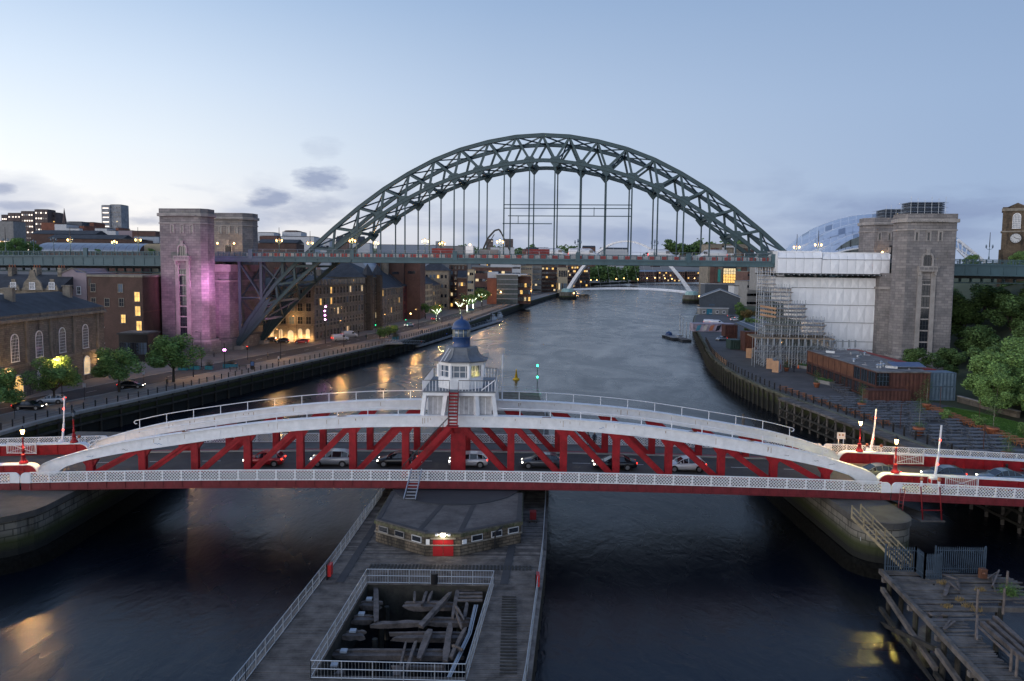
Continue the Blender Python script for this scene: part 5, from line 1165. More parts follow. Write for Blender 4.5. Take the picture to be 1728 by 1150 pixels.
def car_mesh(kind):
    if kind in CARM: return CARM[kind]
    st, cab = PRO[kind]; body = ringmesh(st, None); 
    # cabin: glass sides, painted roof skin and pillars
    gl = MB(); rf = MB(); prs = (MB(), MB()); zb = [max(z1-.03 for z1 in [0]) for _ in cab]
    def belt(x):
        for (a, b) in zip(st[:-1], st[1:]):
            if x <= b[0]: f = (x-a[0])/(b[0]-a[0]); return a[2]+(b[2]-a[2])*f-.04, a[3]+(b[3]-a[3])*f
        return st[-1][2], st[-1][3]
    L_, R_ = [], []
    for (x, z) in cab:
        bz, bw = belt(x); f = min(1, (z-bz)/.5); tw = bw*.88-f*.20; L_.append(((x, -bw*.90, bz), (x, -tw, z))); R_.append(((x, bw*.90, bz), (x, tw, z)))
    for i in range(len(cab)-1):
        for S in (L_, R_):
            q = [S[i][0], S[i+1][0], S[i+1][1], S[i][1]]; gl.add(q, [(0, 1, 2, 3)])
        q = [L_[i][1], L_[i+1][1], R_[i+1][1], R_[i][1]]
        (gl if i in (0, len(cab)-2) else rf).add([(a, b, c+(.012 if 0 < i < len(cab)-2 else 0)) for a, b, c in q], [(0, 1, 2, 3)])
    for S, sg in ((L_, -1), (R_, 1)):
        pr = prs[(sg+1)//2]
        for i in range(len(cab)):
            if i in (0, len(cab)-1): continue
            a, b = Vector(S[i][0]), Vector(S[i][1]); pr.bar(a+Vector((0, sg*.01, 0)), b+Vector((0, sg*.01, 0)), .05 if i != 2 else .07, .03)
        for i in range(len(cab)-1): pr.bar(Vector(S[i][1])+Vector((0, 0, .01)), Vector(S[i+1][1])+Vector((0, 0, .01)), .06, .05)
        pr.cbox((cab[0][0]+.35, sg*(st[3][3]+.08), belt(cab[0][0])[0]+.12), (.16, .2, .13))
    w = MB(); rm = MB()
    w.cyl((0, -.1, 0), (0, .1, 0), .33, .33, 18); rm.cyl((0, -.115, 0), (0, -.1, 0), .22, .22, 12).cyl((0, .1, 0), (0, .115, 0), .22, .22, 12)
    for k in range(5): a = k*1.2566; rm.bar((0, -.118, 0), (.21*math.cos(a), -.118, .21*math.sin(a)), .05, .02, up=(0, 1, 0)).bar((0, .118, 0), (.21*math.cos(a), .118, .21*math.sin(a)), .05, .02, up=(0, 1, 0))
    x0 = st[1][0]; x1 = st[-2][0]; hz = st[1][2]-.08; tz_ = st[-2][2]-.16
    hl = MB().cbox((x0+.02, 0, hz), (.16, .34, .13)); tl = MB().cbox((x1-.0, 0, tz_), (.14, .32, .15))
    gr = MB().cbox((x0-.06, 0, .45), (.08, .9, .22)); pl_ = MB().cbox((x1+.04, 0, .62), (.04, .5, .11))
    ar = MB().cyl((0, -.03, .34), (0, .032, .34), .40, .40, 16)
    CARM[kind] = dict(body=body, glass=gl.mesh(kind+'_glass', CGL), roof=rf, pillar=prs, tyre=w.mesh('tyre', TYRE, True), rim=rm.mesh('rim', RIM), hl=hl, tl=tl.mesh('tail_light', TAILL), gr=gr.mesh('grille', BLACK), plate=pl_.mesh('number_plate_blank', REND), arch=ar.mesh('arch', BLACK), w=st[3][3], x0=x0, x1=x1, hm={True: hl.mesh('headlight', HEADL), False: hl.mesh('headlight_off', GLASSB)})
    return CARM[kind]
PM = {}
def car(label, kind, pm, x, y, z, rz=0, lit=True, group='cars on the bridge', cat='car'):
    M_ = car_mesh(kind); t = thing('car', label, cat, (x, y, z), rz, group)
    key = (kind, pm.name)
    if key not in PM: PM[key] = [M_['body'].mesh('body', pm, True), M_['roof'].mesh('roof', pm, True), [q.mesh('pillar', pm) for q in M_['pillar']]]
    a, b, c = PM[key]; obj('body', a, t); obj('roof', b, t); [obj('pillar', q, t) for q in c]; obj('windows', M_['glass'], t); pass
    for wx in (-1.32, 1.32):
        for s in (-1, 1): w = obj('wheel', M_['tyre'], t, (wx, s*(M_['w']-.1), .33)); obj('rim', M_['rim'], w); obj('wheel_arch', M_['arch'], t, (wx, s*(M_['w']-.02), 0))
    for s in (-1, 1): obj('headlight', M_['hm'][lit], t, (0, s*.6, 0)); obj('tail_light', M_['tl'], t, (0, s*.62, 0))
    obj('grille', M_['gr'], t); obj('number_plate', M_['plate'], t)
    if lit:
        for s in (-1, 1): light('headlight_beam', (M_['x0']-.12, s*.6, .62), (1, .93, .8), 22, .06, 70, (M_['x0']-5, s*.6, .0), t)
    return t
def on_sw(px, y=79.9): x = PY(px, 790, y).x; return x, y, zd(x)-.12
for lab, kind, pm, px in (('silver sport utility car, leftmost of the queue on the swing bridge', 'suv', P_SILV, 560), ('black hatchback right of the silver car, behind the red stair foot', 'hatch', P_BLK, 670), ('white hatchback behind the central red post of the swing bridge', 'hatch', P_WHT, 790), ('dark grey hatchback right of the central post', 'hatch', P_GREY, 912), ('black saloon in the middle of the right half of the swing bridge', 'saloon', P_BLK, 1036), ('white hatchback last in the queue on the right half of the swing bridge', 'hatch', P_WHT, 1156), ('dark saloon where the white arch meets the deck on the right', 'saloon', P_GREY, 1478)):
    car(lab, kind, pm, *on_sw(px), group='cars queuing on the swing bridge')
car('navy estate car beyond the near right barrier boom', 'hatch', P_NAVY, *on_sw(1592, 80.2), group='cars queuing on the swing bridge')
car('slate blue saloon at the right edge of the photo', 'saloon', P_DGR, *on_sw(1690, 80.4), group='cars queuing on the swing bridge')
car('dark red hatchback ahead of the bus on the left half of the swing bridge', 'hatch', P_RED, *on_sw(446, 80.0), group='cars queuing on the swing bridge')
# vans
def van(label, x, y, z, rz, pm=None, group=None, long=0, cat='van'):
    t = thing('van', label, cat, (x, y, z), rz, group); pm = pm or P_WHT; l = 2.6+long
    st = [(-2.6, .4, .9, .82), (-2.5, .3, 1.1, .92), (-2.0, .28, 1.25, .97), (-1.6, .28, 1.5, .98), (-.95, .28, 2.1, .98), (-.5, .28, 2.25, .98), (l-.15, .28, 2.25, .98), (l, .35, 2.15, .95)]
    part('body', ringmesh(st, None), pm, t, True); part('windscreen', MB().add([(-1.72, -.8, 1.38), (-1.72, .8, 1.38), (-1.0, .72, 2.04), (-1.0, -.72, 2.04)], [(3, 2, 1, 0)]).cbox((-1.36, 0, 1.66), (.05, 1.4, .05)), CGL, t)
    for s in (-1, 1): part('side_window', MB().cbox((-.85, s*.975, 1.62), (.8, .05, .5)), CGL, t)
    for wx in (-1.75, l-.95):
        for s in (-1, 1): w = obj('wheel', car_mesh('hatch')['tyre'], t, (wx, s*.88, .33)); obj('rim', car_mesh('hatch')['rim'], w)
    for s in (-1, 1): part('headlight', MB().cbox((-2.52, s*.65, .85), (.12, .3, .18)), GLASSB, t); part('tail_light', MB().cbox((l, s*.85, 1.1), (.06, .14, .5)), TAILL, t)
    return t
def on_ty(px, off): U = uo(px, off); p = T(U, off, zdk(U)); return p.x, p.y, p.z
for lab, px, off, f, lg in (('white van parked on the arch bridge deck left of the lamp cluster', 938, 4, 0, 1.2), ('white box van right of the third lamp cluster on the arch bridge', 990, 4, 0, 1.4), ('white van among site works on the arch bridge, under the right hangers', 1118, 5, 0, .6), ('white panel van nearest the right end of the arch bridge deck', 1195, 5, math.pi, 1.0)):
    v = van(lab, *on_ty(px, off), -BA+(math.pi if f == 0 else 0), group='vans parked on the arch bridge', long=lg); v.scale = (1.25, 1.1, 1.3)
for lab, px in (('red site container left of the pump truck on the arch bridge', 748), ('red site container right of the pump truck on the arch bridge', 908)):
    x, y, z = on_ty(px, 4); t = thing('site_container', lab, 'container', (x, y, z), -BA, 'red containers on the arch bridge'); part('box', MB().box(-3, 3, -1.2, 1.2, .1, 2.6), CONTR, t)
    for i in range(20): part('rib', MB().box(-2.9+i*.3, -2.8+i*.3, -1.25, -1.2, .2, 2.5), CONTR, t)
# concrete pump truck with folded boom
x, y, z = on_ty(806, 5); t = thing('pump_truck', 'white concrete pump truck with a folded dark boom on the arch bridge', 'truck', (x, y, z), -BA)
part('cab', MB().box(-3.2, -1.1, -1.2, 1.2, .6, 3.4), P_WHT, t); part('windscreen', MB().box(-3.24, -3.2, -1, 1, 1.9, 3.1), CGL, t); part('chassis', MB().box(-3.2, 6, -1.1, 1.1, .6, 1.1), BLACK, t); part('tank', MB().box(.2, 5.6, -1.1, 1.1, 1.1, 2.4), mat('truck_grey', (.2, .2, .2), .5), t)
for wx in (-2.2, 1.5, 3.0, 4.6):
    for s in (-1, 1): part('wheel', MB().cyl((wx, s*1.0, .5), (wx, s*1.25, .5), .5, None, 12), TYRE, t)
part('beacon', MB().lathe([(.1, 3.4), (.3, 3.7), (.1, 4.0)], (-2.2, 0, 0), 8), LAMPF, t)
bm = [(1.4, 0, 2.4), (2.8, 0, 5.6), (4.6, 0, 7.6), (5.8, 0, 7.9), (6.4, 0, 7.0)]
for a, b in zip(bm[:-1], bm[1:]): part('boom_section', MB().bar(a, b, .3, .45), BLACK, t)
part('boom_section', MB().bar((2.0, .6, 2.6), (4.4, .6, 6.6), .15, .2).bar((6.2, 0, 7.4), (8.8, 0, 2.2), .25, .35), BLACK, t)
x, y, z = on_ty(790, 5)
# parked and moving cars on the left quay
def qcar(lab, kind, pm, px, py, rz, lit=True, z=4.03, grp='cars on the left quayside'): p = PZ(px, py, z); return car(lab, kind, pm, p.x, p.y, z, rz, lit, grp)
qcar('black saloon with lit headlights at the left edge of the quay road', 'saloon', P_BLK, 50, 691, rad(188))
qcar('white hatchback parked beside the leftmost leafy trees', 'hatch', P_WHT, 86, 681, rad(15), False)
qcar('black saloon driving past the third quayside tree', 'saloon', P_BLK, 222, 655, rad(192))
qcar('red hatchback in front of the lit pub', 'hatch', P_RED, 509, 580, rad(10), False)
qcar('black estate car beside the red one in front of the pub', 'hatch', P_BLK, 476, 579, rad(10), False)
qcar('dark car partly behind the arch foot near the pub', 'hatch', P_GREY, 455, 577, rad(8), False)
for lab, px, py in (('white van parked before the tall stone hotel', 574, 576), ('second white van, further back by the stone hotel', 590, 570)):
    p = PZ(px, py, 4.03); van(lab, p.x, p.y, 4.03, rad(215), group='white vans by the stone hotel')
qcar('grey car among the quay traffic below the lit trees', 'hatch', P_GREY, 735, 541, rad(240)); qcar('silver car heading away near the lit trees', 'suv', P_SILV, 690, 552, rad(65))
qcar('dark car on the curving road by the green traffic light', 'hatch', P_NAVY, 795, 508, rad(65))
# ------------------------------------------------------------------ people
SKIN = mat('skin', (.35, .22, .16), .6)
def person(label, loc, rz, coat, legs, arm=.15, h=1.74, group=None, holds=None):
    """one skinned body, coat and trousers by height"""
    t = thing('person', label, 'person', loc, rz, group); s = h/1.74
    J = [(0, 0, .95, .13), (0, 0, 1.15, .135), (0, 0, 1.38, .15), (0, 0, 1.50, .06), (0, -.01, 1.63, .10), (0, -.01, 1.70, .08),
         (.17, 0, 1.41, .065), (.23, -.02, 1.15, .05), (.20, -.16, .95, .038), (.19, -.22, .90, .035), (-.17, 0, 1.41, .065), (-.24, 0, 1.15, .05), (-.24, -.06, .90, .038), (-.24, -.08, .83, .035),
         (.09, 0, .88, .095), (.10, -.02+arm*.3, .50, .065), (.10, .04+arm*.2, .09, .05), (.10, -.10+arm*.2, .05, .045), (-.09, 0, .88, .095), (-.10, -.05-arm*.2, .50, .065), (-.10, -arm*.5, .09, .05), (-.10, -.14-arm*.5, .05, .045)]
    E_ = [(0, 1), (1, 2), (2, 3), (3, 4), (4, 5), (2, 6), (6, 7), (7, 8), (8, 9), (2, 10), (10, 11), (11, 12), (12, 13), (0, 14), (14, 15), (15, 16), (16, 17), (0, 18), (18, 19), (19, 20), (20, 21)]
    me = bpy.data.meshes.new('person_body'); me.from_pydata([(a*s, b*s, c*s) for a, b, c, r in J], E_, []); o = obj('body', me, t)
    md = o.modifiers.new('skin', 'SKIN'); md.use_smooth_shade = True; lay = me.skin_vertices.new() if not me.skin_vertices else me.skin_vertices[0]
    if hasattr(lay, 'data'):
        for i, j in enumerate(J): lay.data[i].radius = (j[3]*s*1.05, j[3]*s)
        lay.data[0].use_root = True
    sb = o.modifiers.new('sub', 'SUBSURF'); sb.levels = 1; sb.render_levels = 1
    m = bpy.data.materials.new('clothes'); m.use_nodes = True; tr = m.node_tree; tcn = tr.nodes.new('ShaderNodeTexCoord'); sx = tr.nodes.new('ShaderNodeSeparateXYZ'); tr.links.new(tcn.outputs['Object'], sx.inputs[0])
    c = ramp_(math_('DIVIDE', sx.outputs[2], 2.0, tr), [(0, (.01,)*3), (.05, legs), (.46*s, coat), (.755*s, (.35, .22, .16)), (.835*s, (.03, .02, .015))], tr, 'CONSTANT'); tr.links.new(c, tr.nodes['Principled BSDF'].inputs['Base Color']); tr.nodes['Principled BSDF'].inputs['Roughness'].default_value = .8; me.materials.append(m)
    part('hair', MB().lathe([(.085*s, 1.66*s), (.098*s, 1.72*s), (.07*s, 1.79*s), (.02*s, 1.81*s)], (0, .015, 0), 10), mat('hair', (.02, .013, .01), .7) if 'hair' not in MATS else MATS['hair'], t, True)
    return t
x, y, z = PY(1003, 745, 89.4).x, 89.4, zd(12)
person('person in a dark blue coat looking over the far parapet of the swing bridge', (x, y, z), math.pi, (.03, .045, .07), (.02, .022, .03), 0)
person('person in a black jacket standing left of the one in blue on the swing bridge', (x-.75, y+.1, z), math.pi-.3, (.012, .012, .014), (.02, .02, .022), 0, 1.66)
for lab, px, py, c in (('person in black sitting area near the bin under the largest quay tree', 282, 653, (.015,)*3), ('person walking beside the blue planters by the tower', 424, 622, (.08, .02, .02)), ('person in grey near the blue planter boxes on the quay', 361, 603, (.1, .1, .11)), ('person in beige walking below the arch bridge foot', 452, 607, (.2, .15, .1)), ('person in white by the quay railing under the pub', 470, 612, (.4, .4, .4)), ('person in green near the traffic light by the gangway', 618, 573, (.04, .08, .04)), ('person in black outside the stone hotel', 605, 566, (.02, .02, .02)), ('person in blue on the pavement before the red fronted house', 690, 549, (.03, .06, .15)), ('person walking along the far quay promenade beyond the lit trees', 846, 516, (.02, .02, .03)), ('second walker on the far quay promenade', 852, 515, (.1, .03, .02))):
    p = PZ(px, py, 4); person(lab, (p.x, p.y, 4), random.uniform(0, 6), c, (.02, .02, .03))
for lab, px, py, c in (('person in a red jacket by the white screens under the scaffold', 1328, 620, (.3, .02, .02)), ('person in dark clothes beside the planters under the scaffold', 1340, 628, (.02, .02, .025))):
    p = PZ(px, py, 4.24); person(lab, (p.x, p.y, 4.24), random.uniform(0, 6), c, (.02, .02, .03))
# ------------------------------------------------------------------ window and building kit
WM = {}
def win_mesh(w, h, style, lit):
    k = (round(w, 2), round(h, 2), style, lit)
    if k in WM: return WM[k]
    fr = MB(); pn = MB(); t = .14 if style != 'slim' else .06; o = .10
    if style in ('sash', 'slim', 'stone'):
        m_ = {'sash': WHITEP, 'slim': STEELD, 'stone': TRIMS}[style]
        fr.box(-w/2-t, -w/2, -o, .0, -t, h+t).box(w/2, w/2+t, -o, 0, -t, h+t).box(-w/2, w/2, -o, 0, h, h+t).box(-w/2-t*1.3, w/2+t*1.3, -o*1.6, 0, -t*1.5, -t*.0)
        fr.box(-.03, .03, -.045, 0, 0, h).box(-w/2, w/2, -.045, 0, h*.5-.03, h*.5+.03)
        pn.box(-w/2, w/2, -.02, 0, 0, h)
    else:
        m_ = WHITEP; hr = h-w/2; n = 8
        fr.box(-w/2-.1, -w/2, -o, 0, 0, hr).box(w/2, w/2+.1, -o, 0, 0, hr).box(-w/2-.15, w/2+.15, -o*1.5, 0, -.15, 0)
        arc = [(w/2*math.cos(math.pi*i/n), -.05, hr+w/2*math.sin(math.pi*i/n)) for i in range(n+1)]
        for a, b in zip(arc[:-1], arc[1:]): fr.bar(a, b, .12, .14)
        for i in range(1, 5): x = -w/2+w*i/5; fr.box(x-.025, x+.025, -.045, 0, 0, hr+math.sqrt(max(0, w*w/4-x*x)))
        for i in range(1, int(h/.55)): z = i*.55; ww = w/2 if z < hr else math.sqrt(max(0, w*w/4-(z-hr)**2)); fr.box(-ww, ww, -.045, 0, z-.025, z+.025)
        pn.add([(x, -.02, z) for x, z in [(-w/2, 0), (w/2, 0)]+[(a[0], a[2]) for a in arc]], [tuple(range(n+3))])
    WM[k] = (fr.mesh('window', m_), pn.mesh('pane', {0: GLASSD, 1: LITW, 2: LITP, 3: GLASSB}[lit])); return WM[k]
def window(par, p, ang, w, h, style='sash', lit=0):
    f, pn = win_mesh(w, h, style, lit); o = obj('window', f, par, p, ang); obj('pane', pn, o); return o
def lit_pick(pr): r = random.random(); return (1 if r < pr*.6 else 2) if r < pr else (3 if r > .86 else 0)
def facade(par, A, B, rows, n, w, style='sash', lit=.06, pad=.5, joined=False):
    mirrored = par.name.startswith('city_block')
    """rows = [(z bottom, height)]; outward is to the right of A->B"""
    A = Vector(A[:2]); B = Vector(B[:2]); d = B-A; L_ = d.length; d = d/L_; nr = Vector((d.y, -d.x)); ang = math.atan2(d.y, d.x)
    if joined:
        bb = {}
        for (z, h) in rows:
            for i in range(n):
                c = A+d*(pad+(L_-2*pad)*(i+.5)/n)+nr*.05; k = (4 if random.random() < lit*1.5 else lit_pick(.08)) if mirrored else lit_pick(lit*.45); bb.setdefault(k, MB()).cbox((c.x, c.y, z+h/2), (w, .12, h), ang)
        for k, mb in bb.items(): part('windows', mb, {4: mirror_glass, 0: GLASSD, 1: LITW, 2: LITP, 3: GLASSB}[k], par, kind='stuff')
        return
    for (z, h) in rows:
        for i in range(n): c = A+d*(pad+(L_-2*pad)*(i+.5)/n)+nr*.0; window(par, (c.x+nr.x*.005, c.y+nr.y*.005, z), ang, w, h, style, lit_pick(lit))
def quad_from(A, B, depth):
    A = Vector(A[:2]); B = Vector(B[:2]); d = (B-A).normalized(); n = Vector((-d.y, d.x)); return [tuple(A), tuple(B), tuple(B+n*depth), tuple(A+n*depth)]
def hip_roof(poly, z0, h, inset=.5, ov=.4):
    P = [Vector(p) for p in poly]; c = sum(P, Vector((0, 0)))/4
    P2 = [p+(p-c).normalized()*ov*1.4 for p in P]
    m1 = (P[0]+P[3])/2; m2 = (P[1]+P[2])/2; d = (m2-m1); L_ = d.length; wdt = (P[3]-P[0]).length; k = min(.5, wdt*inset/L_)
    r1, r2 = m1+d*k, m2-d*k
    v = [(*p, z0) for p in P2]+[(*r1, z0+h), (*r2, z0+h)]
    return MB().add(v, [(0, 1, 5, 4), (2, 3, 4, 5), (1, 2, 5), (3, 0, 4), (3, 2, 1, 0)])
def building(label, A, B, depth, z0, z1, wm, roof='flat', rh=4, rm=None, rows=None, n=4, w=1.1, wh=1.8, floors=3, style='sash', lit=.06, sides=True, cornice=TRIMS, chim=0, joined=False, name='building', cat='building', group=None, ground=True, ns=None):
    t = thing(name, label, cat, group=group); q = quad_from(A, B, depth)
    part('wall', MB().prism(q, z0, z1), wm, t)
    def gr(g): return grow(q, g)
    if cornice: part('cornice', MB().prism(gr(.45), z1, z1+.35), cornice, t)
    fh = (z1-z0)/floors; rows = rows or [(z0+fh*i+fh*.28, min(wh, fh*.6)) for i in range(floors)]
    facade(t, q[0], q[1], rows, n, w, style, lit, joined=joined)
    if sides:
        m_ = ns or max(1, int(n*depth/max(1, (Vector(q[1])-Vector(q[0])).length))); facade(t, q[3], q[0], rows, m_, w, style, lit, joined=joined)
    rm = rm or SLATE
    if roof == 'hip': part('roof', hip_roof(gr(.3), z1+.35, rh), rm, t)
    elif roof == 'gable':
        P = [Vector(p) for p in gr(.3)]; a, b = (P[0]+P[3])/2, (P[1]+P[2])/2; v = [(*p, z1+.3) for p in P]+[(*a, z1+.3+rh), (*b, z1+.3+rh)]; part('roof', MB().add(v, [(0, 1, 5, 4), (2, 3, 4, 5), (1, 2, 5), (3, 0, 4), (3, 2, 1, 0)]), rm, t)
    elif roof == 'flat': part('roof', MB().prism(gr(-.3), z1+.3, z1+.5), ROOFD, t); part('parapet', MB().prism(gr(.05), z1+.34, z1+.9).prism(gr(-.3)[::-1], z1+.34, z1+.9), wm, t) if False else None
    if roof != 'flat':
        for i in range(chim):
            f = (i+.5)/chim; p = Vector(q[0]).lerp(Vector(q[1]), f).lerp(Vector(q[3]).lerp(Vector(q[2]), f), .5); c = part('chimney', MB().cbox((p.x, p.y, z1+rh*.6+1), (1.0, 2.2, rh*.8+2.2), math.atan2(q[1][1]-q[0][1], q[1][0]-q[0][0])), wm, t)
            for k in (-.6, 0, .6): part('chimney_pot', MB().cyl((p.x+k*.5, p.y+k, z1+rh*1.0+2.1), (p.x+k*.5, p.y+k, z1+rh*1.0+2.8), .16, None, 6), TERRA, c)
    return t, q
def box_at(label, px0, px1, ytop, Y, depth, wm, zb=0, **k):
    """a block whose front stands at distance Y, its ends and top on the given sight lines"""
    a = PY(px0, ytop, Y); b = PY(px1, ytop, Y); k.setdefault('joined', True); return building(label, a, b, depth, zb, (a.z+b.z)/2, wm, **k)
# ------------------------------------------------------------------ guildhall with arched windows
Ga, Gb = PZ(0, 681, 4), PZ(178, 632, 4); gd = (Gb-Ga).normalized(); A0 = Ga-gd*22; gz = PY(172, 527, Gb.y).z
gn = Vector((gd.y, -gd.x, 0))
GH = thing('guildhall', 'old two-storey stone hall with arched windows and slate roof at the left edge', 'building')
poly = [A0, Gb, Gb+gd*3.6-gn*2.2, Gb+gd*5.0-gn*6, Gb+gd*5-gn*15, A0-gn*15]; poly2 = [tuple(p.xy) for p in poly]
part('wall', MB().prism(poly2, 3.8, gz), SAND, GH)
c0 = Vector((sum(p[0] for p in poly2)/6, sum(p[1] for p in poly2)/6))
def gofs(g):
    gx_, gy_ = Vector(gn.xy), Vector(gd.xy); o_ = (gx_, gx_, gx_*.6+gy_*.8, gy_, gy_, Vector((0, 0)))
    return [tuple(Vector(p)+o_[i]*g) for i, p in enumerate(poly2)]
part('cornice', MB().prism(gofs(.6), gz, gz+.5), TRIMS, GH); part('blocking_course', MB().prism(gofs(.2), gz+.5, gz+1.2), SAND, GH); part('string_course', MB().prism(gofs(.25), 9.3, 9.8), TRIMS, GH)
r0 = A0-gn*7.5+gd*0; r1 = Gb-gn*7.5-gd*3.0; bot = [Vector((*p, gz+1.2)) for p in gofs(.1)]
rz = gz+4.4; v = [tuple(p) for p in bot]+[(r0.x, r0.y, rz), (r1.x, r1.y, rz)]
part('roof', MB().add(v, [(0, 1, 7, 6), (1, 2, 7), (2, 3, 7), (3, 4, 7), (4, 5, 6, 7), (5, 0, 6)]), SLATE, GH)
for f in (.36, .60, .93): p = (A0-gn*5.2).lerp(Gb-gn*5.2, f); part('chimney', MB().cbox((p.x, p.y, rz-.2), (.9, 1.5, 2.6), math.atan2(gd.y, gd.x)).cbox((p.x, p.y, rz+1.2), (1.15, 1.8, .22), math.atan2(gd.y, gd.x)), TRIMS, GH)
ga = math.atan2(gd.y, gd.x)
def along(px, y): # point on the hall front seen at photo x
    r = ray(px, y); n2 = gn; t = (Ga.x*n2.x+Ga.y*n2.y)/(r.x*n2.x+r.y*n2.y); return Vector((r.x*t, r.y*t, 0))
for px in (25, 66.4, 105.6, 144.7): p = along(px, 600)+gn*.02; window(GH, (p.x, p.y, 10.5), ga, 2.0, 4.7, 'arch', 0)
for px, l in ((70, 3), (108, 3), (147, 2)): p = along(px, 640)+gn*.02; window(GH, (p.x, p.y, 5.2), ga, 2.2, 3.6, 'arch', l)
for px in (7, 30): p = along(px, 640)+gn*.02; window(GH, (p.x, p.y, 4.1), ga, 2.6, 3.9, 'arch', 1)
for px in (45, 86, 125, 165): p = along(px, 600)+gn*.12; part('pilaster', MB().cbox((p.x, p.y, (gz+9.8)/2), (.7, .3, gz-9.8), ga), TRIMS, GH)
e1 = Gb+gd*1.8-gn*1.1; ang2 = math.atan2((gd*3.6-gn*2.2).y, (gd*3.6-gn*2.2).x)
for z, h in ((14.0, 1.4), (10.6, 2.8), (5.5, 2.6)): window(GH, (e1.x+.03, e1.y-.03, z), ang2, 1.0, h, 'sash', 0)
hc = [a for a in (along(8, 640), along(160, 620))]
for i, (px, py) in enumerate(((8, 627), (160, 604))):
    p = along(px, py)+gn*.8; z = PY(px, py, p.y).z; t = thing('wall_lantern', ('bright warm lantern over the arched entrance of the old hall', 'warm lantern beside the last ground arch of the old hall')[i], 'wall lamp', (p.x, p.y, z)); part('globe', MB().lathe([(.1, -.3), (.3, 0), (.1, .3)], n=8), LAMP, t); part('bracket', MB().bar((0, 0, 0), tuple(-gn*.8), .08), BLACK, t); light('lamp_light', (0, 0, 0), WARM, 700, .3, parent=t)
# ------------------------------------------------------------------ buildings behind and between
b, q = box_at('ornate pale stone house with stone gables behind the old hall', -30, 99, 489, 190, 14, SANDL, 4, roof='gable', rh=3.4, n=7, floors=4, lit=0, chim=3, joined=False, w=1.0, sides=False)
for px, zt_ in ((24, 2.6), (56, 4.9), (89, 2.6)):
    p = PY(px, 489, 189.5); wd = 1.5 if zt_ < 4 else 2.6
    part('stone_gable', MB().slab_xz([(p.x-wd, p.z-.2), (p.x+wd, p.z-.2), (p.x+wd*.8, p.z+zt_*.35), (p.x+wd*.35, p.z+zt_*.62), (p.x+.5, p.z+zt_), (p.x-.5, p.z+zt_), (p.x-wd*.35, p.z+zt_*.62), (p.x-wd*.8, p.z+zt_*.35)], 189.2, 189.7), SANDL, b)
    window(b, (p.x, 189.2, p.z+.2), 0, 1.2, 1.5, 'sash', 3)
b, q = box_at('pink rendered gable house between the stone house and the brick hotel', 99, 146, 474, 196, 16, RENDP, 4, roof='none', n=2, floors=4, w=.8, lit=0, joined=False, sides=False, cornice=None)
a_ = PY(99, 474, 196); c_ = PY(146, 474, 196); zt0 = a_.z; part('gable', MB().slab_xz([(a_.x, zt0), (c_.x, zt0), (c_.x, zt0+2.0), (c_.x-2.6, zt0+2.2), (a_.x+3.6, zt0+3.2), (a_.x, zt0+1.6)], 196, 212), RENDP, b); part('coping', MB().bar((a_.x, 195.9, zt0+1.7), (a_.x+3.6, 195.9, zt0+3.3), .4, .2).bar((a_.x+3.6, 195.9, zt0+3.3), (c_.x, 195.9, zt0+2.2), .4, .2), TRIMS, b)
# brick hotel with lit windows
a_ = PY(147, 467, 192); b_ = PY(240, 467, 188); HT = thing('brick_hotel', 'tall dark brick hotel with five glowing windows left of the arch bridge tower', 'building'); zt0 = a_.z; c_ = PY(272, 467, 200)
pl4 = [a_.xy, b_.xy, c_.xy, (c_.x-6, c_.y+14), (a_.x, a_.y+18)]; part('wall', MB().prism([tuple(p) for p in pl4], 3.9, zt0), BRICKD, HT); part('parapet', MB().prism(grow([tuple(p) for p in pl4], .25), zt0, zt0+.5), TRIMS, HT); part('roof_void', MB().bar((a_.x+.4, a_.y-.15, zt0-1.4), (a_.x+8.5, a_.y-.55, zt0-1.4), .2, 2.0), BLACK, HT)
ha = math.atan2((b_-a_).y, (b_-a_).x)
for px, py, l, w, h in ((157, 492, 0, 1.3, 1.9), (203.5, 493, 3, 1.3, 1.9), (204.5, 517, 0, 1.3, 1.9), (231, 509, 1, 1.5, 2.3), (231.5, 533, 1, 1.5, 2.3), (207, 545, 1, 1.3, 2.0), (233, 558, 1, 1.5, 2.3), (157, 516, 0, 1.3, 1.9), (180, 517, 0, 1.3, 1.9)):
    f = (px-147)/93; p = a_.lerp(b_, f); z = PY(px, py, p.y).z; window(HT, (p.x, p.y-.03, z), ha, w, h, 'stone', l)
for z in (9, 15.5): part('string_course', MB().bar((b_.x, b_.y-.1, z), (c_.x, c_.y-.1, z), .3, .3), BRICK, HT)
t, _ = box_at('low black fronted restaurant under the brick hotel', 200, 249, 565, 181, 6, BLACK, 4, roof='flat', n=6, floors=1, w=1.5, wh=2.8, lit=.25, style='slim', cornice=STEELD, joined=False, sides=False)
# the quayside row
def rowb(label, p0, y0, p1, y1, dep, eave_px, wm, **k):
    A = PZ(p0, y0, 4); B = PZ(p1, y1, 4); z = PY(p0+.01, eave_px, A.y).z; return building(label, A, B, dep, 3.9, z, wm, **k)
b1, q1 = rowb('large five-storey dark stone hotel block nearest the arch bridge foot', 531, 577, 614, 559, 30, 484, SAND, roof='hip', rh=3.0, n=15, w=1.3, floors=5, wh=2.3, lit=.05, chim=4, style='stone', sides=False)
for z in (9.2, 17.2): part('string_course', MB().prism(grow(q1, .22), z, z+.3), TRIMS, b1)
for i in range(16):
    f = i/15; p = Vector(q1[0]).lerp(Vector(q1[1]), f); part('parapet_pier', MB().cbox((p.x, p.y, PY(531, 484, q1[0][1]).z+1.2), (.8, .8, 1.9)), TRIMS, b1)
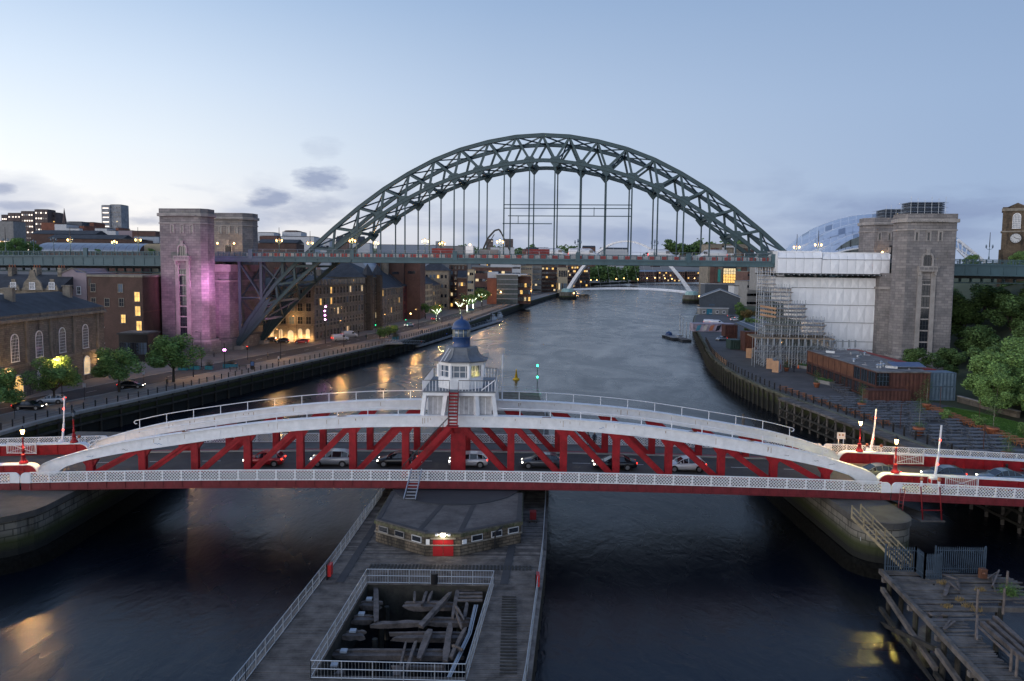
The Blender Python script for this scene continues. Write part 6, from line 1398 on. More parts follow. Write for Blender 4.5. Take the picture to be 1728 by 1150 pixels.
# pub front: faces the camera side, warmly lit
A = PZ(440, 576, 4); B = Vector(q1[0]+(4,)); dp_ = (Vector((B.x, B.y))-Vector((A.x, A.y))).length
pb, qp = building('warmly lit stone pub front seen under the arch bridge foot', A, B, 18, 3.9, PY(531, 484, q1[0][1]).z-.4, SAND, roof='hip', rh=2.4, n=6, w=1.5, floors=4, wh=2.4, lit=.0, style='stone', sides=False)
A2, B2 = Vector(qp[0]), Vector(qp[1]); d_ = (B2-A2).normalized(); n_ = Vector((d_.y, -d_.x)); an_ = math.atan2(d_.y, d_.x)
for f, w, h in ((.22, .9, 2.6), (.38, .9, 2.6), (.56, 1.5, 3.4), (.74, 1.0, 2.8), (.88, 1.0, 2.8)):
    p = A2.lerp(B2, f)+n_*.35; window(pb, (p.x, p.y, 5.2 if w < 1.2 else 4.1), an_, w, h, 'arch', 2)
part('shop_front', MB().prism([tuple(A2+d_*1.0), tuple(A2+d_*1.0+n_*.32), tuple(B2-d_*.3+n_*.32), tuple(B2-d_*.3)], 4, 9.0), SANDL, pb); part('shop_cornice', MB().prism([tuple(A2+d_*.8), tuple(A2+d_*.8+n_*.7), tuple(B2+n_*.7), tuple(B2)], 9.0, 9.5), TRIMS, pb)
for f in (.15, .30, .47, .66, .81, .95): p = A2.lerp(B2, f)+n_*1.1; light('pub_uplight', (p.x, p.y, 5.2), WARM, 170, .2, parent=None)
rw = [('tall stone corner house with bay towers right of the big hotel', 614.6, 559, 642, 551.5, 20, 470, SANDD, dict(roof='hip', rh=6, n=5, floors=6, wh=2.2, chim=1)),
      ('grey stone four-storey house with slate roof in the quayside row', 643, 551, 680, 541, 18, 489, SAND, dict(roof='gable', rh=7, n=8, floors=4, wh=2.2, chim=2)),
      ('dark red panelled house in the quayside row', 680.6, 541, 697, 536, 18, 484, mat('dark_red_panels', (.10, .02, .022), .6, var=.3), dict(roof='gable', rh=7, n=4, floors=4, wh=2.4, style='slim', cornice=STEELD)),
      ('sandstone house with steep slate roof right of the red one', 697.6, 536, 714, 531.5, 18, 484, SANDL, dict(roof='gable', rh=7, n=5, floors=5, wh=2.2, chim=1)),
      ('pale house with a pink lit ground floor', 714.5, 531.4, 729.5, 527, 18, 481, RENDC, dict(roof='hip', rh=3, n=6, floors=5, wh=3.0, style='slim', w=.8)),
      ('narrow house with a glowing shopfront', 730, 527, 744, 523, 18, 483, SANDL, dict(roof='gable', rh=5, n=5, floors=5, wh=2.0)),
      ('last sandstone house of the row at the road bend', 744.5, 522.8, 760, 518, 24, 474, SANDL, dict(roof='gable', rh=6, n=6, floors=6, wh=2.0, chim=2))]
for lab, p0, y0, p1, y1, dep, ev, m_, kk in rw:
    kk.setdefault('w', 1.1); kk.setdefault('style', 'stone'); b_, qq = rowb(lab, p0, y0, p1, y1, dep, ev, m_, lit=.07, sides=True, ns=3, group='stone houses of the quayside row', **kk)
    if 'corner house' in lab:
        zc = PY(p0+.01, ev, qq[0][1]).z
        for f in (.2, .8):
            p = Vector(qq[0]).lerp(Vector(qq[1]), f); part('turret', MB().lathe([(2.0, 0), (2.0, zc+1-4)], (p.x, p.y, 4), 8), SANDD, b_); part('turret_roof', MB().lathe([(2.3, 0), (1.2, 2.4), (.1, 4.2)], (p.x, p.y, zc+1), 8), SLATE, b_)
for px, py, z, c, pw in ((686, 531, 8, WARM, 420), (735, 508, 11, WARM, 700), (723, 520, 7, (1, .3, .5), 350), (572, 548, 8.5, WARM, 330), (594, 543, 8.5, WARM, 330)):
    p = PZ(px, py+14, 4)+Vector((2, -2, 0)); t = thing('facade_lamp', 'small glowing lamp on the front of the quayside row at its %s' % {686: 'red fronted house', 735: 'glowing shopfront', 723: 'pink ground floor', 572: 'hotel entrance, left', 594: 'hotel entrance, right'}[px], 'wall lamp', (p.x, p.y, z)); part('globe', MB().lathe([(.1, -.25), (.3, 0), (.1, .25)], n=8), LAMP if c == WARM else PINKL, t); part('arm', MB().bar((0, 0, 0), (-1.5, 1.0, 0), .08), BLACK, t); light('lamp_light', (0, 0, 0), c, pw, .25, parent=t)
# upper town seen under the deck
GRP = 'houses behind the quayside row'
for a in [('brick building with drum shaped end behind the row', 620, 640, 447, 330, BRICKD), ('tan brick drum building behind the row', 641, 655, 447, 332, SANDL), ('dark brick block behind the row', 655, 681, 448, 336, BRICKD), ('red brick block with a diamond window behind the row', 681, 709, 447, 340, BRICK)]:
    p0, p1 = PY(a[1], a[3], a[4]), PY(a[2], a[3], a[4]); t = thing('court_building', a[0], 'building', group=GRP); r = (p1.x-p0.x)/2
    if 'drum' in a[0]: part('drum', MB().lathe([(r, 4), (r, p0.z+2)], ((p0.x+p1.x)/2, a[4]+r, 0), 20), a[5], t, False); part('rim', MB().lathe([(r+.3, p0.z+2), (r+.3, p0.z+2.6)], ((p0.x+p1.x)/2, a[4]+r, 0), 20), STEELD, t)
    else: part('wall', MB().prism([(p0.x, a[4]), (p1.x, a[4]), (p1.x, a[4]+20), (p0.x, a[4]+20)], 4, p0.z+2), a[5], t); part('slot_window', MB().box(p0.x+r*.5, p0.x+r*1.4, a[4]-.06, a[4], p0.z-4, p0.z-2.8), GLASSD, t)
p0, p1 = PY(575, 452, 300), PY(622, 452, 300); t = thing('curved_roof_hall', 'hall with pale curved metal roof behind the big hotel', 'building'); n = 10; v = []
for i in range(n+1): a = math.pi*i/n; v.append((( p0.x+p1.x)/2-(p1.x-p0.x)/2*math.cos(a), p0.z-3+6*math.sin(a)))
part('vault', MB().slab_xz(v[::-1][::-1], 300, 330), METR, t); part('wall', MB().box(p0.x, p1.x, 300.2, 329.8, 4, p0.z-3), REND, t)
for a in [('pale stone block with round dormer windows behind the row', 709, 757, 458, 420, 16, SANDL, dict(roof='hip', rh=6, rm=SLATE, floors=4, n=7)), ('dark brick apartment tower with balconies at the road bend', 758, 786, 448, 440, 18, BRICKD, dict(floors=8, n=4, lit=.25)), ('red brick gabled house below the apartment tower', 772, 787, 470, 425, 12, BRICKD, dict(roof='gable', rh=4, floors=3, n=3, lit=.2)),
          ('small cream house beside the office block', 788, 800, 455, 520, 12, RENDC, dict(floors=4, n=3, lit=.3)), ('brown brick office block with a lit top floor', 796, 864, 452, 560, 26, BRICK, dict(floors=4, n=12, lit=.22, w=2.2)), ('white block beyond the office', 864, 879, 447, 700, 18, REND, dict(floors=5, n=4, w=2)), ('cream apartment block right of the white one', 878, 898, 449, 720, 18, RENDC, dict(floors=5, n=5, w=1.8, lit=.1)), ('grey apartment block beyond the square', 899, 914, 449, 740, 18, CONC, dict(floors=5, n=4, w=2, lit=.3)), ('dark brick riverside flats beyond the square', 914, 942, 450, 760, 20, BRICKD, dict(floors=6, n=8, w=1.8, lit=.3)), ('block with pale lit columns behind the riverside trees', 942, 958, 452, 730, 18, RENDC, dict(floors=2, n=5, w=1.3, wh=6, lit=.4)), ('red brown flats left of the tilting bridge arch', 958, 972, 449, 790, 22, BRICK, dict(floors=7, n=6, w=1.8, lit=.25)), ('dark flats behind the tilting bridge arch', 972, 996, 449, 820, 22, BRICKD, dict(floors=7, n=7, w=1.8, lit=.22))]:
    lab, p0, p1, yt, Y, dep, m_, kk = a; kk.setdefault('lit', .1); box_at(lab, p0, p1, yt, Y, dep, m_, 4, group='blocks beyond the road bend', **kk)
# glass fronted riverside building: glass part and brick part
GB = thing('glass_building', 'riverside building with banded glass front between brick wings beyond the lit trees', 'building')
for nm, p0, p1, yt, Y, m_ in (('brick_wing', 822, 838, 470, 492, BRICKO), ('white_roof_box', 823, 840, 459, 500, REND), ('brick_side', 873, 896, 467, 500, BRICK)):
    a_, b_ = PY(p0, yt, Y), PY(p1, yt, Y); part(nm, MB().box(a_.x, b_.x, Y, Y+26, 4 if nm != 'white_roof_box' else a_.z-4, a_.z), m_, GB)
a_, b_ = PY(838, 464, 496), PY(874, 464, 496); part('glass_front', MB().box(a_.x, b_.x, 496, 520, 4, a_.z), SAGEG, GB); part('roof_slab', MB().box(a_.x-1, b_.x+6, 493, 524, a_.z, a_.z+.6), REND, GB)
for k in range(1, 6): z = 4+(a_.z-4)*k/6; part('floor_band', MB().box(a_.x-.3, b_.x+.2, 495.3, 496, z, z+.5), METR, GB)
for k in range(12): x = a_.x+(b_.x-a_.x)*k/11; part('mullion', MB().box(x-.08, x+.08, 495.7, 496, 4, a_.z), STEELD, GB)
a2, b2 = PY(874, 470, 499.9), PY(896, 470, 499.9); facade(GB, a2, b2, [(6, 2.5), (10.5, 2.5), (15, 2.5)], 6, 1.6, 'slim', .15)
# ------------------------------------------------------------------ trees
def rnd_dir():
    while True:
        v = Vector((random.uniform(-1, 1), random.uniform(-1, 1), random.uniform(-1, 1)))
        if .05 < v.length < 1: return v.normalized()
def tree_meshes(seed, h, r, n, leaf, lm, trunk_h=.35, squash=.8):
    random.seed(seed); tr = MB(); cr = MB(); th = h*trunk_h; top = Vector((random.uniform(-.2, .2), random.uniform(-.2, .2), th))
    tr.cyl((0, 0, -.3), top, .035*h*.9, .022*h, 8)
    cz = th+(h-th)*.5; cl = []
    for i in range(22):
        v = rnd_dir(); rr = random.uniform(.35, .86); c = Vector((v.x*r*rr, v.y*r*rr, cz+v.z*(h-th)*.5*rr)); cl.append((c, random.uniform(.20, .38)*r))
        if i < 12: m = top.lerp(c, .5)+Vector((0, 0, .1*r)); tr.cyl(top, m, .014*h, .009*h, 5); tr.cyl(m, c, .009*h, .003*h, 4)
    for k in range(n):
        c, cr_ = cl[k % len(cl)]; d = rnd_dir(); p = c+Vector((d.x, d.y, d.z*squash))*cr_*random.uniform(.55, 1.1)
        a = rnd_dir(); nn = (d+a*.9).normalized(); u = nn.cross(Vector((0, 0, 1)));  u = Vector((1, 0, 0)) if u.length < .05 else u.normalized(); w = nn.cross(u); s = leaf*random.uniform(.6, 1.3)
        cr.add([p-u*s, p+w*s*.55, p+u*s, p-w*s*.55], [(0, 1, 2, 3)])
    return tr.mesh('trunk', BARK), cr.mesh('crown', lm)
TM = {}
def tree(label, loc, kind='round', s=1., rz=None, group=None, name='tree', cat='tree', sz=None):
    if kind not in TM:
        st = random.getstate()
        TM[kind] = {'round': lambda: tree_meshes(3, 9.5, 5.3, 11000, .21, LEAF, .28), 'small': lambda: tree_meshes(5, 6, 2.6, 2600, .17, LEAF, .35), 'dark': lambda: tree_meshes(8, 13, 6.5, 12000, .30, LEAFD, .15), 'dark2': lambda: tree_meshes(12, 12, 5.6, 10000, .28, LEAFD, .12), 'bright': lambda: tree_meshes(15, 12, 5.6, 14000, .22, LEAF, .12), 'autumn': lambda: tree_meshes(9, 6, 3.0, 2600, .17, LEAFO, .35), 'far': lambda: tree_meshes(17, 11, 6, 1100, .7, LEAFD, .2), 'bush': lambda: tree_meshes(21, 2.2, 1.1, 1200, .09, LEAF, .15)}[kind]()
        random.setstate(st)
    t = thing(name, label, cat, tuple(loc), rz if rz is not None else random.uniform(0, 6.28), group, scale=(s, s, sz or s))
    obj('trunk', TM[kind][0], t); obj('crown', TM[kind][1], t, kind=None); return t
TG = 'leafy street trees on the left quay'
for lab, px, py, s, rz in (('leafy tree cut by the left edge of the photo', -14, 712, .82, 1), ('leafy tree above the white parked car', 92, 682, .82, 2), ('leafy tree behind the driving black saloon', 201, 662, .86, 4.1), ('largest round leafy tree, in front of the pink lit tower', 293, 645, 1.0, 5)):
    p = PZ(px, py, 4); tree(lab, (p.x, p.y, 4), 'round', s, rz, TG)
LGT = mat('fairy_light_trunk', (.6, .6, .5), .6); FAIRY = emit('fairy_light', (.85, 1, .72), 9)
for i, (lab, px, py, k) in enumerate((('autumn coloured tree with a white lit trunk', 776, 531, 'autumn'), ('second lit tree of the row, darker', 788, 526, 'small'), ('third lit tree of the row', 798, 522, 'small'), ('largest lit tree at the right of the row', 813, 517, 'round'), ('single lit tree nearer the camera beside the white light trail', 737, 543, 'small'))):
    p = PZ(px, py, 4); s = 1.55 if k != 'round' else 1.15
    if k == 'small' and px < 750: s = 1.35
    t = tree(lab, (p.x, p.y, 4), k, s, i, 'trees wound with white lights'); m = MB(); hh = 6 if k != 'round' else 9.5
    m.cyl((0, 0, .2), (0, 0, hh*.4), .11*1.6, .10, 6)
    for q_ in range(7): a = q_*.9; m.tube([(0, 0, hh*.38), (math.cos(a)*.5*hh*.2, math.sin(a)*.5*hh*.2, hh*.5), (math.cos(a)*hh*.26, math.sin(a)*hh*.26, hh*(.62+.05*(q_ % 3)))], .045, 4)
    part('string_of_lights', m, FAIRY, t); light('fairy_glow', (0, -1.5, hh*.3), (.9, 1, .75), 90, .4, parent=t)
p = PZ(718, 538, 4); tree('small dark tree left of the single lit tree', (p.x, p.y, 4), 'small', 1.25, 2, 'small quayside trees')
for i, (px, py) in enumerate(((886, 482), (893, 480), (900, 479), (908, 477), (916, 476), (925, 475), (934, 474), (943, 473), (952, 472), (961, 471), (972, 470), (983, 469), (994, 468), (832, 500), (845, 497), (806, 487), (815, 485), (1004, 467), (1016, 466))):
    p = PZ(px, py+6, 4); ii = ('first', 'second', 'third', 'fourth', 'fifth', 'sixth', 'seventh', 'eighth', 'ninth', 'tenth', 'eleventh', 'twelfth', 'thirteenth')
    lab = '%s tree from the left in the riverside row beyond the square' % ii[i] if i < 13 else ('tree left of the glass building', 'tree before the glass building', 'left tree below the office block', 'right tree below the office block', 'tree under the tilting bridge arch', 'rightmost tree under the tilting bridge')[i-13]
    tree(lab, (p.x, p.y, 4), 'far', 1.0 if i < 13 else .6, i, 'trees along the far riverside')
# ------------------------------------------------------------------ quayside furniture
QR_ = thing('quay_railing', 'black post and chain railing along the edge of the left quay', 'railing')
pm_ = MB().lathe([(.11, 0), (.11, 1.0), (.13, 1.02), (.08, 1.14)], n=8).mesh('railing_post', BLACK); pts = walk(QLs, .9, 96, 480, 2.35)
for (x, y, a) in pts[:220]: obj('post', pm_, QR_, (x, y, 4))
for z in (.45, .85):
    for a, b in zip(pts[:219], pts[1:220]): pass
    ch = MB()
    for a, b in zip(pts[:219], pts[1:220]): ch.bar((a[0], a[1], 4+z), (b[0], b[1], 4+z), .03)
    part('chain_rail', ch, BLACK, QR_)
def street_lamp(label, x, y, z=4, h=7.5, power=420, out=(-1, 0), lit=True, g='sodium street lamps of the left quay'):
    t = thing('street_lamp', label, 'street lamp', (x, y, z), group=g); part('column', MB().lathe([(.14, 0), (.12, 1.0), (.07, 1.1), (.05, h)], n=8), BLACK, t); e = (out[0]*1.0, out[1]*1.0, h+.15)
    part('arm', MB().tube([(0, 0, h), e], .04, 5), BLACK, t); part('lamp_head', MB().cbox((e[0], e[1], e[2]), (.55, .3, .14)), BLACK, t); part('lamp_glass', MB().cbox((e[0], e[1], e[2]-.10), (.36, .22, .06)), LAMPF if lit else GLASSB, t)
    if lit: light('lamp_light', (e[0], e[1], e[2]-.35), WARM, power, .2, parent=t)
    return t
nm_ = ('first', 'second', 'third', 'fourth', 'fifth', 'sixth', 'seventh', 'eighth', 'ninth', 'tenth', 'eleventh', 'twelfth', 'thirteenth', 'fourteenth')
for i, (x, y, a) in enumerate(walk(QLs, 8.2, 120, 620, 33)[:13]): street_lamp('%s lit street lamp on the left quay counted from the camera' % nm_[i], x, y, power=1350, out=(math.cos(a+1.57), math.sin(a+1.57)))
for lab, px, py, lit in (('unlit tall lamp column in front of the left near tower', 340, 620, False), ('tall lamp column beside the lit pub', 501, 578, True)): p = PZ(px, py, 4); street_lamp(lab, p.x, p.y, h=8, power=500, lit=lit, g='tall lamp columns by the bridge foot')
def sign_post(label, px, py, col, h=3.0, w=.5, hh=.7):
    p = PZ(px, py, 4); t = thing('sign_post', label, 'sign', tuple(p)); part('post', MB().cyl((0, 0, 0), (0, 0, h), .045, None, 6), BLACK, t); part('plate', MB().box(-w/2, w/2, -.06, -.03, h-hh, h), col, t); return t
BLUP = mat('sign_blue', (.05, .12, .3), .5)
sign_post('blue and white parking sign between the leafy quay trees', 143, 676, REND); sign_post('parking sign in front of the largest quay tree', 243, 652, REND); sign_post('parking sign with a yellow plate by the black saloon', 25, 707, YEL)
def traffic_light(label, px, py, lit):
    p = PZ(px, py, 4); t = thing('traffic_light', label, 'traffic light', tuple(p), group='traffic lights of the quay road'); part('pole', MB().cyl((0, 0, 0), (0, 0, 3.6), .06, None, 6), BLACK, t); part('housing', MB().box(-.2, .2, -.18, .1, 2.6, 3.6), BLACK, t)
    for k, c in enumerate((REDL, YEL, GREENL)): on = k == lit; part('lens', MB().lathe([(.02, -.05), (.13 if not on else .2, 0), (.02, .05)], (0, -.2, 3.4-k*.3), 8), c if on else BLACK, t)
    return t
traffic_light('traffic light with green lens beside the planters by the gangway', 634, 562, 2); traffic_light('green traffic light at the road bend by the sandstone row', 760, 520, 2); traffic_light('green traffic light below the single lit tree', 685, 552, 2); traffic_light('traffic light with red lens at the arch bridge foot', 418, 608, 0)
PLB = mat('planter_soil', (.03, .022, .015), .9)
for i, (lab, px, py, w) in enumerate((('long blue planter box under the tower, rightmost', 389, 621, 3.2), ('blue planter box with tall grasses, middle one', 353, 624, 1.6), ('blue planter box half hidden by the largest tree', 329, 624, 2.2), ('blue planter under the largest tree, leftmost', 309, 625, 2.0), ('blue planter with the left bush by the gangway', 668, 572, 2.0), ('blue planter with the right bush by the gangway', 707-40, 574, 2.0), ('blue planter below the lit tree row', 795, 524, 3.0))):
    p = PZ(px, py, 4); t = thing('planter', lab, 'planter', tuple(p), group='blue planter boxes on the quay'); part('box', MB().box(-w/2, w/2, -.5, .5, 0, .9), TEAL, t); part('soil', MB().box(-w/2+.08, w/2-.08, -.42, .42, .9, .93), PLB, t)
    m = MB(); rng = random.Random(i)
    for k in range(500): x = rng.gauss(0, w*.27); z = .9+abs(rng.gauss(0, .65)); y = rng.gauss(0, .3); s = .07; m.add([(x-s, y, z), (x, y-s, z+s*.5), (x+s, y, z+.02), (x, y+s, z-s*.3)], [(0, 1, 2, 3)])
    part('plants', m, mat('olive_plants', (.16, .15, .04), .8, island=.5) if 'olive_plants' not in MATS else MATS['olive_plants'], t, kind='stuff')
for i, (px, py) in enumerate(((642, 573), (650, 571), (658, 569), (666, 567))): p = PZ(px, py, 4); tree('%s pale green bush in a pot by the gangway' % nm_[i], (p.x, p.y, 4), 'bush', 1.9, i, 'pale bushes by the gangway', 'bush', 'bush')
for lab, px, py in (('left slatted bench facing the river', 394, 627), ('right slatted bench facing the river', 410, 624)):
    p = PZ(px, py, 4); t = thing('park_bench', lab, 'bench', tuple(p), .5, 'slatted benches on the quay')
    for k in range(3): part('seat_slat', MB().box(-.9, .9, -.3+k*.2, -.15+k*.2, .43, .47), TIMB, t)
    for k in range(2): part('back_slat', MB().box(-.9, .9, .33, .37, .6+k*.2, .74+k*.2), TIMB, t)
    for x in (-.7, .7): part('leg', MB().box(x-.04, x+.04, -.3, .35, 0, .43).box(x-.04, x+.04, .3, .36, .4, .95), BLACK, t)
p = PZ(426, 624, 4); t = thing('information_board', 'dark upright information board near the quay edge', 'sign', tuple(p)); part('panel', MB().box(-.45, .45, -.08, .08, .2, 1.9), BLACK, t); part('print', MB().box(-.35, .35, -.09, -.08, .9, 1.8), BLUP, t); part('foot', MB().box(-.3, .3, -.15, .15, 0, .2), STEELD, t)
# ------------------------------------------------------------------ gangway, pontoon and boats
gz0 = PZ(655, 580, 4); g1 = PZ(712, 581, .7); GW = thing('gangway', 'steel gangway sloping from the left quay down to the pontoon', 'gangway')
gd_ = Vector((g1.x-gz0.x, g1.y-gz0.y, 0)).normalized(); gs = Vector((gd_.y, -gd_.x, 0))
part('landing_deck', MB().cbox((gz0.x+1.2, gz0.y+.5, 4.05), (6, 5, .3), .3), CONC, GW)
for s in (-.9, .9):
    a = gz0+gs*s+Vector((0, 0, .1)); b = g1+gs*s
    for h in (0, 1.2): part('chord', MB().bar(a+Vector((0, 0, h)), b+Vector((0, 0, h)), .12), GALV, GW)
    n = 14
    for k in range(n): part('truss_bar', MB().bar(a.lerp(b, k/n), a.lerp(b, (k+1)/n)+Vector((0, 0, 1.2)), .06).bar(a.lerp(b, k/n), a.lerp(b, k/n)+Vector((0, 0, 1.2)), .05), GALV, GW)
part('walkway', MB().bar(gz0, g1, 1.8, .1), FOOT, GW)
PN = thing('pontoon', 'long low pontoon moored along the left quay', 'pontoon'); a = PZ(700, 585, .6); b = PZ(845, 541, .6)
part('deck', MB().bar(a, b, 3.0, .5), CONC, PN); dn = (b-a).normalized(); sn = Vector((dn.y, -dn.x, 0))
for k in range(26): p = a.lerp(b, k/25)-sn*1.4; part('railing_post', MB().cyl(p, p+Vector((0, 0, 1.4)), .05, None, 5), GALV, PN)
for h in (.7, 1.4): part('rail', MB().bar(a-sn*1.4+Vector((0, 0, h)), b-sn*1.4+Vector((0, 0, h)), .06), GALV, PN)
for f in (.1, .35, .6, .9): p = a.lerp(b, f)-sn*1.9; part('mooring_pile', MB().cyl(p+Vector((0, 0, -2)), p+Vector((0, 0, 4.5)), .25, None, 8), STEELD, PN)
for f, c in ((.05, REDL), (.28, mat('blue_lamp', (.1, .2, .9), .5))): p = a.lerp(b, f); part('signal_lamp', MB().lathe([(.05, 0), (.2, .2), (.05, .4)], (p.x, p.y, 1.6), 8), c, PN)
for f in (.12, .2, .42, .5): p = a.lerp(b, f)-sn*.8; part('locker', MB().cbox((p.x, p.y, 1.3), (1.1, .8, 1.2), .6), REND, PN)
def boat(label, px, py, L_, col, cabin, z=0):
    p = PZ(px, py, 0); w = L_*.16; ang = math.atan2(dn.y, dn.x); t = thing('boat', label, 'boat', (p.x, p.y, 0), ang, 'boats moored at the left pontoon'); m = MB(); secs = []
    for x, hw, zt in ((-L_/2, .75, 1.1), (-L_*.3, 1, 1.05), (0, 1, 1.05), (L_*.25, .8, 1.2), (L_*.42, .4, 1.4), (L_/2, .03, 1.55)):
        for yy, zz in ((-hw, zt), (-hw*.8, .0), (0, -.3), (hw*.8, 0), (hw, zt)): m.v.append((x, yy*w, zz))
    for i in range(5):
        for j in range(4): m.f.append((i*5+j, i*5+j+1, (i+1)*5+j+1, (i+1)*5+j)); m.m.append(0)
        m.f.append((i*5+4, i*5, (i+1)*5, (i+1)*5+4)); m.m.append(0)
    m.f.append((0, 1, 2, 3, 4)); m.m.append(0); part('hull', m, col, t)
    if cabin:
        part('cabin', MB().prism([(-L_*.25, -w*.7), (L_*.12, -w*.7), (L_*.18, 0), (L_*.12, w*.7), (-L_*.25, w*.7)], 1.0, 2.3), REND, t); part('wheelhouse', MB().box(-L_*.2, L_*.02, -w*.55, w*.55, 2.3, 3.3), REND, t); part('windows', MB().box(-L_*.205, L_*.025, -w*.56, w*.56, 2.6, 3.05), CGL, t); part('mast', MB().cyl((-L_*.1, 0, 3.3), (-L_*.1, 0, 5), .04, None, 5), GALV, t)
    else: part('canopy', MB().box(-L_*.3, L_*.1, -w*.6, w*.6, 1.1, 1.9), col, t); part('rub_rail', MB().box(-L_*.45, L_*.3, -w*1.02, w*1.02, .95, 1.1), BLACK, t)
boat('small red boat nearest on the left pontoon', 805, 550, 7, P_RED, False); boat('dark navy open boat with red canopy behind the red one', 820, 546, 9, P_NAVY, False); boat('white cabin cruiser, larger one at the pontoon', 832, 542, 12, P_WHT, True); boat('white cabin cruiser farthest along the pontoon', 843, 537, 11, P_WHT, True)
# bridge lamps (triple lanterns) on the arch bridge
for i, (px, lit, off, tall) in enumerate(((12, 0, -2.9, 1), (59, 0, 17, 0), (93, 0, -2.9, 0), (121, 2, -2.9, 1), (195, 1, 17, 0), (235, 1, -2.9, 1), (472, 1, -2.9, 1), (524, 1, 17, 1), (595, 1, -2.9, 0), (634, 1, 17, 0), (717, 1, -2.9, 0), (746, 1, 17, 0), (843, 1, -2.9, 0), (974, 0, -2.9, 0), (1103, 0, -2.9, 0), (1342, 1, 17, 1), (1378, 1, -2.9, 1), (1666, 0, -2.9, 1))):
    U = uo(px, off); q_ = T(U, off, zdk(U)+1.2); ords = nm_+('fifteenth', 'sixteenth', 'seventeenth', 'eighteenth'); t = thing('bridge_lamp', '%s %s lantern standard from the left along the arch bridge' % (ords[i], 'lit' if lit else 'unlit'), 'street lamp', tuple(q_), -BA, 'lantern standards of the arch bridge')
    part('column', MB().lathe([(.22, 0), (.15, .6), (.08, .8), (.07, 3.0), (.12, 3.1)], n=8), GREEND, t); part('cross_arm', MB().tube([(-.75, 0, 2.7), (-.35, 0, 2.45), (.35, 0, 2.45), (.75, 0, 2.7)], .05, 5), GREEND, t)
    if tall: part('tram_pole', MB().lathe([(.12, 3.0), (.06, 6.6)], n=6), BLACK, t)
    for k, (dx, z) in enumerate(((-.75, 2.75), (.75, 2.75))+(() if tall else ((0, 3.1),))):
        on = lit == 1 or (lit == 2 and k == 0); ln_ = part('lantern', MB().lathe([(.12, 0), (.22, .34), (.17, .55)], (dx, 0, z), 8), LAMPF if on else GLASSB, t); part('finial', MB().lathe([(.24, .62), (.05, .85)], (dx, 0, z), 6), GREEND, ln_)
    if lit: light('lamp_light', (0, -.5, 3.2), WARM, 330, .3, parent=t)
# ------------------------------------------------------------------ right bank: container restaurant, terrace, scaffold
ZG = 4.24
def SZ(px, py): return PZ(px, py, ZG)
f1, f2 = SZ(1478, 677), SZ(1566, 677); f1.y = f2.y = (f1.y+f2.y)/2; zr = PY(1563, 629, f2.y).z; bk = PZ(1364, 592, zr)
RS = thing('container_restaurant', 'rusty two-storey container restaurant with flat dirty roof beside the scaffold', 'building')
d1 = (f2-f1).normalized(); L1 = (f2-f1).length
bl, br = Vector((bk.x, bk.y, 0)), Vector((bk.x+L1*1.15, bk.y+1, 0)); zm = (zr+ZG)/2
def corr(name, A, B, z0, z1, m, par, step=.33, out=.06):
    """corrugated sheet between two plan points"""
    A = Vector(A[:2]); B = Vector(B[:2]); d = B-A; n = max(2, int(d.length/step)); nr = Vector((d.y, -d.x)).normalized(); v = []; f = []
    for i in range(2*n+1):
        p = A+d*i/(2*n)+nr*(out if i % 4 in (1, 2) else 0); v += [(*p, z0), (*p, z1)]
    f = [(2*i, 2*i+2, 2*i+3, 2*i+1) for i in range(2*n)]; return part(name, MB().add(v, f), m, par)
core = [tuple(f1.xy), tuple(f2.xy), tuple(br.xy), tuple(bl.xy)]; part('core', MB().prism(grow(core, -.15), ZG, zr-.1), BLACK, RS)
part('roof', MB().prism(grow(core, .25), zr-.1, zr+.12), ROOFD, RS)
nfr = 4
for k in range(nfr):
    a, b = f1.lerp(f2, k/nfr), f1.lerp(f2, (k+1)/nfr)
    if k: corr('front_panel', a, b, zm+.1, zr-.12, RUST, RS)
    else:
        part('front_glazing', MB().box(a.x, b.x, a.y-.03, a.y, zm+.1, zr-.12), GLASSD, RS)
        for j in range(5): x = a.x+(b.x-a.x)*j/4; part('glazing_bar', MB().box(x-.04, x+.04, a.y-.1, a.y-.03, zm+.1, zr-.12), STEELB, RS)
        for j in range(1, 3): z = zm+(zr-zm)*j/3; part('glazing_bar', MB().box(a.x, b.x, a.y-.09, a.y-.03, z, z+.06), STEELB, RS)
    corr('front_panel', a, b, ZG, zm-.1, RUST, RS)
    part('corner_post', MB().cbox((a.x, a.y-.02, (ZG+zr)/2), (.16, .16, zr-ZG)), RUST, RS)
part('floor_beam', MB().bar((f1.x, f1.y-.05, zm), (f2.x, f2.y-.05, zm), .16, .2).bar((f1.x, f1.y-.05, zr-.1), (f2.x, f2.y-.05, zr-.1), .16, .2), RUST, RS)
ns = 11
